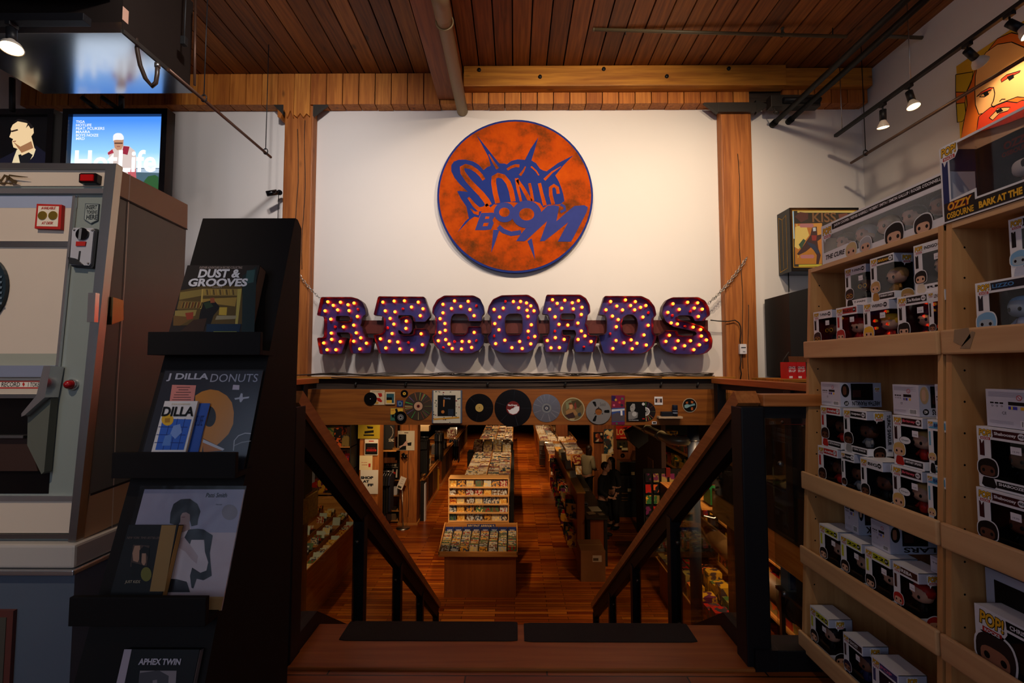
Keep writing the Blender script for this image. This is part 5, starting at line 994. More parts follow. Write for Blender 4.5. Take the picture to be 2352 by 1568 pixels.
# ================================================================ FIGURE BOXES
YLW = K(232, 176, 40); SKIN = {'l': K(214,168,140), 'd': K(96,58,42), 'm': K(150,100,76), 'g': K(160,176,190)}
GREYB = K(176,180,200); FILM = PANE
BW_, BH_, BD_ = 0.126, 0.172, 0.098
def pop_logo(mb, fr, x, y, s):   # bubble with the word, top left corner at x, y, width s
    mb.flat(fr, [(x-.08*s,y), (x+s*.2,y+.1*s), (x+s,y+.05*s), (x+1.05*s,y-.5*s), (x+.85*s,y-.85*s), (x+s*.35,y-.9*s), (x+s*.22,y-1.15*s), (x+s*.15,y-.88*s), (x-.02*s,y-.8*s)], 0.0009, PWHITE)
    mb.text(fr, 'POP!', x+.03*s, y-.58*s, x+.97*s, y-.02*s, 0.0011, PBLACK, 0.09, 0.1); mb.text(fr, 'POP!', x+.06*s, y-.55*s, x+.94*s, y-.05*s, 0.0013, YLW, 0.03, 0.1)
    mb.flat(fr, rect(x+.15*s, y-.82*s, x+.85*s, y-.62*s), 0.0011, RED); mb.text(fr, 'ROCKS', x+.22*s, y-.79*s, x+.78*s, y-.66*s, 0.0013, PWHITE, 0.03)
def bust(mb, fr, cx, cy, r, skin, hair, glasses=None, hat=None, d=0.0009, side=1):
    out = K(222,222,226)
    def bl(s_, m, dd, top=0): mb.flat(fr, soft([(cx-r*s_, cy-r*.7*s_), (cx+r*.9*s_, cy-r*.7*s_), (cx+r*1.05*s_, cy+r*.3*s_), (cx+r*.8*s_, cy+r*1.05*s_), (cx, cy+r*1.25*s_), (cx-r*s_, cy+r*.8*s_)], .22, 2), dd, m)
    bl(1.1, out, d); bl(1.0, hair, d+.0002)
    mb.flat(fr, soft(rect(cx-r*.75, cy-r*.62, cx+r*.72, cy+r*.42), .22, 2), d+.0004, skin)
    for s in (-.42, .42): mb.flat(fr, circ(cx+s*r, cy-r*.08, r*.16, 10, r*.19), d+.0006, glasses if glasses and False else PBLACK)
    if glasses:
        for s in (-.42, .42): mb.flat(fr, circ(cx+s*r, cy-r*.08, r*.32, 12, r*.26), d+.0006, glasses); mb.flat(fr, circ(cx+s*r, cy-r*.08, r*.25, 12, r*.2), d+.0007, PBLACK)
    if hat: mb.flat(fr, soft([(cx-r, cy+r*.25), (cx+r, cy+r*.25), (cx+r*.8, cy+r*1.1), (cx-r*.8, cy+r*1.1)], .2, 2), d+.0006, hat)
def figure_box(loc, rz, label, name_, num='', band=PWHITE, bandtxt=None, skin='l', hair=PBLACK, cloth=PBLACK, back=PBLACK, txt=PBLACK, nameband=None, price=True, glasses=None, hat=None, w=BW_, h=BH_, d=BD_, bubble=None, group=None, strip=None, nametxt=None):
    """window box: front faces local -Y, left front bottom corner at the origin"""
    t = thing('figure_box', label, 'toy box', loc, rz, group); e = 0.0015; fr = Fr((0, 0, 0)); wx0, wx1, wz0, wz1 = w*.27, w, h*.17, h*.80
    mb = MB()
    mb.loops(fr, [[(0,0),(w,0),(w,wz0),(wx0,wz0),(wx0,wz1),(w,wz1),(w,h),(0,h)]], -e, 0, PWHITE)
    mb.box(0, e, e, d, 0, h, GREYB); mb.box(0, w, e, d, 0, e, PWHITE); mb.box(0, w, e, d, h-e, h, PWHITE); mb.box(0, w, d-e, d, 0, h, GREYB)
    mb.box(w-e, w, e, d, 0, wz0, PWHITE); mb.box(w-e, w, e, d, wz1, h, GREYB); mb.box(w-e, w, d*.72, d, wz0, wz1, GREYB)
    mb.box(e, w-e, d-.006, d-e-.0005, wz0*.5, h-.004, back); mb.box(e, w-.004, .004, d-.006, wz0-.002, wz0, back); mb.box(e+.0003, e+.001, e, d-.006, .002, h-.004, back)
    mb.flat(fr, rect(w*.05, h*.84, w*.97, h*.965), 0.0004, band); pop_logo(mb, fr, w*.04, h*.97, w*.28)
    mb.text(fr, bandtxt or name_, w*.36, h*.87, w*.78, h*.935, 0.0010, txt, 0.03)
    if num: mb.flat(fr, circ(w*.87, h*.905, h*.052, 14), 0.0007, PBLACK if txt is PBLACK else PWHITE); mb.text(fr, num, w*.82, h*.885, w*.92, h*.925, 0.0010, PWHITE if txt is PBLACK else PBLACK, 0.03)
    mb.flat(fr, rect(w*.05, h*.52, w*.15, h*.78), 0.0004, strip or band if (strip or band) is not PWHITE else PBLACK)
    bust(mb, fr, w*.20, h*.30, w*.20, SKIN[skin], hair, glasses, hat)
    mb.flat(fr, soft([(w*.05, 0.002), (w*.38, 0.002), (w*.30, h*.20), (w*.10, h*.20)], .2, 1), 0.0007, cloth)
    mb.flat(fr, rect(w*.36, h*.035, w*.96, h*.14), 0.0005, nameband or PWHITE); mb.text(fr, name_, w*.40, h*.08, w*.92, h*.125, 0.0009, (nametxt or PBLACK) if (nameband or PWHITE) is PWHITE else PWHITE, 0.03)
    if price: mb.flat(fr, rect(w*.66, h*.62, w*.86, h*.74), 0.0008, K(226,222,230)); mb.text(fr, '19.99', w*.70, h*.65, w*.82, h*.675, 0.001, K(90,90,110))
    if bubble: mb.flat(fr, circ(w*.42, h*.52, w*.20, 20, h*.08), 0.0010, PBLACK); mb.flat(fr, circ(w*.42, h*.52, w*.185, 20, h*.072), 0.0011, PWHITE); mb.text(fr, bubble, w*.30, h*.50, w*.54, h*.54, 0.0013, PBLACK)
    fs_ = Fr((w, 0, 0), (0,1,0), (0,0,1)); pop_logo(mb, fs_, d*.30, h*.955, d*.36); bust(mb, fs_, d*.45, h*.045, d*.24, SKIN[skin], hair, glasses, hat)
    mb.slab(fs_, rect(d*.76, h*.1, d*.96, h*.9), 0, 0.0003, GREYB); f3 = Fr((w, 0, 0), (0,0,-1), (0,1,0)); mb.text(f3, name_, -h*.92, d*.78, -h*.25, d*.92, 0.0009, PBLACK, 0.03)
    if num: mb.text(fs_, num, d*.79, h*.12, d*.93, h*.17, 0.0009, PBLACK, 0.03)
    mb.build('card_box', t, True)
    mb = MB(); mb.box(wx0-.001, w-.0005, .0004, .0008, wz0-.001, wz1+.001, FILM); mb.box(w-.0009, w-.0005, .001, d*.73, wz0-.001, wz1+.001, FILM); mb.build('clear_window', t, True)
    # figure: big rounded head, hair, small body
    mb = MB(); cx = w*.62; cz = h*.52; cy = d*.45; mb.ball((cx, cy, cz), .030, .026, .026, SKIN[skin], 14, 9, .75); mb.ball((cx, cy+.006, cz+.010), .033, .026, .025, hair, 14, 8, .8)
    for s in (-1, 1): mb.ball((cx+s*.013, cy-.024, cz-.004), .005, .003, .006, PBLACK, 8, 5)
    if glasses:
        for s in (-1, 1): mb.tube([(cx+s*.013+.009*math.cos(a*PI/6), cy-.027, cz-.004+.008*math.sin(a*PI/6)) for a in range(13)], .0012, glasses, 5, cap=False)
    if hat: mb.ball((cx, cy, cz+.018), .032, .028, .018, hat, 12, 6, .8)
    mb.lathe([(.012, 0), (.016, .012), (.013, .03), (.007, .036)], (cx, cy, wz0), cloth, n=10); mb.tube([(cx-.012, cy, wz0+.03), (cx-.024, cy-.008, wz0+.012)], .005, cloth, 6); mb.tube([(cx+.012, cy, wz0+.03), (cx+.024, cy-.008, wz0+.012)], .005, cloth, 6)
    mb.build('figure', t, True); return t
def lying_box(loc, rz, label, name_, num='', skin='l', hair=PBLACK, w=BW_, h=.105, d=.17, group=None, glasses=None):
    """closed end of a box facing out, its printed window side towards the right"""
    t = thing('figure_box', label, 'toy box', loc, rz, group); mb = MB(); fr = Fr((0, 0, 0)); LG = K(196,194,210); mb.box(0, w, 0, d, 0, h, LG)
    for k in range(9): mb.flat(fr, rect(w*.05, h*(.93-.02*k), w*(.9-.1*((k*7) % 3)), h*(.937-.02*k)), 0.0003, K(140,140,160)) if k < 7 else None
    mb.flat(fr, circ(w*.62, h*.80, h*.07, 18), 0.0004, RED); mb.flat(fr, circ(w*.62, h*.80, h*.053, 18), 0.0005, LG); mb.flat(fr, [(w*.59,h*.83),(w*.60,h*.84),(w*.65,h*.77),(w*.64,h*.76)], 0.0006, RED)
    for k in range(3): mb.flat(fr, circ(w*(.12+.09*k), h*.56, h*.025, 8), 0.0004, PBLACK); mb.flat(fr, circ(w*(.12+.09*k), h*.56, h*.016, 8), 0.0005, LG); mb.flat(fr, rect(w*(.08+.09*k), h*.62, w*(.15+.09*k), h*.66), 0.0004, PBLACK)
    mb.flat(fr, rect(w*.42, h*.60, w*.72, h*.69), 0.0004, PBLACK); mb.flat(fr, rect(w*.42, h*.49, w*.58, h*.57), 0.0004, K(60,60,170)); mb.flat(fr, rect(w*.47, h*.49, w*.50, h*.57), 0.0005, K(220,200,60)); mb.flat(fr, rect(w*.64, h*.49, w*.70, h*.57), 0.0004, YLW); mb.text(fr, 'CE', w*.30, h*.35, w*.38, h*.42, 0.0004, PBLACK)
    mb.flat(fr, rect(w*.62, h*.05, w*.92, h*.22), 0.0004, PWHITE)
    for k in range(9): mb.flat(fr, rect(w*(.65+.028*k), h*.07, w*(.65+.028*k+.012+.006*(k % 2)), h*.20), 0.0006, PBLACK)
    for k in range(3): mb.flat(fr, rect(w*.05, h*(.16-.03*k), w*.5, h*(.168-.03*k)), 0.0003, K(140,140,160))
    mb.build('card_box', t, True)
    mb = MB(); fs_ = Fr((w, 0, 0), (0,1,0), (0,0,1)); mb.flat(fs_, rect(0, 0, d, h), 0.0002, GREYB); mb.flat(fs_, rect(d*.26, h*.28, d*.80, h*.97), 0.0005, PBLACK); mb.flat(fs_, rect(d*.30, h*.4, d*.5, h*.7), 0.0007, K(60,30,26))
    mb.flat(fs_, circ(d*.12, h*.68, d*.10, 20, h*.28), 0.0006, hair); mb.flat(fs_, soft(rect(d*.06, h*.5, d*.15, h*.86), .2, 2), 0.0008, SKIN[skin])
    f4 = Fr((w, d, h), (0,-1,0), (0,0,-1)); f4.n = Vector((1,0,0)); mb.text(f4, name_, d*.04, h*.76, d*.72, h*.94, 0.0008, PBLACK, 0.03)
    if num: mb.flat(fs_, circ(d*.14, h*.15, h*.10, 16), 0.0006, PBLACK); mb.text(f4, num, d*.82, h*.80, d*.90, h*.90, 0.0008, PWHITE, 0.03)
    pop_logo(mb, fs_, d*.84, h*.8, d*.12); mb.build('side_print', t, True); return t
# ================================================================ WOODEN SHELVES (right)
def Xs(z): return 1.372 - (1.78-z)*0.052
SHB = (1.40, 0.81, 0.48, 0.11)   # board levels
def unit(y0, y1, label):
    t = thing('wooden_shelf_unit', label, 'shelf', (1.5, (y0+y1)/2, 0)); D = 1.66
    for (a, b) in ((y0, y0+0.018), (y1-0.018, y1)):
        mb = MB(); fr = Fr((0, b, 0), (1,0,0), (0,0,1)); fr.n = Vector((0,-1,0)); mb.slab(fr, [(Xs(0), 0), (D, 0), (D, 1.78), (Xs(1.78), 1.78)], 0, b-a, BIRCHZ)
        for z in [1.70-0.032*3*k for k in range(17)]:
            if a == y1-0.018:
                mb.lathe([(0.0035, 0.0), (0.0, 0.0005)], (Xs(z)+0.04, a-0.0002, z), PBLACK, (0,-1,0), 8)
        mb.build('side_panel', t)
    mb = MB(); mb.box(Xs(1.78), D, y0, y1, 1.76, 1.78, BIRCH, 0.002); mb.build('top_board', t)
    for z in SHB:
        mb = MB(); mb.box(Xs(z)+0.004, D-0.01, y0+0.018, y1-0.018, z-0.018, z, BIRCH); mb.build('shelf_board', t)
        mb = MB(); mb.box(Xs(z)-0.016, Xs(z)-0.001, y0+0.002, y1+0.002, z-0.035, z+0.042, BIRCH, 0.006); mb.build('front_rail', t)
    mb = MB(); mb.box(D-0.01, D, y0+0.018, y1-0.018, 0.02, 1.76, BIRCHZ); mb.build('back_panel', t)
    return t
UA = (1.442, 2.112); UB = (0.74, 1.432)
unit(*UA, 'tall pale wooden shelf unit full of toy boxes, the farther of two')
u2 = unit(*UB, 'tall pale wooden shelf unit cut by the right photo edge, the nearer of two')
mb = MB(); f2 = Fr((Xs(1.4)-0.0165, 0, 0), (0,-1,0), (0,0,1))
for P in ([(2192,757),(2225,752),(2230,775),(2210,795),(2190,785)], [(2232,760),(2240,762),(2228,800),(2205,800)]): mb.flat(f2, [f2.px(x, y) for x, y in P], 0.0004, K(150,124,96))
mb.build('worn_sticker', u2)
RZ = -PI/2
PAT = mat('red_tinsel', (120, 8, 8), 0.5, 0.3, var=0.9, scale=60)
def yat(px, py, X): return hit(px, py, (X,0,0), (1,0,0)).y
def put(px, py, zb, dx, **k):    # left front edge seen at px,py
    X = Xs(zb)+dx; y = yat(px, py, X); fn = k.pop('fn', figure_box)
    return fn((X, y, zb), RZ, **k)
A0 = SHB[0]; ROWH = BH_
W_ = K(222,218,228)
G = 'toy boxes with round-headed figures on the wooden shelves'
# shelf 1, front row
put(1868, 715, A0+.001, .012, label='toy box marked T-PAIN with red tinsel window, lowest left of the top shelf', name_='T-PAIN', num='48', skin='d', back=PAT, glasses=YLW, hair=K(30,20,18), group=G, w=.120)
put(1920, 706, A0+.001, .012, label='white and red toy box with a red-haired figure, second in the top shelf front row', name_='RUDY', num='374', band=RED, skin='l', hair=RED, cloth=RED, back=PAT, hat=RED, strip=RED, group=G, w=.118)
put(1982, 694, A0+.001, .012, label='toy box with yellow splash and yellow-red capped figure, middle of the top shelf front row', name_='WEIRD', num='1592', bandtxt='WEIRD', skin='l', hair=YLW, hat=YLW, cloth=RED, back=PAT, group=G, w=.122)
put(2060, 680, A0+.001, .012, label='toy box with black band marked The Monkees, right part of the top shelf front row', name_='PETER', bandtxt='The Monkees', num='463', band=PBLACK, txt=PWHITE, skin='l', hair=PBLACK, hat=PBLACK, back=K(70,30,26), group=G, w=.120)
put(2131, 670, A0+.001, .012, label='toy box marked LENNY with a dark-haired figure, right end of the top shelf front row', name_='LENNY', bandtxt='LENNY', skin='m', hair=K(50,30,28), back=K(20,18,20), txt=K(90,60,50), group=G, w=.060, price=False)
z2 = A0+ROWH+.003
put(1940, 615, z2, .045, label='white toy box marked T-PAIN standing on the front row, left of the top shelf', name_='T-PAIN', num='48', skin='d', glasses=YLW, hair=K(20,16,16), back=K(34,32,34), group=G, w=.115, h=.165)
put(1998, 596, z2, .020, label='toy box with blond curly figure and gold name band, upper middle of top shelf', name_='MARIAH CAREY', bandtxt='MARIAH', num='382', band=PBLACK, txt=YLW, skin='l', hair=K(196,150,90), cloth=K(170,120,50), back=K(60,54,50), nameband=PBLACK, group=G, w=.110, h=.168, price=False)
put(2098, 570, z2, .020, label='white toy box marked INDIGO with a black-haired figure, upper right of top shelf', name_='RM', bandtxt='INDIGO', num='464', skin='l', hair=PBLACK, cloth=K(214,200,180), back=K(60,58,62), group=G, w=.114, h=.168)
# shelf 2
B0 = SHB[1]+.001; r1 = B0+ROWH+.002; r2 = r1+ROWH+.002
AF = dict(name_='ARETHA FRANKLIN', bandtxt='Aretha', num='377', band=RED, txt=PWHITE, skin='d', hair=K(40,26,22), cloth=RED, nameband=PBLACK, price=False, group=G, w=.120)
TU = dict(name_='TUPAC SHAKUR', bandtxt='tupac', num='446', band=PBLACK, txt=PWHITE, skin='d', hair=K(26,18,16), cloth=K(150,150,150), nameband=PBLACK, price=False, group=G, w=.122)
BR = dict(name_='BRITNEY SPEARS', bandtxt='Britney', num='462', band=K(40,14,16), txt=K(220,90,110), skin='l', hair=K(206,166,96), cloth=RED, back=PBLACK, nameband=PBLACK, bubble='Oops!', group=G, w=.118)
BL = dict(name_='BRITNEY', bandtxt='BRIT', band=K(90,160,200), txt=K(20,50,120), skin='l', hair=K(210,176,110), cloth=PBLACK, back=PBLACK, nameband=K(40,120,140), price=False, group=G, w=.064, strip=K(110,170,200))
put(1878, 1010, B0, .012, label='red-banded toy box in the bottom row of the second shelf, far left', **AF)
put(1884, 914, r1, .012, label='red-banded toy box in the upper row of the second shelf, far left', **AF)
put(1931, 1020, B0, .012, label='black-banded toy box marked tupac, bottom row of the second shelf', **dict(TU, w=.07))
put(1936, 920, r1, .012, label='black-banded toy box marked tupac with big side print, upper row of the second shelf', **TU)
put(1975, 1032, B0, .002, label='toy box marked BIG 436, bottom row of the second shelf centre', name_='BIGGIE', bandtxt='BIG', num='436', skin='d', hair=PBLACK, cloth=PBLACK, price=False, group=G, w=.105)
put(2048, 1052, B0, .012, label='toy box with blond figure and speech bubble, bottom row of the second shelf', **BR)
put(2049, 936, r1, .012, label='toy box with blond figure and speech bubble, upper row of the second shelf', **BR)
put(2128, 1071, B0, .012, label='pale blue toy box with blond figure, bottom row, right end of the second shelf', **BL)
put(2129, 944, r1, .012, label='pale blue toy box with blond figure, upper row, right end of the second shelf', **BL)
put(1885, 862, r2, .020, fn=lying_box, label='box lying white end out on top of the stack, far left of second shelf', name_='ARETHA FRANKLIN', num='377', skin='d', hair=K(20,14,14), group=G, w=.118, h=.100)
put(2049, 866, r2, .020, fn=lying_box, label='box lying white end out on top of the stack, middle of second shelf', name_='BRITNEY SPEARS', num='462', skin='l', hair=K(190,160,120), group=G, w=.105, h=.105, d=.15)
put(2146, 869, r2, .020, fn=lying_box, label='box lying white end out on top of the stack, right end of second shelf', name_='BRITNEY', skin='l', group=G, w=.050, h=.112, d=.15)
# shelf 3
C0 = SHB[2]+.001; YB = K(196,196,40)
def Y22(n_, **k): return dict(name_='', bandtxt='22', num=n_, band=YB, skin='l', hair=K(30,22,20), cloth=PBLACK, back=K(34,28,24), group=G, strip=YB, nameband=K(60,50,24), **k)
put(1881, 1180, C0, .012, label='yellow-banded toy box with a black-haired figure, left end of the third shelf', **Y22('6', w=.112))
put(1929, 1203, C0, .012, label='yellow-banded toy box with a bearded figure, second from the left on the third shelf', **Y22('67', w=.112))
put(1985, 1231, C0, .012, label='yellow-banded toy box with a capped bearded figure, middle of the third shelf', **Y22('57', w=.115, hat=PBLACK))
put(2049, 1262, C0, .012, label='toy box marked REBA with a red-haired figure, right end of the third shelf', name_='REBA', num='', bandtxt='REBA', band=K(70,34,20), txt=PWHITE, skin='l', hair=RED, cloth=PBLACK, back=PBLACK, price=True, group=G, w=.100)
c2 = C0+ROWH+.002
X = Xs(c2)+.06; y = yat(1940, 1180, X); lying_box((X, y, c2), RZ, 'upright grey toy box side with a black-haired face, back row of the third shelf', 'KIRK', skin='l', w=.075, h=.14, d=.10, group=G)
X = Xs(c2)+.035; y = yat(2000, 1190, X); lying_box((X, y, c2), RZ, 'grey box lying with upside-down name LARS on the third shelf stack', 'LARS', skin='m', w=.085, h=.10, d=.17, group=G)
X = Xs(c2)+.012; y = yat(2100, 1240, X); lying_box((X+.05, y, c2), RZ, 'grey box lying flat behind the right end of the third shelf', 'JAMES', skin='m', w=.10, h=.05, d=.12, group=G)
# shelf 4
D0 = SHB[3]+.001
put(1860, 1375, D0, .012, label='yellow-banded toy box, left end of the lowest shelf', **Y22('22', w=.118))
put(1935, 1420, D0, .012, label='dark toy box with white outline, second from the left on the lowest shelf', name_='', bandtxt='GHOST', band=K(60,40,40), txt=PWHITE, skin='m', hair=K(40,30,60), cloth=K(40,40,90), back=PBLACK, group=G, w=.10)
put(2000, 1468, D0, .012, label='dark toy box with a blue and pink band, middle of the lowest shelf', name_='', bandtxt='POP', band=K(60,60,110), txt=K(200,100,140), skin='m', hair=K(60,50,110), cloth=K(40,40,90), back=K(20,20,50), group=G, w=.115)
put(2085, 1500, D0, .050, fn=lying_box, label='grey box lying at the right end of the lowest shelf', name_='JOEY', skin='m', group=G, w=.09, h=.12)
# nearer unit
put(2318, 545, z2, .055, label='toy box upper right of the nearer shelf unit, cut by the photo edge', name_='STITCH', bandtxt='', band=PBLACK, skin='g', hair=K(120,170,210), cloth=GREYB, back=K(60,54,50), group=G, w=.115)
put(2240, 663, A0+.001, .012, label='black-banded toy box with a pale blue figure on the nearer shelf unit', name_='', bandtxt='LIZZO', band=K(14,20,34), txt=K(70,130,190), skin='g', hair=K(120,170,210), cloth=GREYB, back=K(50,44,40), price=False, group=G, w=.135)
SHZ = dict(name_='SHABOOZEY', bandtxt='Shaboozey', num='482', band=K(60,14,18), txt=PWHITE, skin='d', hair=K(12,10,10), cloth=PBLACK, back=PBLACK, nameband=PBLACK, group=G, w=.135)
put(2241, 953, r1, .012, label='dark red-banded toy box, upper one of two on the nearer shelf unit', **SHZ)
put(2241, 1100, B0, .012, label='dark red-banded toy box, lower one of two on the nearer shelf unit', **SHZ)
put(2262, 868, r2, .020, fn=lying_box, label='box lying with its white end out on top of the nearer shelf unit stack', name_='SHABOOZEY', num='482', skin='d', group=G, w=.140, h=.105)
put(2236, 1356, C0, .012, label='wide black toy box with several figures on the nearer shelf unit', name_='CHRIS ROBINSON', bandtxt='CHRIS ROBINSON', band=PBLACK, txt=PWHITE, skin='m', hair=K(40,30,30), back=PBLACK, group=G, w=.26, price=False)
X = Xs(c2)+.08; t = thing('album_box', 'large grey-framed box standing behind the wide black toy box', 'toy box', (X, yat(2262, 1300, X), c2-.17)); y = yat(2262, 1300, X)
mb = MB(); mb.box(X, X+.04, y-.26, y, C0, C0+.255, GREYB); mb.build('card_box', t); mb = MB(); mb.box(X-.001, X, y-.235, y-.025, C0+.03, C0+.23, PBLACK); mb.build('window', t)
put(2236, 1540, D0, .02, label='dark toy box on the lowest shelf of the nearer unit', name_='', bandtxt='ROCK', band=PBLACK, txt=PWHITE, skin='m', back=PBLACK, group=G, w=.12)
# ---- wide five-figure box on top
def wide_box(X, px, py, w, h, d, z, label, kind):
    y = yat(px, py, X); t = thing('figure_box', label, 'toy box', (X, y, z), RZ); fr = Fr((0,0,0)); e = .0015
    if kind == 'five':
        mb = MB(); mb.loops(fr, [[(0,0),(w,0),(w,h*.16),(w*.29,h*.10),(w*.27,h*.32),(.01,h*.28),(.01,h*.66),(.03,h*.70),(w-.004,h*.70),(w-.004,h*.16),(w,h*.16),(w,h),(0,h)]], -e, 0, PWHITE)
        mb.box(0, e, e, d, 0, h*.3, PWHITE); mb.box(0, e, e, d, h*.7, h, PWHITE); mb.box(0, w, e, d, h-e, h, PWHITE); mb.box(0, w, e, d, 0, e, PWHITE); mb.box(0, w, d-e, d, 0, h, PBLACK); mb.box(w-e, w, e, d, 0, h, PWHITE)
        mb.box(e, w-e, d-.006, d-.002, .01, h-.01, PBLACK)
        mb.flat(fr, rect(w*.10, h*.80, w*.99, h*.95), .0004, PBLACK); mb.text(fr, "JASON COOPER / REEVES GABRELS / ROBERT SMITH / SIMON GALLUP / ROGER O'DONNELL", w*.14, h*.835, w*.98, h*.92, .0009, PWHITE, .02)
        pop_logo(mb, fr, .008, h*.93, .060); mb.text(fr, 'THE CURE', w*.04, h*.09, w*.24, h*.21, .0006, K(40,40,46), .04, .3)
        mb.build('card_box', t, True)
        mb = MB()
        for i, (cx, hair, r) in enumerate(((.30*w, K(206,180,130), .030), (.43*w, K(170,170,176), .030), (.66*w, PBLACK, .040), (.86*w, K(20,18,20), .034))):
            bust(mb, fr, cx, h*.10, r, SKIN['l'], hair, d=.0012)
        mb.build('front_print', t, True)['kind'] = 'stuff'
        mb = MB(); mb.box(.008, w-.004, .0005, .0009, h*.1, h*.72, clear('plastic_sleeve2', (0.95,0.95,0.97), 0.6, 0.12)); mb.box(.0004, .0008, .001, d, h*.3, h*.7, FILM); mb.build('clear_window', t, True)
        for i, (hr, sk) in enumerate(((K(60,50,44), 'l'), (K(150,150,150), 'l'), (K(196,160,110), 'l'), (PBLACK, 'l'), (K(20,18,18), 'm'))):
            mb = MB(); cx = w*(.13+.19*i); cz = h*.48; mb.ball((cx, d*.5, cz), .032, .028, .030, SKIN[sk], 14, 9, .8); mb.ball((cx, d*.5+.006, cz+.012), .036, .030, .027, hr, 14, 8, .8)
            for s in (-1, 1): mb.ball((cx+s*.014, d*.5-.026, cz-.003), .0055, .003, .007, PBLACK, 8, 5)
            mb.lathe([(.014, 0), (.018, .015), (.008, .034)], (cx, d*.5, .008), PBLACK, n=10); mb.build('figure', t, True)
    else:
        NB = K(24,40,96); mb = MB(); mb.loops(fr, [[(0,0),(w,0),(w,h*.20),(w*.36,h*.20),(w*.36,h*.31),(w*.10,h*.28),(w*.10,h*.97),(w,h*.97),(w,h),(0,h)]], -e, 0, PWHITE)
        mb.box(0, e, e, d, 0, h, NB); mb.box(0, w, e, d, 0, e, PBLACK); mb.box(0, w, d-e, d, 0, h, K(20,24,40)); mb.box(0, w, e, d, h-e*.6, h, clear('brown_reflection_film', (0.75,0.6,0.5), 1.2, 0.1)); mb.box(w-e, w, e, d, 0, h, NB)  # brown tint of the clear top stands in for a reflection
        mb.flat(fr, rect(w*.02, h*.04, w*.085, h*.86), .0004, NB); mb.flat(fr, [(w*.02,h*.02),(w*.99,h*.02),(w*.99,h*.175),(w*.345,h*.175),(w*.345,h*.27),(w*.02,h*.25)], .0005, K(26,20,20))
        pop_logo(mb, fr, w*.01, h*.99, .055)
        mb.text(fr, 'OZZY', w*.06, h*.14, w*.32, h*.25, .0010, RED, .08, .15); mb.text(fr, 'OZZY', w*.065, h*.145, w*.315, h*.245, .0012, YLW, .03, .15); mb.text(fr, 'OSBOURNE', w*.05, h*.04, w*.33, h*.12, .0012, YLW, .03); mb.text(fr, 'BARK AT THE MOON', w*.38, h*.045, w*.98, h*.13, .0012, YLW, .05)
        fb = Fr((0, d*.9, 0)); mb.flat(fb, rect(w*.02, 0, w*.98, h*.98), 0, K(20,26,44)); mb.flat(fb, soft([(w*.5,h*.9),(w*.98,h*.95),(w*.98,h*.5),(w*.7,h*.6)], .2, 1), .0004, K(44,64,120)); mb.text(fb, 'OZZY', w*.30, h*.80, w*.56, h*.90, .0008, K(120,24,20), .05); mb.text(fb, 'OSBOURNE', w*.28, h*.72, w*.58, h*.78, .0008, K(120,24,20), .04)
        mb.build('card_box', t, True)
        mb = MB(); mb.box(w*.10, w, .0005, .0009, h*.18, h*.98, FILM); mb.build('clear_window', t, True)
        mb = MB(); cx, cz = w*.62, h*.42; mb.ball((cx, d*.5, cz), .026, .024, .026, K(200,190,186), 14, 9, .8); mb.ball((cx+.012, d*.5-.016, cz+.006), .008, .008, .014, PBLACK, 8, 6); mb.ball((cx+.05, d*.5, cz+.02), .034, .026, .032, K(170,120,104), 14, 9, .8); mb.ball((cx+.055, d*.5+.005, cz+.045), .036, .03, .02, K(90,40,34), 12, 7); mb.lathe([(.02, 0), (.024, .02), (.01, .05)], (cx+.02, d*.5, h*.2), K(90,60,60), n=10); mb.build('figure', t, True)
    return t
wide_box(Xs(1.78)+.004, 1889, 600, .585, .172, .10, 1.781, 'long white toy box with five figures on top of the farther shelf unit', 'five')
wide_box(Xs(1.78)-.004, 2166, 510, .30, .245, .12, 1.781, 'large blue toy box with yellow lettering on top of the nearer shelf unit', 'ozzy')
# ================================================================ RIGHT WALL AND CORNER
t = thing('wall_lightbox', 'black-edged glowing box with gold and orange comic artwork on the far wall', 'light box', atY(1885, 625, 5.0)); lf = Fr((0, 4.86, 0)); l5 = lambda x, y: (1770+x/3.735, 460+y/3.735)
P = lf.pts([l5(163,62), l5(757,62), l5(757,612), l5(175,600)]); x0, x1, z1, z0 = P[0][0], P[1][0], P[0][1], lf.px(*l5(400,608))[1]
mb = MB(); mb.box(x0, x1, 4.86, 5.1, z0, z1, BLKG, 0.004); fsd = Fr((x0-.0005, 5.1, 0), (0,-1,0), (0,0,1)); Gd = K(196,150,50)
for a, b in (((.03, z0+.03), (.03, z1-.05)), ((.10, z0+.06), (.10, z1-.09)), ((.17, z0+.05), (.17, z1-.06)), ((.03, z1-.05), (.10, z1-.09)), ((.10, z1-.09), (.17, z1-.06)), ((.03, z0+.03), (.17, z0+.05))): mb.stroke(fsd, [a, b], .006, .0005, Gd)
mb.build('case', t)
q5 = lambda P: [lf.px(*l5(x, y)) for x, y in P]
def LG_(r, g, b): return glow('lightbox_%d_%d_%d' % (r, g, b), (r, g, b), 0.55)
mb = MB(); mb.flat(lf, q5([(184,84),(738,84),(738,580),(195,576)]), .001, Gd)
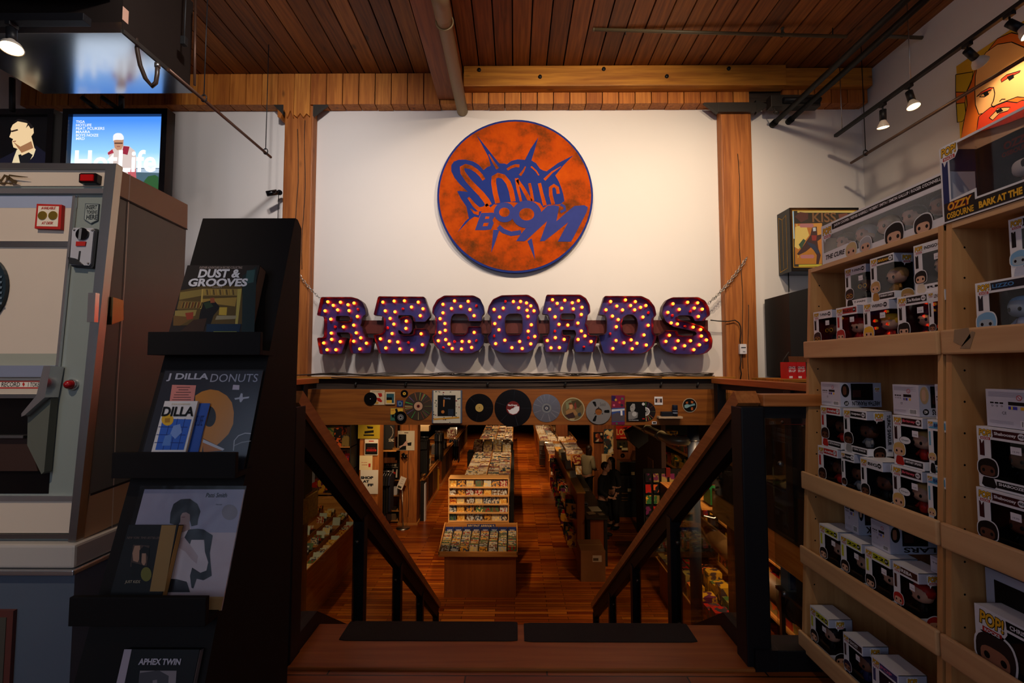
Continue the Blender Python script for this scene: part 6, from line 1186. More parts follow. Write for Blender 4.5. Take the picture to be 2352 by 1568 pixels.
for P, c in [([(190,90),(732,90),(732,572),(200,570)], LG_(40,28,14)), ([(205,200),(440,195),(440,545),(210,548)], LG_(200,110,30)), ([(210,230),(300,200),(330,300),(240,420),(205,400)], LG_(240,190,90)), ([(330,200),(440,195),(440,330),(380,290)], LG_(220,140,50)), ([(210,430),(440,420),(440,545),(212,548)], LG_(190,110,20)),
             ([(355,230),(395,225),(400,300),(440,290),(430,330),(400,350),(410,420),(430,470),(410,550),(390,550),(395,470),(350,400),(300,440),(240,470),(225,460),(280,390),(320,330),(340,300)], LG_(60,20,20)), ([(350,300),(395,300),(390,345),(355,345)], LG_(150,30,24)), ([(240,380),(280,330),(300,345),(262,420)], LG_(40,70,40)), ([(360,235),(385,232),(388,262),(364,266)], LG_(200,190,180)), ([(300,350),(380,380),(420,450),(400,460),(340,400)], LG_(30,40,60)),
             ([(186,95),(196,90),(204,330),(196,330)], LG_(180,210,220)), ([(228,92),(722,92),(722,106),(228,106)], LG_(220,180,90)), ([(240,552),(440,548),(440,566),(240,570)], LG_(200,170,40)), ([(255,200),(360,200),(370,217),(360,233),(255,233),(245,217)], LG_(190,110,100)), ([(262,468),(365,466),(374,482),(365,498),(262,498),(252,482)], LG_(190,110,100)), ([(205,140),(250,100),(320,110),(320,160),(260,190)], LG_(90,40,30)), ([(580,120),(650,110),(700,150),(640,200),(590,180)], LG_(120,60,40))]:
    mb.flat(lf, q5(P), .0015+len(mb.F)*1e-4, c)
mb.text(lf, 'KISS', *T(q5([(352,105),(560,190)])), .006, LG_(130,80,40), .02); mb.text(lf, '1', *T(q5([(218,205),(226,228)])), .006, LG_(240,200,90)); mb.text(lf, '3', *T(q5([(226,472),(236,494)])), .006, LG_(240,200,90))
mb.build('glowing_artwork', t)
mb = MB(); mb.tube([atY(1811, 625, 5.08), atY(1812, 670, 5.08)], .005, CABB, 6); tag(mb.build('power_cable'), 'thin black cable hanging below the wall light box', 'cable')
mb = MB(); a = atY(1812, 673, 4.6); b = atY(1858, 860, 4.6); mb.slab(Fr((0, 4.6, 0)), [(a.x, 1.22), (a.x+1.1, 1.22), (a.x+1.1, a.z+.28), (a.x, a.z)], -.45, 0, BLK); tag(mb.build('black_cabinet'), 'tall matt black cabinet behind the left edge of the shelf unit', 'cabinet')
# counter board behind the railing with red boxes
mb = MB(); a = atY(1775, 868, 4.5); mb.box(a.x, 3.7, 4.32, 4.9, 1.175, 1.205, BEAMW, .004); mb.box(a.x+.1, 3.6, 4.4, 4.85, 0.0, 1.175, DK); tag(mb.build('wall_counter'), 'wooden counter against the far wall right of the stair well', 'counter')
REDC = mat('red_carton', (196, 24, 26), 0.45); CDB = K(170,116,74)
for i, (xa, xb, lab) in enumerate(((1810, 1829, 'left of the two open red snack cartons beside the shelf unit'), (1831, 1850, 'right of the two open red snack cartons beside the shelf unit'))):
    a = atY(xa, 868, 4.4); b = atY(xb, 822, 4.4); t = thing('red_carton', lab, 'carton', ((a.x+b.x)/2, 4.45, 1.206), 0, 'red snack cartons')
    mb = MB(); mb.box(a.x, b.x, 4.4, 4.52, 1.206, 1.206+.16, REDC); cf = Fr((0, 4.4, 0)); mb.text(cf, 'CRACK', a.x+.01, 1.30, b.x-.01, 1.325, .001, PWHITE, .03); mb.text(cf, 'ER-UP', a.x+.01, 1.27, b.x-.01, 1.293, .001, PWHITE, .03); mb.flat(cf, rect(a.x+.012, 1.212, a.x+.045, 1.232), .0008, PWHITE); mb.build('carton', t)
    mb = MB(); mb.hexa([(a.x-.01, 4.36, 1.366), (b.x-.01, 4.36, 1.366), (b.x, 4.362, 1.366), (a.x, 4.362, 1.366), (a.x-.03, 4.33, 1.42), (b.x-.03, 4.33, 1.42), (b.x-.03, 4.334, 1.42), (a.x-.03, 4.334, 1.42)], CDB); mb.build('open_flap', t)
mb = MB(); mb.tube([atY(1812, 808, 4.6), atY(1800, 825, 4.6), atY(1796, 838, 4.6), atY(1801, 852, 4.6), atY(1812, 860, 4.6)], .005, CABB, 6); tag(mb.build('power_cable'), 'thin black cable looping beside the red cartons', 'cable')
# portrait painting on the right wall
pf = Fr((3.945, 0, 0), (0,-1,0), (0,0,1)); w1 = lambda P: [pf.px(1740+x/3.734, y/3.734) for x, y in P]
a = pf.px(2197, 165); b = pf.px(2205, 318); ptop = pf.px(2290, 60)[1]
x0 = a[0]; x1 = x0+.86; z0 = min(b[1], pf.px(2205,325)[1]); z1 = pf.px(2197, 152)[1]
t = thing('portrait_painting', 'big cartoon painting of an orange-bearded man on the right wall', 'painting', pf.P((x0+x1)/2, z0))
mb = MB(); mb.slab(pf, rect(x0, z0, x1, z1), -.03, 0, K(206,160,40)); LN = PBLACK; OG = K(214,104,28); FL = K(232,170,104); RO = K(206,58,30)
yy = 0
def art(P, c, line=True):
    global yy
    yy += 1; Q = w1(P); mb.flat(pf, Q, .001+yy*2e-4, c)
    if line: mb.stroke(pf, Q+[Q[0]], .007, .0011+yy*2e-4, LN)
def clipz(P): return P
W1 = [([(1700,640),(1850,615),(1840,680),(1790,790),(1700,790)], K(196,160,30)), ([(1700,790),(1790,790),(1780,880),(1705,890)], OG), ([(1705,890),(1780,880),(1790,1000),(1760,1040),(1715,1050)], K(200,170,30)),
      ([(1870,600),(1850,650),(1830,720),(1790,800),(1800,900),(1780,1000),(1760,1100),(1745,1200),(2440,900),(2480,560),(2400,330),(2180,280),(2060,330),(1990,420)], OG),
      ([(1870,650),(1890,560),(1960,450),(2060,380),(2180,360),(2370,440),(2400,700),(2330,840),(2230,830),(2150,860),(2050,900),(1990,960),(1900,980),(1870,900),(1865,780)], FL),
      ([(1880,830),(1920,790),(1990,750),(2030,750),(2000,770),(1930,800)], RO), ([(2090,680),(2140,640),(2260,605),(2250,620),(2150,670),(2095,705)], RO), ([(1905,830),(1950,790),(2010,775),(1975,815),(1950,830)], K(214,150,90)), ([(1940,800),(1975,785),(1985,810),(1955,825)], PBLACK), ([(2145,660),(2195,640),(2200,665),(2165,690)], PBLACK),
      ([(1900,1000),(1950,960),(2000,920),(2060,900),(2140,870),(2230,880),(2270,860),(2400,860),(2400,960),(2150,1060),(1880,1140),(1890,1060)], RO), ([(1990,1010),(2040,960),(2060,930),(2120,920),(2170,920),(2150,950),(2080,970),(2020,1030)], FL), ([(2050,950),(2090,930),(2110,950),(2060,970)], PBLACK)]
for P, c in W1: art([(x, y) for x, y in P], c)
mb.stroke(pf, w1([(2030,750),(2040,800),(2030,860),(2010,900),(2030,920),(2050,905)]), .007, .006, LN); mb.stroke(pf, w1([(2080,870),(2100,850),(2130,850)]), .006, .006, LN)
mb.build('canvas', t)
# ================================================================ LOWER ROOM
INKS = [(206,190,160), (30,28,30), (120,36,30), (186,150,90), (60,66,80), (214,206,190), (90,60,40), (160,80,50), (40,60,70), (200,170,120), (70,74,58), (140,110,100)]
COVER = printed('printed_cover', INKS, 0.35, 4.0, coat=0.25)
COVERS = printed('printed_cd_cover', [(200,180,150), (24,22,24), (150,30,26), (210,150,60), (220,214,200), (60,70,90), (80,110,70), (170,60,80), (110,80,50), (190,190,186), (40,36,60), (230,200,120)], 0.25, 10.0, coat=0.5)
MERCH = printed('printed_merch', [(170,30,24), (30,40,90), (40,90,50), (210,150,40), (190,180,160), (90,30,70), (20,20,24), (60,120,130), (200,90,40), (130,110,60), (100,20,20), (50,50,60)], 0.35, 3.2)
EDGE = mat('sleeve_edge', (190,176,150), 0.6); TRAYB = mat('black_tray', (20,19,19), 0.5)
def cuboid(name, w, d, h, face, side, cx=0):
    m_ = MB(); m_.add([(cx-w/2,0,0),(cx+w/2,0,0),(cx+w/2,0,h),(cx-w/2,0,h)], [(0,1,2,3)], face)
    V = [(cx+a*w/2, b, c) for a, b, c in ((-1,0,0),(1,0,0),(1,d,0),(-1,d,0),(-1,0,h),(1,0,h),(1,d,h),(-1,d,h))]
    m_.add(V, [(3,2,1,0), (4,5,6,7), (1,2,6,5), (2,3,7,6), (3,0,4,7)], side); return m_
def proto(mb, name):
    o = mb.build(name, local=True); me = o.data; bpy.data.objects.remove(o); return me
def inst(me, name, loc, rot, label, cat, group):
    o = bpy.data.objects.new(name, me); C.objects.link(o); o.location = loc; o.rotation_euler = rot
    o['label'] = label; o['category'] = cat; o['group'] = group; return o
LPm = proto(cuboid('lp', .312, .006, .312, COVER, EDGE), 'record_sleeve'); CDm = proto(cuboid('cd', .140, .010, .124, COVERS, K(150,146,140,.2)), 'cd_case')
rr = random.Random(21)
# ---- recent arrivals counter
pa = atZ(1020, 1372, LZ); pb_ = atZ(1185, 1372, LZ); Y0 = pa.y; zf = atY(1100, 1272, Y0).z; CARC = wood('counter_laminate', (150, 80, 30), (166, 92, 38), 2, 0.4, 0.3)
t = thing('display_counter', 'wooden counter with tilted disc trays and a RECENT ARRIVALS sign, nearest in the lower room', 'counter', ((pa.x+pb_.x)/2, Y0+.3, LZ))
m = MB(); m.box(pa.x, pb_.x, Y0, Y0+.62, LZ, zf-.03, CARC); m.build('cabinet', t)
xa = atY(1007, 1268, Y0-.04).x; xb = atY(1189, 1268, Y0-.04).x
m = MB(); m.box(xa, xb, Y0-.05, Y0+.68, zf-.03, zf, BINW, .004); m.build('tray_floor', t)
m = MB(); m.box(xa, xb, Y0-.05, Y0-.035, zf, zf+.06, BINW, .003); m.build('front_lip', t)
for x in (xa, xb-.015):
    m = MB(); f = Fr((x, 0, 0), (0,1,0), (0,0,1)); m.slab(f, [(Y0-.05, zf), (Y0+.68, zf), (Y0+.68, zf+.31), (Y0+.60, zf+.30), (Y0-.05, zf+.06)], 0, .015, BINW); m.build('side_panel', t)
zb = atY(1100, 1200, Y0+.68).z
m = MB(); m.box(xa+.01, xb-.01, Y0+.665, Y0+.68, zf, zb, BINW); m.build('back_board', t)
f = Fr((0, Y0+.664, 0)); P = f.pts([(1073,1203),(1138,1212)]); m = MB(); m.flat(f, R4(P), .002, DBLUE); m.text(f, 'RECENT ARRIVALS', P[0][0]+.02, P[1][1]+.012, P[1][0]-.02, P[0][1]-.012, .003, K(226,196,140), .02); m.build('sign', t)
NC = 8; cw = (xb-xa-.03)/NC; days = ['SUNDAY', 'SUNDAY', 'MONDAY', 'MONDAY', 'TUESDAY', 'TUESDAY', 'WEDNESDAY', 'WEDNESDAY']
for k in range(1, NC):
    m = MB(); x = xa+.015+cw*k; f = Fr((x-.003, 0, 0), (0,1,0), (0,0,1)); m.slab(f, [(Y0-.03, zf), (Y0+.66, zf), (Y0+.66, zf+.24), (Y0-.03, zf+.06)], 0, .006, TRAYB); m.build('divider', t)
for k in range(NC):
    cx = xa+.015+cw*(k+.5); zc0 = atY(1100, 1226, Y0+.62).z; hc = atY(1100, 1210, Y0+.62).z-zc0; m = MB(); f = Fr((cx, Y0+.62, zc0), (1,0,0), (0,.1,.995)); m.slab(f, rect(-cw*.46, 0, cw*.46, hc), -.002, 0, DBLUE); m.text(f, days[k], -cw*.28, hc*.45, cw*.28, hc*.65, .001, PWHITE, .02); m.build('day_card', t)
    for j in range(21):
        y = Y0-.02 + j*.028; z = zf + .004 + j*.0034
        inst(CDm, 'cd_case', (cx+rr.uniform(-.004,.004), y, z), (-.16+rr.uniform(-.02,.02), 0, rr.uniform(-.02,.02)), ('plastic disc case at the front of the %s row of the nearest counter' % ORD[k]) if j == 0 else 'disc case filed %s from the front in the %s row of the nearest counter' % (ordn(j), ORD[k]), 'disc case', 'disc cases in the %s row of the nearest counter' % ORD[k])
# ---- CD rack
YR = Y0+.72; ra = atY(1030, 1100, YR); rb = atY(1169, 1100, YR); zt = ra.z
t = thing('disc_rack', 'upright wooden rack with five shelves of disc cases behind the nearest counter', 'rack', ((ra.x+rb.x)/2, YR+.1, LZ))
RW = wood('rack_ply', (206, 150, 88), (228, 176, 112), 0, 0.45, 0.5)
for x in (ra.x, rb.x-.02): m = MB(); m.box(x, x+.02, YR, YR+.28, LZ, zt, RW); m.build('side_panel', t)
m = MB(); m.box(ra.x, rb.x, YR+.16, YR+.175, LZ, zt-.02, RW); m.build('back_panel', t)
m = MB(); m.box(ra.x, rb.x, YR, YR+.28, zt-.0, zt+.016, RW, .003); m.build('top_board', t)
rows = [1119, 1138.5, 1158, 1177.5, 1197]; xs = [1039.5, 1058.5, 1079, 1100, 1119.5, 1138, 1156.5]
cdt = [(1104,1),]
for r_, py in enumerate(rows):
    zz = atY(1100, py, YR).z; m = MB(); m.box(ra.x+.018, rb.x-.018, YR-.004, YR+.16, zz-.012, zz+.006, RW); m.box(ra.x+.018, rb.x-.018, YR-.012, YR-.003, zz-.014, zz+.018, RW, .002); m.build('shelf', t)
    for c_, px in enumerate(xs):
        x = atY(px + (rr.uniform(-1.5, 1.5) if r_ else 0), py, YR).x
        inst(CDm, 'cd_case', (x, YR+.02, zz+.007), (-.22, 0, 0), 'disc case facing out on the %s shelf of the wooden rack, %s from the left' % (ORD[r_], ORD[c_]), 'disc case', 'disc cases facing out on the wooden rack')
# ---- long record bins
def bins(name, label, x0, x1, y0, y1, ztop, cols, dy, count, gname, body=BINW, side=None, ridge=True):
    t = thing(name, label, 'record bin', ((x0+x1)/2, y0, LZ)); zc = ztop-.26
    m = MB(); m.box(x0+.04, x1-.04, y0+.02, y1, LZ, zc, side or CARC); m.build('cabinet', t)
    m = MB(); m.box(x0, x1, y0, y1, zc-.02, zc, body); m.build('bin_floor', t)
    for x in (x0, x1-.018): m = MB(); m.box(x, x+.018, y0, y1, zc, ztop, BINY); m.build('side_panel', t)
    m = MB(); m.box(x0, x1, y0, y0+.018, zc, ztop-.04, body); m.build('end_panel', t)
    cwid = (x1-x0-.036)/cols
    for k in range(1, cols): m = MB(); x = x0+.018+cwid*k; m.box(x-.008, x+.008, y0, y1, zc, ztop+(.12 if ridge and k == cols//2 else -.06), BINY); m.build('divider', t)
    n = int((y1-y0-.3)/.62)
    for k in range(1, n+1): m = MB(); y = y0+.62*k; m.box(x0+.018, x1-.018, y, y+.012, zc, ztop-.10, body); m.build('cross_board', t)
    got = 0; k = 0
    while got < count:
        y = y0+.10+dy*k
        if y > y1-.12: break
        for c_ in range(cols):
            if rr.random() < .88 and got < count:
                cx = x0+.018+cwid*(c_+.5); inst(LPm, 'record_sleeve', (cx+rr.uniform(-.006,.006), y+rr.uniform(-.02,.02), zc+.003), (-.30+rr.uniform(-.14,.12), rr.uniform(-.03,.03), rr.uniform(-.05,.05)), 'record sleeve %s from the front, %s row of %s' % (ordn(k), ('far left', 'second', 'third', 'far right')[c_], gname), 'record sleeve', 'record sleeves filed in %s' % gname); got += 1
        k += 1
    return t
bins('record_bin', 'long wooden record bin behind the disc rack in the middle of the lower room', -1.43, -.12, 11.2, 16.5, LZ+.90, 4, .125, 150, 'the near middle bin')
m = MB(); m.box(-.115, -.02, 11.2, 16.9, LZ, LZ+.88, BLK); tag(m.build('side_board'), 'tall black board along the right side of the middle record bin', 'board')
bins('record_bin', 'farthest long wooden record bin in the middle of the lower room', -1.48, -.07, 17.7, 24.5, LZ+.92, 4, .34, 60, 'the far middle bin')
bins('record_bin', 'right-hand record bin beside the aisle, behind the magazine wall', 1.16, 2.38, 15.9, 18.1, LZ+1.0, 4, .16, 44, 'the near right bin', body=BINW)
bins('record_bin', 'farther right-hand record bin with a grey metal end', 1.0, 2.5, 18.5, 25.0, LZ+1.02, 4, .5, 44, 'the far right bin')
# black table with eight sleeves leaning
t = thing('display_table', 'black table between the middle record bins with eight sleeves leaning on it', 'table', (-.9, 17.2, LZ)); m = MB(); m.box(-1.75, -.03, 17.0, 17.6, LZ, LZ+.80, BLK); m.build('table_body', t)
m = MB(); m.hexa([(-1.55,17.05,LZ+.80),(-.05,17.05,LZ+.80),(-.05,17.55,LZ+.80),(-1.55,17.55,LZ+.80),(-1.55,17.05,LZ+.83),(-.05,17.05,LZ+.83),(-.05,17.55,LZ+1.12),(-1.55,17.55,LZ+1.12)], BLK); m.build('slanted_top', t)
for r_ in range(2):
    for c_ in range(4): inst(LPm, 'record_sleeve', (-1.36+.355*c_, 16.98+.26*r_, LZ+.84+.16*r_), (-.80, 0, 0), 'sleeve lying face up on the black table, %s row, %s from the left' % (('front', 'back')[r_], ORD[c_]), 'record sleeve', 'sleeves on the black table')
for r_ in range(2):
    for c_ in range(3): inst(LPm, 'record_sleeve', (1.40+.37*c_, 15.84, LZ+.62-.36*r_), (-.06, 0, 0), 'sleeve facing out on the end of the right-hand bin, %s row, %s from the left' % (('upper', 'lower')[r_], ORD[c_]), 'record sleeve', 'sleeves facing out on the right-hand bin')
t = thing('metal_shelf_end', 'narrow grey metal shelf unit at the end of the farther right-hand bin', 'shelf', (1.2, 18.3, LZ)); m = MB(); m.box(.98, 1.42, 18.25, 18.45, LZ+.08, LZ+1.0, mat('grey_metal', (110,96,84), .4, .3)); m.build('frame', t)
for k in range(4): m = MB(); m.box(1.0, 1.40, 18.17, 18.26, LZ+.35+.17*k, LZ+.36+.17*k, STEEL); m.build('shelf', t)
# ---- left disc bins
XE = -3.2; t = thing('disc_bin', 'stepped wooden bin of disc cases along the left, seen through the railing glass', 'disc bin', (-3.9, 8.5, LZ)); yA, yB_ = 6.2, 9.75
m = MB(); m.box(-4.9, XE-.02, yA, yB_, LZ, LZ+.72, BINY); m.build('cabinet', t); m = MB(); m.box(XE-.02, XE, yA, yB_, LZ+.70, LZ+.86, BINY, .004); m.build('front_rail', t)
for k in range(6): m = MB(); x = XE-.02-.27*k; m.box(x-.27, x, yA, yB_, LZ+.70, LZ+.73+.085*k, BINY); m.build('step', t)
m = MB(); m.box(-4.9, XE, yB_, yB_+.02, LZ, LZ+1.25, BINW); m.build('end_panel', t)
DIVm = proto(cuboid('tab', .150, .003, .150, K(186,196,190), K(186,196,190)), 'divider_card')
for k in range(6):
    for s in range(1 if False else 1):
        y = yA+.05; j = 0
        while y < yB_-.1:
            x = XE-.10-.27*k; z = LZ+.735+.085*k
            if j % 6 == 0: inst(DIVm, 'divider_card', (x+.0, y, z), (-.25, 0, rr.uniform(-.05,.05)), 'pale divider card, %s from the near end, %s step of the left disc bin' % (ordn(j//6), ORD[k]), 'divider card', 'divider cards in the left disc bin')
            elif rr.random() < .85: inst(CDm, 'cd_case', (x+rr.uniform(-.01,.01), y, z), (-.35+rr.uniform(-.2,.15), 0, rr.uniform(-.06,.06)), 'disc case %s from the near end, %s step of the left disc bin' % (ordn(j), ORD[k]), 'disc case', 'disc cases filed in the left disc bin')
            y += .125; j += 1
# ---- columns with bags and posters
def column(x0, x1, Y, label):
    m = MB(); m.box(x0, x1, Y, Y+.36, LZ, 0.98, POSTW, .02); m.tube([((x0+x1)/2+.02*math.sin(z*4), Y-.001, LZ+.2+z) for z in [k*.22 for k in range(15)]], .008, CHAR, 5); return tag(m.build('timber_column'), label, 'column')
cA0 = atY(826, 1000, 10.3).x; cA1 = atY(871, 1000, 10.3).x; column(cA0, cA1, 10.3, 'square timber column hung with bags, behind the left handrail')
g0 = atZ(916, 1205, LZ); g1 = atZ(957, 1205, LZ); YC = g0.y; column(g0.x, g1.x, YC, 'tall orange-brown timber column with a bag poster, left of the aisle')
m = MB(); m.box(g0.x-.03, g1.x+.03, YC-.03, YC+.4, LZ, LZ+.05, BINW); tag(m.build('column_plinth'), 'pale wooden plinth around the foot of the tall timber column', 'plinth')
def sheet(px0, py0, px1, py1, Y, name, label, cat, face, prints, th=.006, tilt=0):
    f = Fr((0, Y, 0)); P = f.pts([(px0, py0), (px1, py1)]); R = R4(P); cx, cy = (P[0][0]+P[1][0])/2, (P[0][1]+P[1][1])/2
    if tilt:
        c_, s_ = math.cos(tilt), math.sin(tilt); rot = lambda L: [(cx+(a-cx)*c_-(b-cy)*s_, cy+(a-cx)*s_+(b-cy)*c_) for a, b in L]
        f = Fr((cx, Y, cy), (c_,0,s_), (-s_,0,c_)); R = [(a-cx, b-cy) for a, b in R]; ox, oy = R[0]; 
    ox, oy = min(a for a, b in R), min(b for a, b in R); W = max(a for a, b in R)-ox; H = max(b for a, b in R)-oy
    m = MB(); m.slab(f, R, -th, 0, face); u = lambda L: [(ox+a*W, oy+b*H) for a, b in L]
    for i, p in enumerate(prints):
        if p[0] == 'T': (a, b), (c, d) = u(p[2]); m.text(f, p[1], a, b, c, d, .003+i*2e-4, p[3], p[4] if len(p) > 4 else .02)
        else: m.flat(f, u(p[0]), .001+i*2e-4, p[1])
    return tag(m.build(name), label, cat)
TOTE = K(150,130,30)
sheet(823, 950, 872, 1007, 10.25, 'tote_bag', 'yellow-green tote bag with black print hanging on the left column', 'bag', TOTE, [([(.35,.95),(.7,.9),(.75,.62),(.55,.55),(.3,.62)], PBLACK), ([(.4,.5),(.7,.48),(.68,.40),(.45,.40)], PBLACK), ('T', 'KEEP IT', [(.32,.25),(.72,.36)], PBLACK), ('T', 'SPINNING', [(.28,.12),(.74,.22)], PBLACK)][:2] + [([(.30,.30),(.72,.34),(.72,.24),(.30,.20)], PBLACK), ([(.26,.17),(.74,.17),(.74,.11),(.26,.11)], PBLACK)])
sheet(838, 1008, 868, 1045, 10.27, 'record_bag', 'white record bag with black panel and red banner on the left column', 'bag', K(206,200,186), [([(.04,.04),(.96,.04),(.96,.74),(.04,.74)], PBLACK), ([(.30,.84),(.68,.84),(.68,.90),(.30,.90)], RED), ([(.14,.24),(.88,.24),(.88,.36),(.14,.36)], RED), ('T', 'RECORDS', [(.2,.26),(.8,.33)], PBLACK), ('T', 'THE BEST ON', [(.2,.42),(.8,.46)], RED)])
sheet(826, 1046, 855, 1079, 10.27, 'paper_bag', 'cream paper bag with small red print on the left column', 'bag', K(214,200,160), [([(.70,.2),(.86,.2),(.86,.45),(.70,.45)], RED), ('T', 'your records', [(.15,.5),(.6,.56)], RED), ('T', 'in the bag', [(.2,.32),(.62,.40)], RED)])
sheet(828, 1079, 868, 1134, 10.27, 'shop_bag', 'large white bag printed SHOP in black, lowest on the left column', 'bag', K(208,204,196), [('T', 'SHOP', [(.02,.62),(.73,.74)], K(20,26,40), .06), ('T', 'AT', [(.14,.47),(.50,.58)], K(20,26,40), .06), ('T', 'FF', [(.42,.32),(.74,.43)], K(20,26,40), .06)])
sheet(914, 989, 952, 1034, YC-.02, 'record_bag', 'white bag with a black panel and pointing hands on the tall column', 'bag', K(206,198,178), [([(.03,.02),(.5,.02),(.5,.82),(.03,.82)], PBLACK), ([(.38,.88),(.62,.88),(.62,.92),(.38,.92)], K(90,60,50)), ([(.08,.2),(.3,.28),(.45,.45),(.62,.5),(.55,.35),(.6,.25),(.3,.22),(.12,.10)], K(196,160,150)), ([(.56,.38),(.82,.42),(.80,.24),(.60,.24)], PBLACK)])
t = thing('column_lamp', 'small black clip lamp on the tall timber column', 'lamp', atY(929, 1052, YC-.1)); m = MB(); m.tube([atY(925, 1042, YC-.12), atY(933, 1053, YC-.16)], .045, BLKG, 12); m.build('head', t); m = MB(); m.tube([atY(930, 1046, YC-.1), atY(935, 1044, YC)], .015, BLK, 8); m.build('arm', t)
# floor sign
g = atZ(926, 1213, LZ); t = thing('sign_stand', 'pole stand with a tilted white card sign, beside the tall column', 'sign', g); m = MB(); m.lathe([(0,.0),(.17,0),(.17,.02),(.05,.035),(0,.04)], g, STEEL, n=24); m.build('base', t)
c = atY(924, 1125, g.y); m = MB(); m.tube([g, c], .012, STEEL, 8); m.build('pole', t)
f = Fr(atY(922, 1109, g.y-.03), (math.cos(-.38),0,math.sin(-.38)), (-math.sin(-.38),0,math.cos(-.38))); m = MB(); m.slab(f, rect(-.075, -.155, .075, .155), -.006, 0, K(214,206,196)); m.text(f, 'PLEASE', -.035, .085, .035, .105, .001, K(90,80,80)); m.text(f, 'PLAY', -.02, .035, .02, .055, .001, K(90,80,80)); m.text(f, 'RECORDS', -.03, -.02, .04, 0, .001, K(90,80,80)); m.flat(f, rect(-.05, -.13, .04, -.08), .001, K(50,50,40)); m.build('card', t)
# garments on rails
def rail(x0, x1, y, z, label, n, length, mats, name='garment_rail', along='x', grp='shirts'):
    t = thing(name, label, 'garment rail', ((x0+x1)/2, y, z)); m = MB(); m.tube([(x0, y, z), (x1, y, z)], .012, CHROME, 8); m.tube([(x0, y, z), (x0, y+.25, z)], .010, CHROME, 8); m.build('bar', t)
    for k in range(n):
        x = x0+(x1-x0)*(k+.5)/n; W = .19+rr.random()*.03; L = length*(.9+.15*rr.random()); mt = mats[k % len(mats)]; s = thing('hanging_shirt', '%s garment, %s from the left on %s' % (('black', 'dark')[0] if mt is BLKC else 'coloured', ORD[k], grp), 'shirt', (x, y, z-L), 0, 'garments on %s' % grp)
        m = MB(); f = Fr((x, 0, 0), (0,1,0), (0,0,1)); m.slab(f, [(y-.05,z-.05),(y-W,z-.10),(y-W-.06,z-.28),(y-W+.03,z-.30),(y-W+.02,z-L),(y+W-.02,z-L+.02),(y+W-.03,z-.30),(y+W+.06,z-.28),(y+W,z-.10),(y+.05,z-.05)], -.018, .018, mt); m.build('fabric', s)
        m = MB(); m.tube([(x, y, z+.012), (x+.004, y, z-.03), (x, y-.15, z-.085)], .004, STEEL, 5); m.tube([(x+.004, y, z-.03), (x, y+.15, z-.085)], .004, STEEL, 5); m.build('hanger', s)
BLKC = mat('black_cloth', (17,17,20), .85); NAVY = mat('navy_cloth', (20,26,50), .85); MAR = mat('maroon_cloth', (50,12,14), .85); YCL = mat('yellow_cloth', (200,150,20), .8); GRC = mat('grey_cloth', (90,86,80), .8)
a = atY(870, 1082, 11.3); b = atY(902, 1082, 11.3); rail(a.x, b.x, 11.3, a.z, 'short rail of black shirts between the two timber columns', 6, 1.0, [BLKC, BLKC, NAVY], grp='the rail between the timber columns')
a = atY(956, 1006, 12.1); b = atY(981, 1006, 12.1); rail(a.x, b.x, 12.3, a.z, 'rail of black shirts right of the tall timber column', 7, .95, [BLKC], grp='the rail right of the tall column')
a = atY(1000, 990, 15.0); b = atY(1018, 990, 15.0); rail(a.x, b.x, 15.0, a.z, 'rail of dark shirts above the second left counter', 5, 1.0, [BLKC, NAVY, BLKC, GRC], grp='the rail above the second left counter')
a = atY(1032, 1000, 18.2); b = atY(1056, 1000, 18.2); rail(a.x, b.x, 18.2, a.z-.1, 'rail of dark shirts above the third left counter', 6, .9, [NAVY, BLKC, MAR], grp='the rail above the third left counter')
a = atY(1000, 1073, 14.75); b = atY(1008, 1073, 14.75); rail(a.x, b.x, 14.72, a.z, 'short hook rail with yellow shirts beside the left counter', 2, .75, [YCL, YCL], grp='the hook beside the left counter')
# left counters
for k, (y0, y1, lab) in enumerate(((12.15, 14.55, 'nearest wooden counter with sleeves on top, left of the aisle'), (15.3, 17.9, 'second wooden counter along the left of the aisle'), (19.0, 23.5, 'third wooden counter along the left of the aisle'))):
    t = thing('wooden_counter', lab, 'counter', (-2.9, y0, LZ)); zt = LZ+1.0
    m = MB(); m.box(-3.5, -2.44, y0, y1, LZ+.1, zt-.03, CARC); m.box(-3.5, -2.42, y0-.01, y1, LZ, LZ+.1, BINY); m.build('cabinet', t)
    m = MB(); m.box(-3.55, -2.38, y0-.03, y1+.03, zt-.03, zt, BINY, .004); m.build('worktop', t)
    m = MB(); m.box(-2.44, -2.405, y0, y1, zt-.03, zt+.05, BINY); m.build('edge_rail', t)
    f = Fr((-2.44, 0, 0), (0,1,0), (0,0,1))
    for j in range(3):
        yy0 = y0+.1+j*(y1-y0)/3; m = MB(); m.slab(f, rect(yy0, LZ+.2, yy0+(y1-y0)/3-.18, zt-.12), 0, .02, (K(70,50,30), BLK, K(96,70,40))[j]); m.build('side_panel', t)
    for j in range(9 if k < 2 else 6):
        inst(LPm, 'record_sleeve', (-2.68+rr.uniform(-.03,.03), y0+.35+.09*j*(1+.8*(j > 4)), zt+.002), (-.3+rr.uniform(-.1,.1), 0, rr.uniform(-.1,.1)), 'record sleeve, %s from the front, standing on the %s left counter' % (ORD[j], ORD[k]), 'record sleeve', 'record sleeves standing on the %s left counter' % ORD[k])
m = MB(); m.box(-2.44, -2.34, 11.95, 12.1, LZ, LZ+1.0, BLK); m.box(-2.34, -2.31, 11.95, 12.1, LZ, LZ+.95, PWHITE); tag(m.build('end_board'), 'tall narrow black board with pale edge at the end of the left counter', 'board')
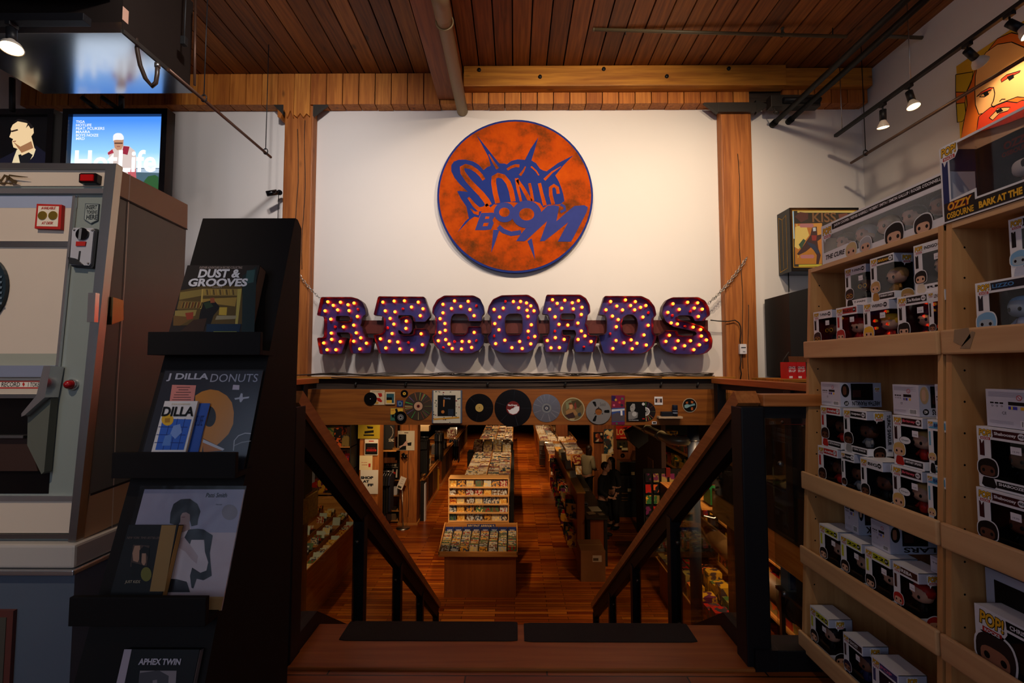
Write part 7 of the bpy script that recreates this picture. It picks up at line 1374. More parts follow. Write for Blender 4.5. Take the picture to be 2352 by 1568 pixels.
# bookcase between columns
t = thing('bookcase', 'dark bookcase with papers between the two timber columns', 'shelf', (-3.2, 11.9, LZ)); xa, xb = -3.75, -2.95
m = MB(); m.box(xa, xb, 12.28, 12.3, LZ, .9, LWALL); m.build('back_panel', t)
for x in (xa, xb-.02): m = MB(); m.box(x, x+.02, 11.8, 12.3, LZ, .9, BLK); m.build('side_panel', t)
for py in (1031, 1101, 1137, 1172, 1195):
    z = atY(900, py, 11.8).z; m = MB(); m.box(xa, xb, 11.78, 12.29, z-.02, z, BINW); m.build('shelf', t)
    for j in range(4 if py > 1040 else 2):
        x = xb-.62+.14*j+rr.uniform(0,.03); h = .05+rr.random()*.13; mm = MB(); mm.box(x, x+.11, 11.82, 12.0, z+.001, z+h, [PWHITE, K(190,176,150), K(120,100,80), K(50,44,40)][(j+int(py)) % 4]); tag(mm.build('paper_stack'), 'stack of papers, %s from the left, %s level of the dark bookcase' % (ORD[j], ORD[(1031, 1101, 1137, 1172, 1195).index(py)]), 'paper stack', 'paper stacks in the dark bookcase')
sheet(882, 1063, 915, 1100, 11.75, 'framed_poster', 'black framed poster lettered FRAME between the timber columns', 'poster', PBLACK, [('T', 'FRAME', [(.16,.80),(.86,.93)], K(190,176,150), .02), ([(.04,.72),(.96,.72),(.96,.74),(.04,.74)], K(190,180,160)), ([(.1,.1),(.22,.1),(.24,.6),(.18,.62)], K(200,190,176)), ([(.32,.1),(.46,.1),(.42,.6),(.37,.6)], K(200,190,176)), ([(.56,.1),(.68,.1),(.66,.62),(.60,.6)], K(190,180,166)), ([(.64,.3),(.8,.3),(.8,.45),(.64,.45)], RED), ([(.8,.1),(.92,.1),(.93,.62),(.86,.6)], K(200,190,176))])
f = Fr((0, 10.9, 0)); P = f.pts([(873, 940), (908, 940), (904, 1027), (898, 1031), (880, 1031), (873, 1024)]); m = MB(); m.slab(f, P, -.03, 0, BLKC); q_ = f.pts([(893,1007),(905,1014)]); m.text(f, 'SONIC', *T(q_), .002, K(190,180,160), .02); m.stroke(f, f.pts([(897,978),(902,984),(903,994),(900,1002),(896,1006)]), .02, .002, K(120,110,100)); tag(m.build('hanging_shirt'), 'large black t-shirt with pale lettering hanging between the columns', 'shirt')
m = MB(); a = atY(873, 1033, 10.95); b = atY(912, 1030, 10.95); m.box(a.x, b.x, 10.85, 11.2, a.z-.02, a.z+.005, BINW); tag(m.build('wall_shelf'), 'pale shelf under the large black t-shirt', 'shelf')
sheet(953, 978, 985, 990, 13.6, 'wall_shelf', 'bright pale shelf board high up behind the black shirts', 'shelf', K(206,180,140), [], th=.3)
# ---- back left: shelf of boxes behind the disc bin
t = thing('stock_shelf', 'dim stock shelf behind the left disc bin', 'shelf', (-4.2, 10.1, LZ))
for z in (LZ+1.25, LZ+1.75, LZ+2.25, LZ+2.75): m = MB(); m.box(-5.0, -3.55, 9.95, 10.35, z-.02, z, BINW); m.build('shelf', t)
for x in (-5.0, -3.57): m = MB(); m.box(x, x+.02, 9.95, 10.35, LZ+1.2, .8, BLK); m.build('side_panel', t)
m = MB(); m.box(-5.0, -3.55, 10.33, 10.35, LZ+1.2, .8, DK); m.build('back_panel', t)
def stock(name, x0, x1, y0, y1, z, n, hmin, hmax, along, label, grp, gap=.01, mt=None):
    """a row of printed boxes side by side"""
    L = (x1-x0) if along == 'x' else (y1-y0)
    for k in range(n):
        a = L*k/n; w_ = L/n-gap; h = rr.uniform(hmin, hmax); m = MB()
        if along == 'x': m.box(x0+a, x0+a+w_, y0, y1, z+.001, z+h, mt or MERCH)
        else: m.box(x0, x1, y0+a, y0+a+w_, z+.001, z+h, mt or MERCH)
        tag(m.build(name), '%s, %s' % (label, ordn(k)+' along the row'), 'box', grp)
for i, z in enumerate((LZ+1.25, LZ+1.75, LZ+2.25)): stock('stock_box', -4.95, -3.6, 10.0, 10.3, z, 8, .18, .4, 'x', 'coloured stock box on the %s stock shelf' % ('lowest', 'middle', 'top')[i], 'stock boxes behind the left disc bin')
# ---- right: magazine wall and cash desk
XW = 1.27; ya, yb = 9.42, 14.6; zt = LZ+1.43
t = thing('magazine_wall', 'chest-high wooden divider with magazine racks facing the aisle, pale top board', 'divider', (XW+.08, 12, LZ))
m = MB(); m.box(XW, XW+.15, ya, yb, LZ, zt-.02, CARC); m.build('panel', t); m = MB(); m.box(XW-.01, XW+.17, ya-.01, yb, zt-.02, zt+.01, wood('pale_top', (206,150,70), (226,172,90), 1, .4, .6)); m.build('top_board', t)
for z in (LZ+.28, LZ+.86): m = MB(); m.box(XW-.14, XW, ya+.15, yb, z-.02, z, BINY); m.box(XW-.15, XW-.135, ya+.15, yb, z-.02, z+.05, BINY); m.build('rack_shelf', t)
MAGm = proto(cuboid('mag', .21, .012, .28, MERCH, EDGE), 'magazine')
for i, z in enumerate((LZ+.28, LZ+.86)):
    for k in range(34):
        y = ya+.22+k*.145; inst(MAGm, 'magazine', (XW-.07+rr.uniform(-.03,.03), y, z+.002), (-.06+rr.uniform(-.08,.08), 0, -PI/2*(.1+.8*(k % 2))+rr.uniform(-.2,.2)), 'magazine %s from the near end in the %s rack of the wooden divider' % (ordn(k), ('lower', 'upper')[i]), 'magazine', 'magazines in the %s rack of the divider' % ('lower', 'upper')[i])
t = thing('cash_desk', 'cash desk with dark top behind the wooden divider', 'desk', (1.65, 11, LZ)); zc = LZ+.95
m = MB(); m.box(1.44, 1.88, 9.3, 13.0, zc-.03, zc, mat('dark_green_top', (40,40,30), .4), .005); m.build('desk_top', t)
m = MB(); m.box(1.52, 1.80, 9.36, 9.38, LZ+.1, zc-.03, wood('desk_panel', (130,62,26), (150,76,34), 2, .5, .4)); m.build('end_panel', t); m = MB(); m.box(1.48, 1.5, 9.5, 12.95, LZ+.1, zc-.03, CARC); m.build('side_panel', t)
for (x, y) in ((1.46, 9.33), (1.80, 9.33), (1.46, 12.9), (1.80, 12.9)): m = MB(); m.box(x, x+.06, y, y+.06, LZ, zc-.03, BLK); m.build('leg', t)
for (x0, y0, x1, y1, rz, c, lab) in ((1.60, 9.75, 1.82, 10.05, .1, K(196,180,150), 'pale sheet of paper nearest the end of the cash desk'), (1.66, 11.3, 1.84, 11.55, -.1, K(206,190,160), 'pale sheet of paper in the middle of the cash desk'), (1.50, 9.55, 1.66, 9.7, .3, K(160,130,100), 'small brown card on the corner of the cash desk'), (1.72, 9.5, 1.84, 9.62, .2, K(120,100,80), 'dark booklet at the right corner of the cash desk')):
    m = MB(); f = Fr(((x0+x1)/2, (y0+y1)/2, zc), (math.cos(rz), math.sin(rz), 0), (-math.sin(rz), math.cos(rz), 0)); m.slab(f, rect(-(x1-x0)/2, -(y1-y0)/2, (x1-x0)/2, (y1-y0)/2), .001, .008, c); tag(m.build('paper_sheet'), lab, 'paper')
t = thing('card_reader', 'small grey device on the cash desk', 'device', (1.57, 10.15, zc)); m = MB(); m.box(1.50, 1.60, 10.1, 10.25, zc+.001, zc+.06, mat('grey_plastic', (90,92,98), .3), .01); m.build('body', t); m = MB(); m.box(1.515, 1.585, 10.095, 10.1, zc+.02, zc+.05, BLKG); m.build('screen', t)
t = thing('computer_monitor', 'thin dark monitor seen from behind on the cash desk', 'monitor', (1.6, 12.2, zc)); m = MB(); m.box(1.55, 1.575, 11.95, 12.5, zc+.12, zc+.46, mat('grey_plastic2', (110,100,90), .3), .006); m.build('screen_back', t); m = MB(); m.box(1.53, 1.60, 12.15, 12.3, zc+.001, zc+.15, BLK); m.build('stand', t)
for k, (y, h) in enumerate(((10.6,.16), (11.5,.20), (12.5,.22), (13.2,.18))): m = MB(); f = Fr((XW+.08, y, zt+.01), (1,0,.15), (-.1,.3,.95)); m.slab(f, rect(-.07, 0, .07, h), -.004, 0, K(176,166,140)); tag(m.build('small_sign'), 'small pale sign standing on the divider top, %s from the front' % ORD[k], 'sign')
# cardboard box
a = atZ(1338, 1336, LZ); b = atZ(1391, 1336, LZ); t = thing('cardboard_box', 'brown cardboard box on the floor at the end of the cash desk', 'box', ((a.x+b.x)/2, a.y+.28, LZ)); h = atY(1360, 1264, a.y).z; CBD = mat('cardboard', (132,84,42), .7); xl_ = atZ(1326, 1300, LZ).x
m = MB(); m.box(a.x-.03, b.x, a.y, a.y+.55, LZ+.001, h, CBD, .004); m.build('carton', t); m = MB(); m.box(a.x-.03, b.x, a.y+.27, a.y+.29, h-.001, h+.003, K(150,110,60)); m.build('tape_strip', t)
f = Fr((0, a.y, 0)); P = f.pts([(1361,1275),(1382,1290)]); m = MB(); m.flat(f, R4(P), .001, K(200,180,150)); m.flat(f, rect(P[0][0]+.01, P[1][1]+.02, P[1][0]-.06, P[1][1]+.07), .002, K(90,70,50)); m.build('shipping_label', t)
# wooden wall panel and posters behind the desk
m = MB(); m.box(2.37, 3.07, 14.2, 14.5, LZ, .95, LWALL); m.box(2.37, 2.44, 14.17, 14.2, LZ, .95, POSTW); tag(m.build('wood_partition'), 'reddish wooden partition with posters behind the staff', 'partition')
m = MB(); m.box(3.09, 4.7, 14.6, 14.8, LZ, .95, LWALL); tag(m.build('wood_partition'), 'wooden partition with the red LOUD poster', 'partition')
m = MB(); m.box(1.75, 2.25, 19.5, 19.8, LZ+1.0, .95, LWALL); tag(m.build('timber_column'), 'far reddish timber column behind the right-hand bins', 'column')
sheet(1363, 992, 1386, 1016, 14.15, 'framed_photo', 'dark framed photo of a singer on the partition behind the staff', 'picture', PBLACK, [([(.1,.1),(.3,.3),(.35,.9),(.6,.85),(.7,.5),(.95,.2),(.9,.08)], K(110,40,20)), ([(.2,.5),(.4,.5),(.42,.85),(.2,.8)], K(170,90,50)), ([(.2,.08),(.5,.08),(.58,.4),(.4,.3)], K(190,170,140)), ([(.7,.7),(.9,.7),(.9,.9),(.7,.9)], K(190,170,140))])
COL = printed('collage_print', INKS, .3, 1.6, coat=.4)
sheet(1387, 985, 1409, 1042, 14.14, 'collage_poster', 'tall glossy collage of sleeves right of the framed photo', 'poster', COL, [([(.05,.9),(.8,.7),(.95,.8),(.4,.98)], K(210,190,140)), ([(.1,.5),(.6,.6),(.7,.4),(.2,.3)], K(60,50,50)), ([(.5,.1),(.9,.3),(.95,.1),(.6,.02)], K(220,210,190)), ([(.3,.7),(.6,.75),(.55,.62),(.3,.6)], K(206,110,60))])
sheet(1382, 1042, 1405, 1070, 14.12, 'notice_sheet', 'pale notice sheet behind the two dark-haired people', 'notice', K(206,176,130), [([(.45,.1),(.9,.1),(.9,.9),(.45,.9)], K(170,130,80))])
sheet(1415, 978, 1454, 1008, 14.5, 'gig_poster', 'red poster with pale LOUD lettering on the partition', 'poster', K(176,26,12), [('T', 'LOUD!', [(.02,.30),(.98,.78)], K(206,160,90), .03), ([(.25,.06),(.6,.06),(.6,.14),(.25,.14)], K(206,150,90)), ([(.35,.85),(.6,.7),(.7,.95)], K(60,20,20))])
sheet(1417, 1012, 1441, 1028, 14.5, 'framed_print', 'small dark framed print below the red poster', 'picture', K(46,40,22), [([(.28,.05),(.52,.05),(.52,.25),(.28,.25)], K(206,190,120)), ([(.2,.4),(.4,.4),(.4,.7),(.2,.7)], PBLACK), ([(.6,.5),(.8,.5),(.75,.8),(.65,.8)], PBLACK)])
sheet(1428, 1028, 1442, 1034, 14.5, 'note_card', 'tiny pale note below the small dark framed print', 'note', K(176,160,120), [])
# dark cabinet with player on top, lampshade
t = thing('dark_cabinet', 'black cabinet of drawers and cassettes behind the staff on the right', 'cabinet', (3.0, 11.6, LZ)); a = atY(1412, 1092, 12.3); b = atY(1487, 1092, 12.3)
m = MB(); m.box(a.x, b.x, 12.3, 12.9, LZ, a.z, BLK); m.build('carcass', t); f = Fr((0, 12.3, 0))
for (x0, y0, x1, y1) in ((1426,1100,1441,1125), (1445,1098,1458,1120), (1462,1092,1476,1118), (1426,1128,1441,1150), (1445,1124,1460,1150)): m = MB(); P = f.pts([(x0,y0),(x1,y1)]); m.slab(f, R4(P), 0, .02, K(30,24,20)); m.build('drawer', t)
for y in (1131, 1141, 1147): m = MB(); P = f.pts([(1427,y),(1441,y+2)]); m.slab(f, R4(P), .02, .03, K(110,80,40)); m.build('label_strip', t)
for (x, y) in ((1449,1083), (1441,1121), (1476,1083)): m = MB(); P = f.pts([(x,y),(x+8,y+7)]); m.slab(f, R4(P), .02, .03, K(206,180,130)); m.build('price_note', t)
a2 = atY(1424, 1060, 12.4); b2 = atY(1466, 1084, 12.4); m = MB(); m.box(a2.x, b2.x, 12.4, 12.8, a.z+.001, a2.z, mat('dark_device', (26,24,20), .35), .02); tag(m.build('record_player'), 'dark device with a rounded lid on top of the black cabinet', 'device')
m = MB(); c = atY(1430, 1046, 12.6); m.lathe([(0,.012),(.06,.012),(.06,0),(0,0)], c, K(60,44,20), (0,-1,0), 16); m.lathe([(0,.02),(.022,.02),(.022,.012)], c, K(220,140,40), (0,-1,0), 10); tag(m.build('wall_ornament'), 'small round ornament with an orange spot above the dark device', 'ornament')
m = MB(); P = [atY(x, y, 11.6) for x, y in ((1455,1036),(1481,1036),(1484,1070),(1447,1068))]; f = Fr((0, 12.6, 0)); m.slab(f, f.pts([(1458,1038),(1482,1038),(1484,1070),(1449,1064)]), -.25, 0, K(150,96,46)); tag(m.build('card_display'), 'tan cardboard display piece on the cabinet, under the hanging black speaker', 'display')
f = Fr((0, 9.6, 0)); m = MB(); m.slab(f, f.pts([(1440,994),(1461,982),(1489,994),(1489,1013),(1466,1030),(1448,1014)]), -.3, 0, BLK); tag(m.build('hanging_speaker'), 'angular black speaker hanging near the silver pipe', 'speaker')
# posters on the side
def side_sheet(x0y0, x1y1, X, label, face, prints):
    f = Fr((X, 0, 0), (0,-1,0), (0,0,1)); P = f.pts([x0y0, x1y1]); R = R4(P); m = MB(); m.slab(f, R, -.02, 0, face); ox, oy = min(R[0][0], R[1][0]), R[0][1]; W = abs(R[1][0]-R[0][0]); H = R[2][1]-R[0][1]
    for i, (L_, c) in enumerate(prints): m.flat(f, [(ox+a*W, oy+b*H) for a, b in L_], .002+i*2e-4, c)
    return tag(m.build('framed_poster'), label, 'poster')
side_sheet((1486,1094), (1497,1140), 2.95, 'white poster with a dark red circle on the right-hand partition', K(196,180,150), [(circ(.5,.5,.36,20,.24), K(120,20,16))])
side_sheet((1487,1048), (1500,1092), 2.95, 'brown framed poster above the white poster with the red circle', K(100,56,26), [(rect(.15,.1,.85,.9), K(60,40,30))])
m = MB(); m.box(2.96, 3.05, 9.3, 11.3, LZ, .95, DK); tag(m.build('side_partition'), 'dark partition carrying the posters right of the cabinet', 'partition')
# ---- pipes on the right of the lower room
SIL = mat('silver_pipe', (150,140,110), .35, .4); BRP = mat('brown_pipe', (112,80,48), .5); BLP = mat('blue_grey_pipe', (46,52,66), .5)
z_ = atY(1548, 1013, 6.1); t = thing('silver_pipe', 'silver pipe with a clamp and elbow under the lower ceiling', 'pipe', z_)
m = MB(); P = [Vector((z_.x-.06, y, z_.z+.02)) for y in (9.5, 8, 6.4)] + [Vector((z_.x-.02, 6.2, z_.z)), Vector((z_.x+.08, 6.12, z_.z)), Vector((z_.x+.3, 6.1, z_.z))]; m.tube(P, .062, SIL, 18); m.build('pipe', t)
for y in (6.45, 7.1): m = MB(); m.tube([(P[0].x, y-.025, P[0].z), (P[0].x, y+.025, P[0].z)], .074, SIL, 18); m.box(P[0].x-.1, P[0].x+.1, y-.012, y+.012, P[0].z-.015, P[0].z+.015, SIL); m.build('pipe_clamp', t)
m = MB(); m.tube([(P[0].x, 7.1, P[0].z), (P[0].x, 7.1, .98)], .008, STEEL, 6); m.build('hanger_rod', t)
v = atY(1592, 1010, 6.1); t = thing('vertical_pipe', 'thick blue-grey vertical pipe behind the right handrail', 'pipe', (v.x, 6.1, LZ)); m = MB(); m.tube([(v.x, 6.1, LZ), (v.x, 6.1, .98)], .075, BLP, 18); m.build('pipe', t)
for z in (.35, .0): m = MB(); m.tube([(v.x+.082*math.cos(a*PI/10), 6.1+.082*math.sin(a*PI/10), z) for a in range(21)], .006, STEEL, 6, cap=False); m.build('clamp_ring', t)
XP = 3.15; e0 = atX(1592, 1192, XP); t = thing('brown_pipe', 'thick brown pipe running low along the right side, seen through the glass', 'pipe', (XP, 6.5, e0.z)); zz = atX(1690, 1277, XP).z
m = MB(); m.tube([(XP, 4.4, zz), (XP, 9.0, zz)], .135, BRP, 24); m.build('pipe', t)
for y in (6.45, 5.3, 8.4): m = MB(); m.tube([(XP, y-.07, zz), (XP, y+.07, zz)], .16, BRP, 24); m.build('coupling', t)
m = MB(); m.tube([(XP, 6.6, zz), (XP, 6.6, zz+.42)], .075, BRP, 18); m.tube([(XP, 6.6, zz+.40), (XP, 6.6, zz+.46)], .088, BRP, 18); m.build('stub', t)
m = MB(); m.tube([(XP+.2, 4.4, zz+.2), (XP+.2, 6.0, zz+.21), (XP+.2, 9.5, zz+.26)], .03, BRP, 10); tag(m.build('thin_pipe'), 'thin brown pipe beside the thick brown pipe', 'pipe')
m = MB(); m.tube([atY(x, y, 6.0) for x, y in ((1676,1126),(1668,1146),(1655,1172),(1648,1184),(1641,1190),(1632,1188),(1617,1184))], .008, PWHITE, 7); tag(m.build('white_cable'), 'bright white bent cable behind the right glass panel', 'cable')
m = MB(); m.tube([atY(x, y, 6.2) for x, y in ((1648,1040),(1650,1080),(1662,1120),(1680,1160),(1692,1190))], .012, CAB, 7); m.tube([atY(x, y, 6.2) for x, y in ((1660,1040),(1652,1090),(1655,1130),(1672,1165),(1690,1180),(1697,1186))], .008, CAB, 7); m.tube([atY(x, y, 6.2) for x, y in ((1608,1060),(1604,1110),(1606,1150),(1612,1180))], .008, CAB, 7); tag(m.build('cable_run'), 'grey cables hanging behind the right glass panel', 'cables', kind='stuff')
# ---- merchandise on the right
t = thing('merchandise_shelf', 'long wall shelves full of colourful merchandise on the right of the lower room', 'shelf', (4.2, 8, LZ)); LV = [LZ+.35, LZ+.75, LZ+1.15, LZ+1.6, LZ+2.05]
for z in LV: m = MB(); m.box(3.75, 4.7, 5.0, 12.5, z-.025, z, BINY); m.build('shelf', t)
for y in (5.0, 7.5, 10.0, 12.48): m = MB(); m.box(3.8, 4.7, y, y+.02, LZ, LZ+2.4, BLK); m.build('upright', t)
for i, z in enumerate(LV):
    stock('boxed_toy', 3.82, 4.1, 5.08, 12.4, z, 26, .14, .33, 'y', 'boxed merchandise on the %s shelf of the right wall' % ORD[i], 'boxed merchandise on the right wall shelves')
t = thing('merchandise_table', 'low wooden table of boxes and magazines beyond the right handrail', 'table', (2.75, 6.5, LZ)); zt2 = LZ+.62
m = MB(); m.box(2.5, 3.05, 5.4, 8.3, zt2-.03, zt2, BINY, .004); m.build('table_top', t); m = MB(); m.box(2.54, 3.0, 5.5, 8.2, LZ, zt2-.03, CARC); m.build('cabinet', t)
stock('rainbow_box', 2.52, 2.72, 5.5, 7.1, zt2, 8, .16, .30, 'y', 'colourful box in the aisle-side row of the low table', 'boxes on the low table', .03); stock('rainbow_box', 2.77, 2.97, 5.5, 7.3, zt2, 9, .26, .42, 'y', 'colourful box in the wall-side row of the low table', 'boxes on the low table', .03)
stock('magazine_stack', 2.52, 3.0, 7.45, 8.2, zt2, 4, .05, .14, 'x', 'stack of magazines at the far end of the low table', 'magazine stacks on the low table', .02)
t = thing('peg_display', 'rack of hanging colourful packets behind the right handrail', 'rack', (2.9, 8.5, LZ)); m = MB(); m.box(2.35, 3.7, 8.45, 8.5, LZ+.65, LZ+2.12, MATS['rail_black']); m.build('board', t)
PKm = proto(cuboid('pk', .10, .02, .15, MERCH, MERCH), 'packet')
for r_ in range(7):
    for c_ in range(9): inst(PKm, 'hanging_packet', (2.43+.145*c_, 8.41, LZ+.72+.195*r_), (rr.uniform(-.1,.05), rr.uniform(-.06,.06), rr.uniform(-.3,.3)), 'small colourful packet hanging in the %s row from the bottom, %s from the left' % (ORD[r_], ORD[c_]), 'packet', 'packets on the peg display')
m = MB(); a = atY(1632, 1160, 6.9); b = atY(1662, 1124, 6.9); m.box(a.x, b.x, 6.9, 7.15, a.z, b.z, K(16,84,40), .004); tag(m.build('green_bag'), 'green box on the small shelf behind the right glass panel', 'box')
m = MB(); a = atY(1608, 1168, 6.85); b = atY(1668, 1160, 6.85); m.box(a.x-.1, b.x, 6.85, 8.4, a.z-.02, a.z+.0, BINY); m.box(a.x-.1, a.x-.08, 6.85, 8.4, a.z-.3, a.z-.02, BLK); tag(m.build('small_shelf'), 'small pale shelf carrying the green box', 'shelf')
for k, (x, y, w_, h_, c) in enumerate(((1600, 1090, 20, 34, K(150,120,60)), (1612, 1085, 12, 40, K(170,60,50)), (1560, 1085, 18, 30, K(90,70,50)), (1530, 1075, 10, 20, K(90,14,12)))):
    m = MB(); f = Fr((0, 7.6, 0)); P = f.pts([(x, y), (x+w_, y+h_)]); m.slab(f, R4(P), -.05, 0, c); tag(m.build('hanging_bag'), ('tan bag', 'red bag', 'brown bag', 'bright red packet')[k]+' hanging among the merchandise behind the right handrail', 'bag')
# boxes under the right railing
t = thing('storage_shelf', 'metal storage shelf low behind the right railing', 'shelf', (3.4, 4.9, -1.5)); m = MB(); m.box(2.75, 4.4, 4.4, 4.95, -1.01, -.98, STEEL); m.build('shelf', t)
for x in (2.78, 4.36): m = MB(); m.box(x, x+.04, 4.9, 4.94, LZ, -1.01, STEEL); m.build('leg', t)
f = Fr((0, 4.55, 0))
m = MB(); m.box(2.80, 3.12, 4.8, 4.93, -.979, -.62, K(190,196,206)); ff = Fr((0, 4.8, 0)); m.flat(ff, rect(2.82, -.96, 3.10, -.76), .001, K(30,70,150)); tag(m.build('storage_box'), 'white and blue box on the storage shelf behind the right railing', 'box')
m = MB(); m.box(2.85, 3.35, 4.42, 4.75, -.979, -.74, K(96,92,86)); m.box(2.88, 3.30, 4.45, 4.72, -.741, -.738, K(40,50,44)); tag(m.build('storage_box'), 'grey box with a dark top on the storage shelf behind the right railing', 'box')
m = MB(); m.box(3.40, 3.9, 4.45, 4.9, -.979, -.74, K(60,58,52)); tag(m.build('storage_box'), 'dark box at the right of the storage shelf behind the railing', 'box')
t = thing('box_pile', 'pale crumpled cartons under the storage shelf', 'cartons', (2.7, 3.6, -1.9)); 
m = MB(); m.box(2.4, 3.6, 3.3, 4.2, LZ, -2.0, CARC); m.build('base', t)
for k, (x, y) in enumerate(((2.5,3.45), (2.85,3.5), (3.1,3.4))): m = MB(); f = Fr((x, y, -2.0), (1,.3,.2), (-.3,.4,.9)); m.slab(f, rect(-.08, .03, .08, .2), -.05, 0, K(170,166,140)); m.build('carton', t)
# ================================================================ PEOPLE (skin-modifier bodies)
def skinned(name, J, E, mt, parent, root=0, sub=2):
    me = bpy.data.meshes.new(name); me.from_pydata([j[:3] for j in J], E, []); me.materials.append(mt); ob = bpy.data.objects.new(name, me); C.objects.link(ob); ob.parent = parent
    sk = ob.modifiers.new('skin', 'SKIN'); sk.use_smooth_shade = True
    if not me.skin_vertices:
        bm = bmesh.new(); bm.from_mesh(me); bm.verts.layers.skin.verify(); bm.to_mesh(me); bm.free()
    for i, v in enumerate(me.skin_vertices[0].data):
        r = J[i][3]; v.radius = (r, J[i][4] if len(J[i]) > 4 else r); v.use_root = (i == root)
    ss = ob.modifiers.new('sub', 'SUBSURF'); ss.levels = sub-1; ss.render_levels = sub; return ob
def hand_edges(J, E, wi, wrist, fwd, side, s=1):
    """palm and five fingers growing from wrist joint index wi"""
    fwd = Vector(fwd).normalized(); side = Vector(side).normalized(); W = Vector(wrist); dn = fwd.cross(side)
    J.append((*(W+fwd*.045), .026, .014)); p = len(J)-1; E.append((wi, p))
    for k, (off, L) in enumerate(((-.030,.068), (-.010,.078), (.010,.074), (.028,.060))):
        a = W+fwd*.085+side*off; J.append((*a, .009)); i = len(J)-1; E.append((p, i)); b = a+fwd*L*.5+dn*.008; J.append((*b, .008)); E.append((i, i+1)); c = b+fwd*L*.4+dn*.018; J.append((*c, .007)); E.append((i+1, i+2))
    a = W+fwd*.03-side*.035; J.append((*a, .010)); i = len(J)-1; E.append((p, i)); J.append((*(a+fwd*.035-side*.02), .008)); E.append((i, i+1))
def person(loc, rz, label, skin, hair, top, trousers, H=1.66, hair_len=.25, bend=0.1, arms='down', long_top=False):
    t = thing('person', label, 'person', loc, rz); k = H/1.70
    S_ = lambda x, y, z: (x*k, y*k, z*k)
    hip = .93; sh = 1.40; J = []; E = []
    def j(x, y, z, r, r2=None, p=None): J.append((*S_(x, y-bend*max(0, z-hip)*1.0, z), r*k, (r2 or r)*k)); n = len(J)-1; (E.append((p, n)) if p is not None else None); return n
    pel = j(0, 0, hip, .15, .11); w_ = j(0, 0, 1.08, .13, .10, pel); ch = j(0, .01, 1.26, .155, .11, w_); nk0 = j(0, .01, 1.42, .075, .065, ch); nk = j(0, 0, 1.49, .055, .055, nk0); h1 = j(0, -.01, 1.545, .062, .075, nk)
    for s in (-1, 1):
        sh_ = j(s*.17, .01, 1.375, .058, .058, ch)
        if arms == 'down': el = j(s*.225, .03, 1.10, .044, .044, sh_); wr = j(s*.21, -.10, .88, .028, .026, el); fw = (0, -.5, -.86)
        elif arms == 'front': el = j(s*.23, -.03, 1.10, .044, .044, sh_); wr = j(s*.12, -.24, 1.02, .028, .026, el); fw = (-s*.3, -.95, -.1)
        else: el = j(s*.23, .0, 1.11, .044, .044, sh_); wr = j(s*.16, -.22, 1.12 if s > 0 else .96, .028, .026, el); fw = (0, -.9, .1)
        hand_edges(J, E, wr, J[wr][:3], fw, (s, 0, 0) if arms != 'down' else (0, -1, .2))
        hp = j(s*.09, 0, .86, .10, .10, pel); kn = j(s*.10, -.02, .49, .062, .062, hp); an = j(s*.10, .02, .10, .042, .045, kn); ft = j(s*.11, -.10, .035, .045, .030, an); j(s*.115, -.17, .03, .035, .022, ft)
    skinned('body', J, E, skin, t)
    # head with face
    hy = -bend*(1.6-hip); hz = 1.60; m = MB(); c = S_(0, hy-.015, hz); m.ball(c, .075*k, .092*k, .112*k, skin, 20, 14); m.ball(S_(0, hy-.045, hz-.055), .050*k, .055*k, .055*k, skin, 14, 9)
    m.lathe([(.013*k, 0), (.011*k, .012*k), (.004*k, .020*k), (0, .022*k)], S_(0, hy-.103, hz-.022), skin, (0,-1,-.35), 8); m.add([S_(-.008, hy-.105, hz+.02), S_(.008, hy-.105, hz+.02), S_(.012, hy-.115, hz-.025), S_(-.012, hy-.115, hz-.025)], [(0,3,2,1)], skin)
    for s in (-1, 1):
        m.ball(S_(s*.029, hy-.092, hz+.005), .013*k, .009*k, .008*k, K(210,200,190), 8, 6); m.ball(S_(s*.029, hy-.100, hz+.005), .006*k, .004*k, .006*k, PBLACK, 8, 5); m.ball(S_(s*.030, hy-.097, hz+.024), .016*k, .006*k, .003*k, hair, 8, 4)
        m.ball(S_(s*.076, hy-.0, hz-.005), .010*k, .018*k, .030*k, skin, 8, 6)
    m.ball(S_(0, hy-.098, hz-.062), .022*k, .008*k, .008*k, K(130,60,50), 10, 5); m.build('head', t, True)
    # hair: cap over the skull and a fall behind
    m = MB(); m.ball(S_(0, hy+.012, hz+.028), .088*k, .098*k, .104*k, hair, 20, 12); L = hair_len
    if L > .05:
        n = 18; V = []
        for lv in range(7):
            q = lv/6; z = hz+.04-q*(L+.04); wd = .090+.012*math.sin(q*PI)-.02*q; dp = .085-.02*q
            for a in range(n):
                an_ = math.radians(-35) + math.radians(250)*a/(n-1); V.append(S_(wd*math.cos(an_), hy+.01+dp*math.sin(an_)*(1+.25*q)-bend*(z-hz)*.6, z))
        m.add(V, [(i*n+a, (i+1)*n+a, (i+1)*n+a+1, i*n+a+1) for i in range(6) for a in range(n-1)], hair, True)
    ho = m.build('hair', t, True); so = ho.modifiers.new('thick', 'SOLIDIFY'); so.thickness = .012
    # clothes: jumper over torso and arms, trousers over legs, shoes
    J2 = []; E2 = []
    def g(x, y, z, r, r2=None, p=None): J2.append((*S_(x, y-bend*max(0, z-hip), z), r*k, (r2 or r)*k)); n = len(J2)-1; (E2.append((p, n)) if p is not None else None); return n
    a0 = g(0, 0, .80 if long_top else .90, .19, .145); a1 = g(0, 0, 1.08, .165, .13, a0); a2 = g(0, .01, 1.27, .185, .135, a1); g(0, .01, 1.43, .09, .08, a2)
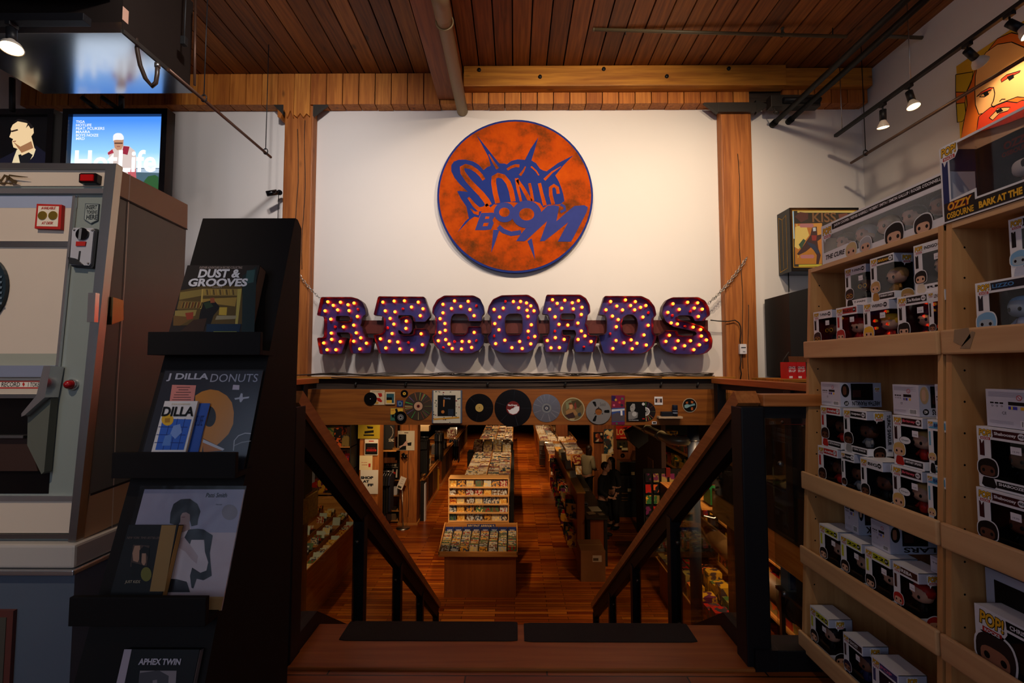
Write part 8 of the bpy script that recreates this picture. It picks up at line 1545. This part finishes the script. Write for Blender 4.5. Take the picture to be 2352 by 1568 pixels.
    for s in (-1, 1):
        b0 = g(s*.175, .01, 1.37, .082, .08, a2)
        if arms == 'down': b1 = g(s*.23, .03, 1.10, .068, .066, b0); g(s*.212, -.085, .905, .05, .05, b1)
        elif arms == 'front': b1 = g(s*.23, -.03, 1.10, .068, .066, b0); g(s*.135, -.215, 1.025, .05, .05, b1)
        else: b1 = g(s*.23, .0, 1.11, .068, .066, b0); g(s*.17, -.195, 1.11 if s > 0 else .975, .05, .05, b1)
    skinned('jumper', J2, E2, top, t)
    J3 = [(*S_(0, 0, .93), .165*k, .125*k)]; E3 = []
    for s in (-1, 1):
        n = len(J3); J3 += [(*S_(s*.092, 0, .80), .115*k, .115*k), (*S_(s*.10, -.02, .49), .085*k, .085*k), (*S_(s*.10, .02, .13), .068*k, .068*k)]; E3 += [(0, n), (n, n+1), (n+1, n+2)]
    skinned('trousers', J3, E3, trousers, t)
    for s in (-1, 1): m = MB(); m.ball(S_(s*.11, -.06, .045), .052*k, .135*k, .045*k, BLK, 14, 8, .85); m.build('shoe', t, True)
    return t
SKL = mat('skin_light', (206,150,118), .5); HB = mat('hair_dark_brown', (44,22,14), .5); HK = mat('hair_black', (12,10,10), .45); KNIT = mat('cream_knit', (186,170,134), .9, bump=.5, scale=60); DKT = mat('charcoal_top', (26,23,22), .85); DENIM = mat('dark_denim', (24,26,34), .8)
p = atY(1347, 1024, 13.2); person((p.x, 13.2, LZ), math.radians(125), 'person with long brown hair in a loose cream jumper standing behind the cash desk', SKL, HB, KNIT, DENIM, H=(p.z-LZ), hair_len=.34, bend=.16, arms='front', long_top=True)
p = atY(1383, 1062, 10.9); person((p.x, 10.9, LZ), math.radians(60), 'person in black with tied-back dark hair, left of the two behind the cash desk', SKL, HB, BLKC, BLKC, H=p.z-LZ, hair_len=.04, bend=.12, arms='mixed')
p = atY(1408, 1051, 11.5); person((p.x, 11.5, LZ), math.radians(-62), 'person in a charcoal top with straight black hair, right of the two behind the desk', SKL, HK, DKT, BLKC, H=p.z-LZ, hair_len=.24, bend=.1, arms='down')
for o in S.objects:
    if '_w' in o: del o['_w']
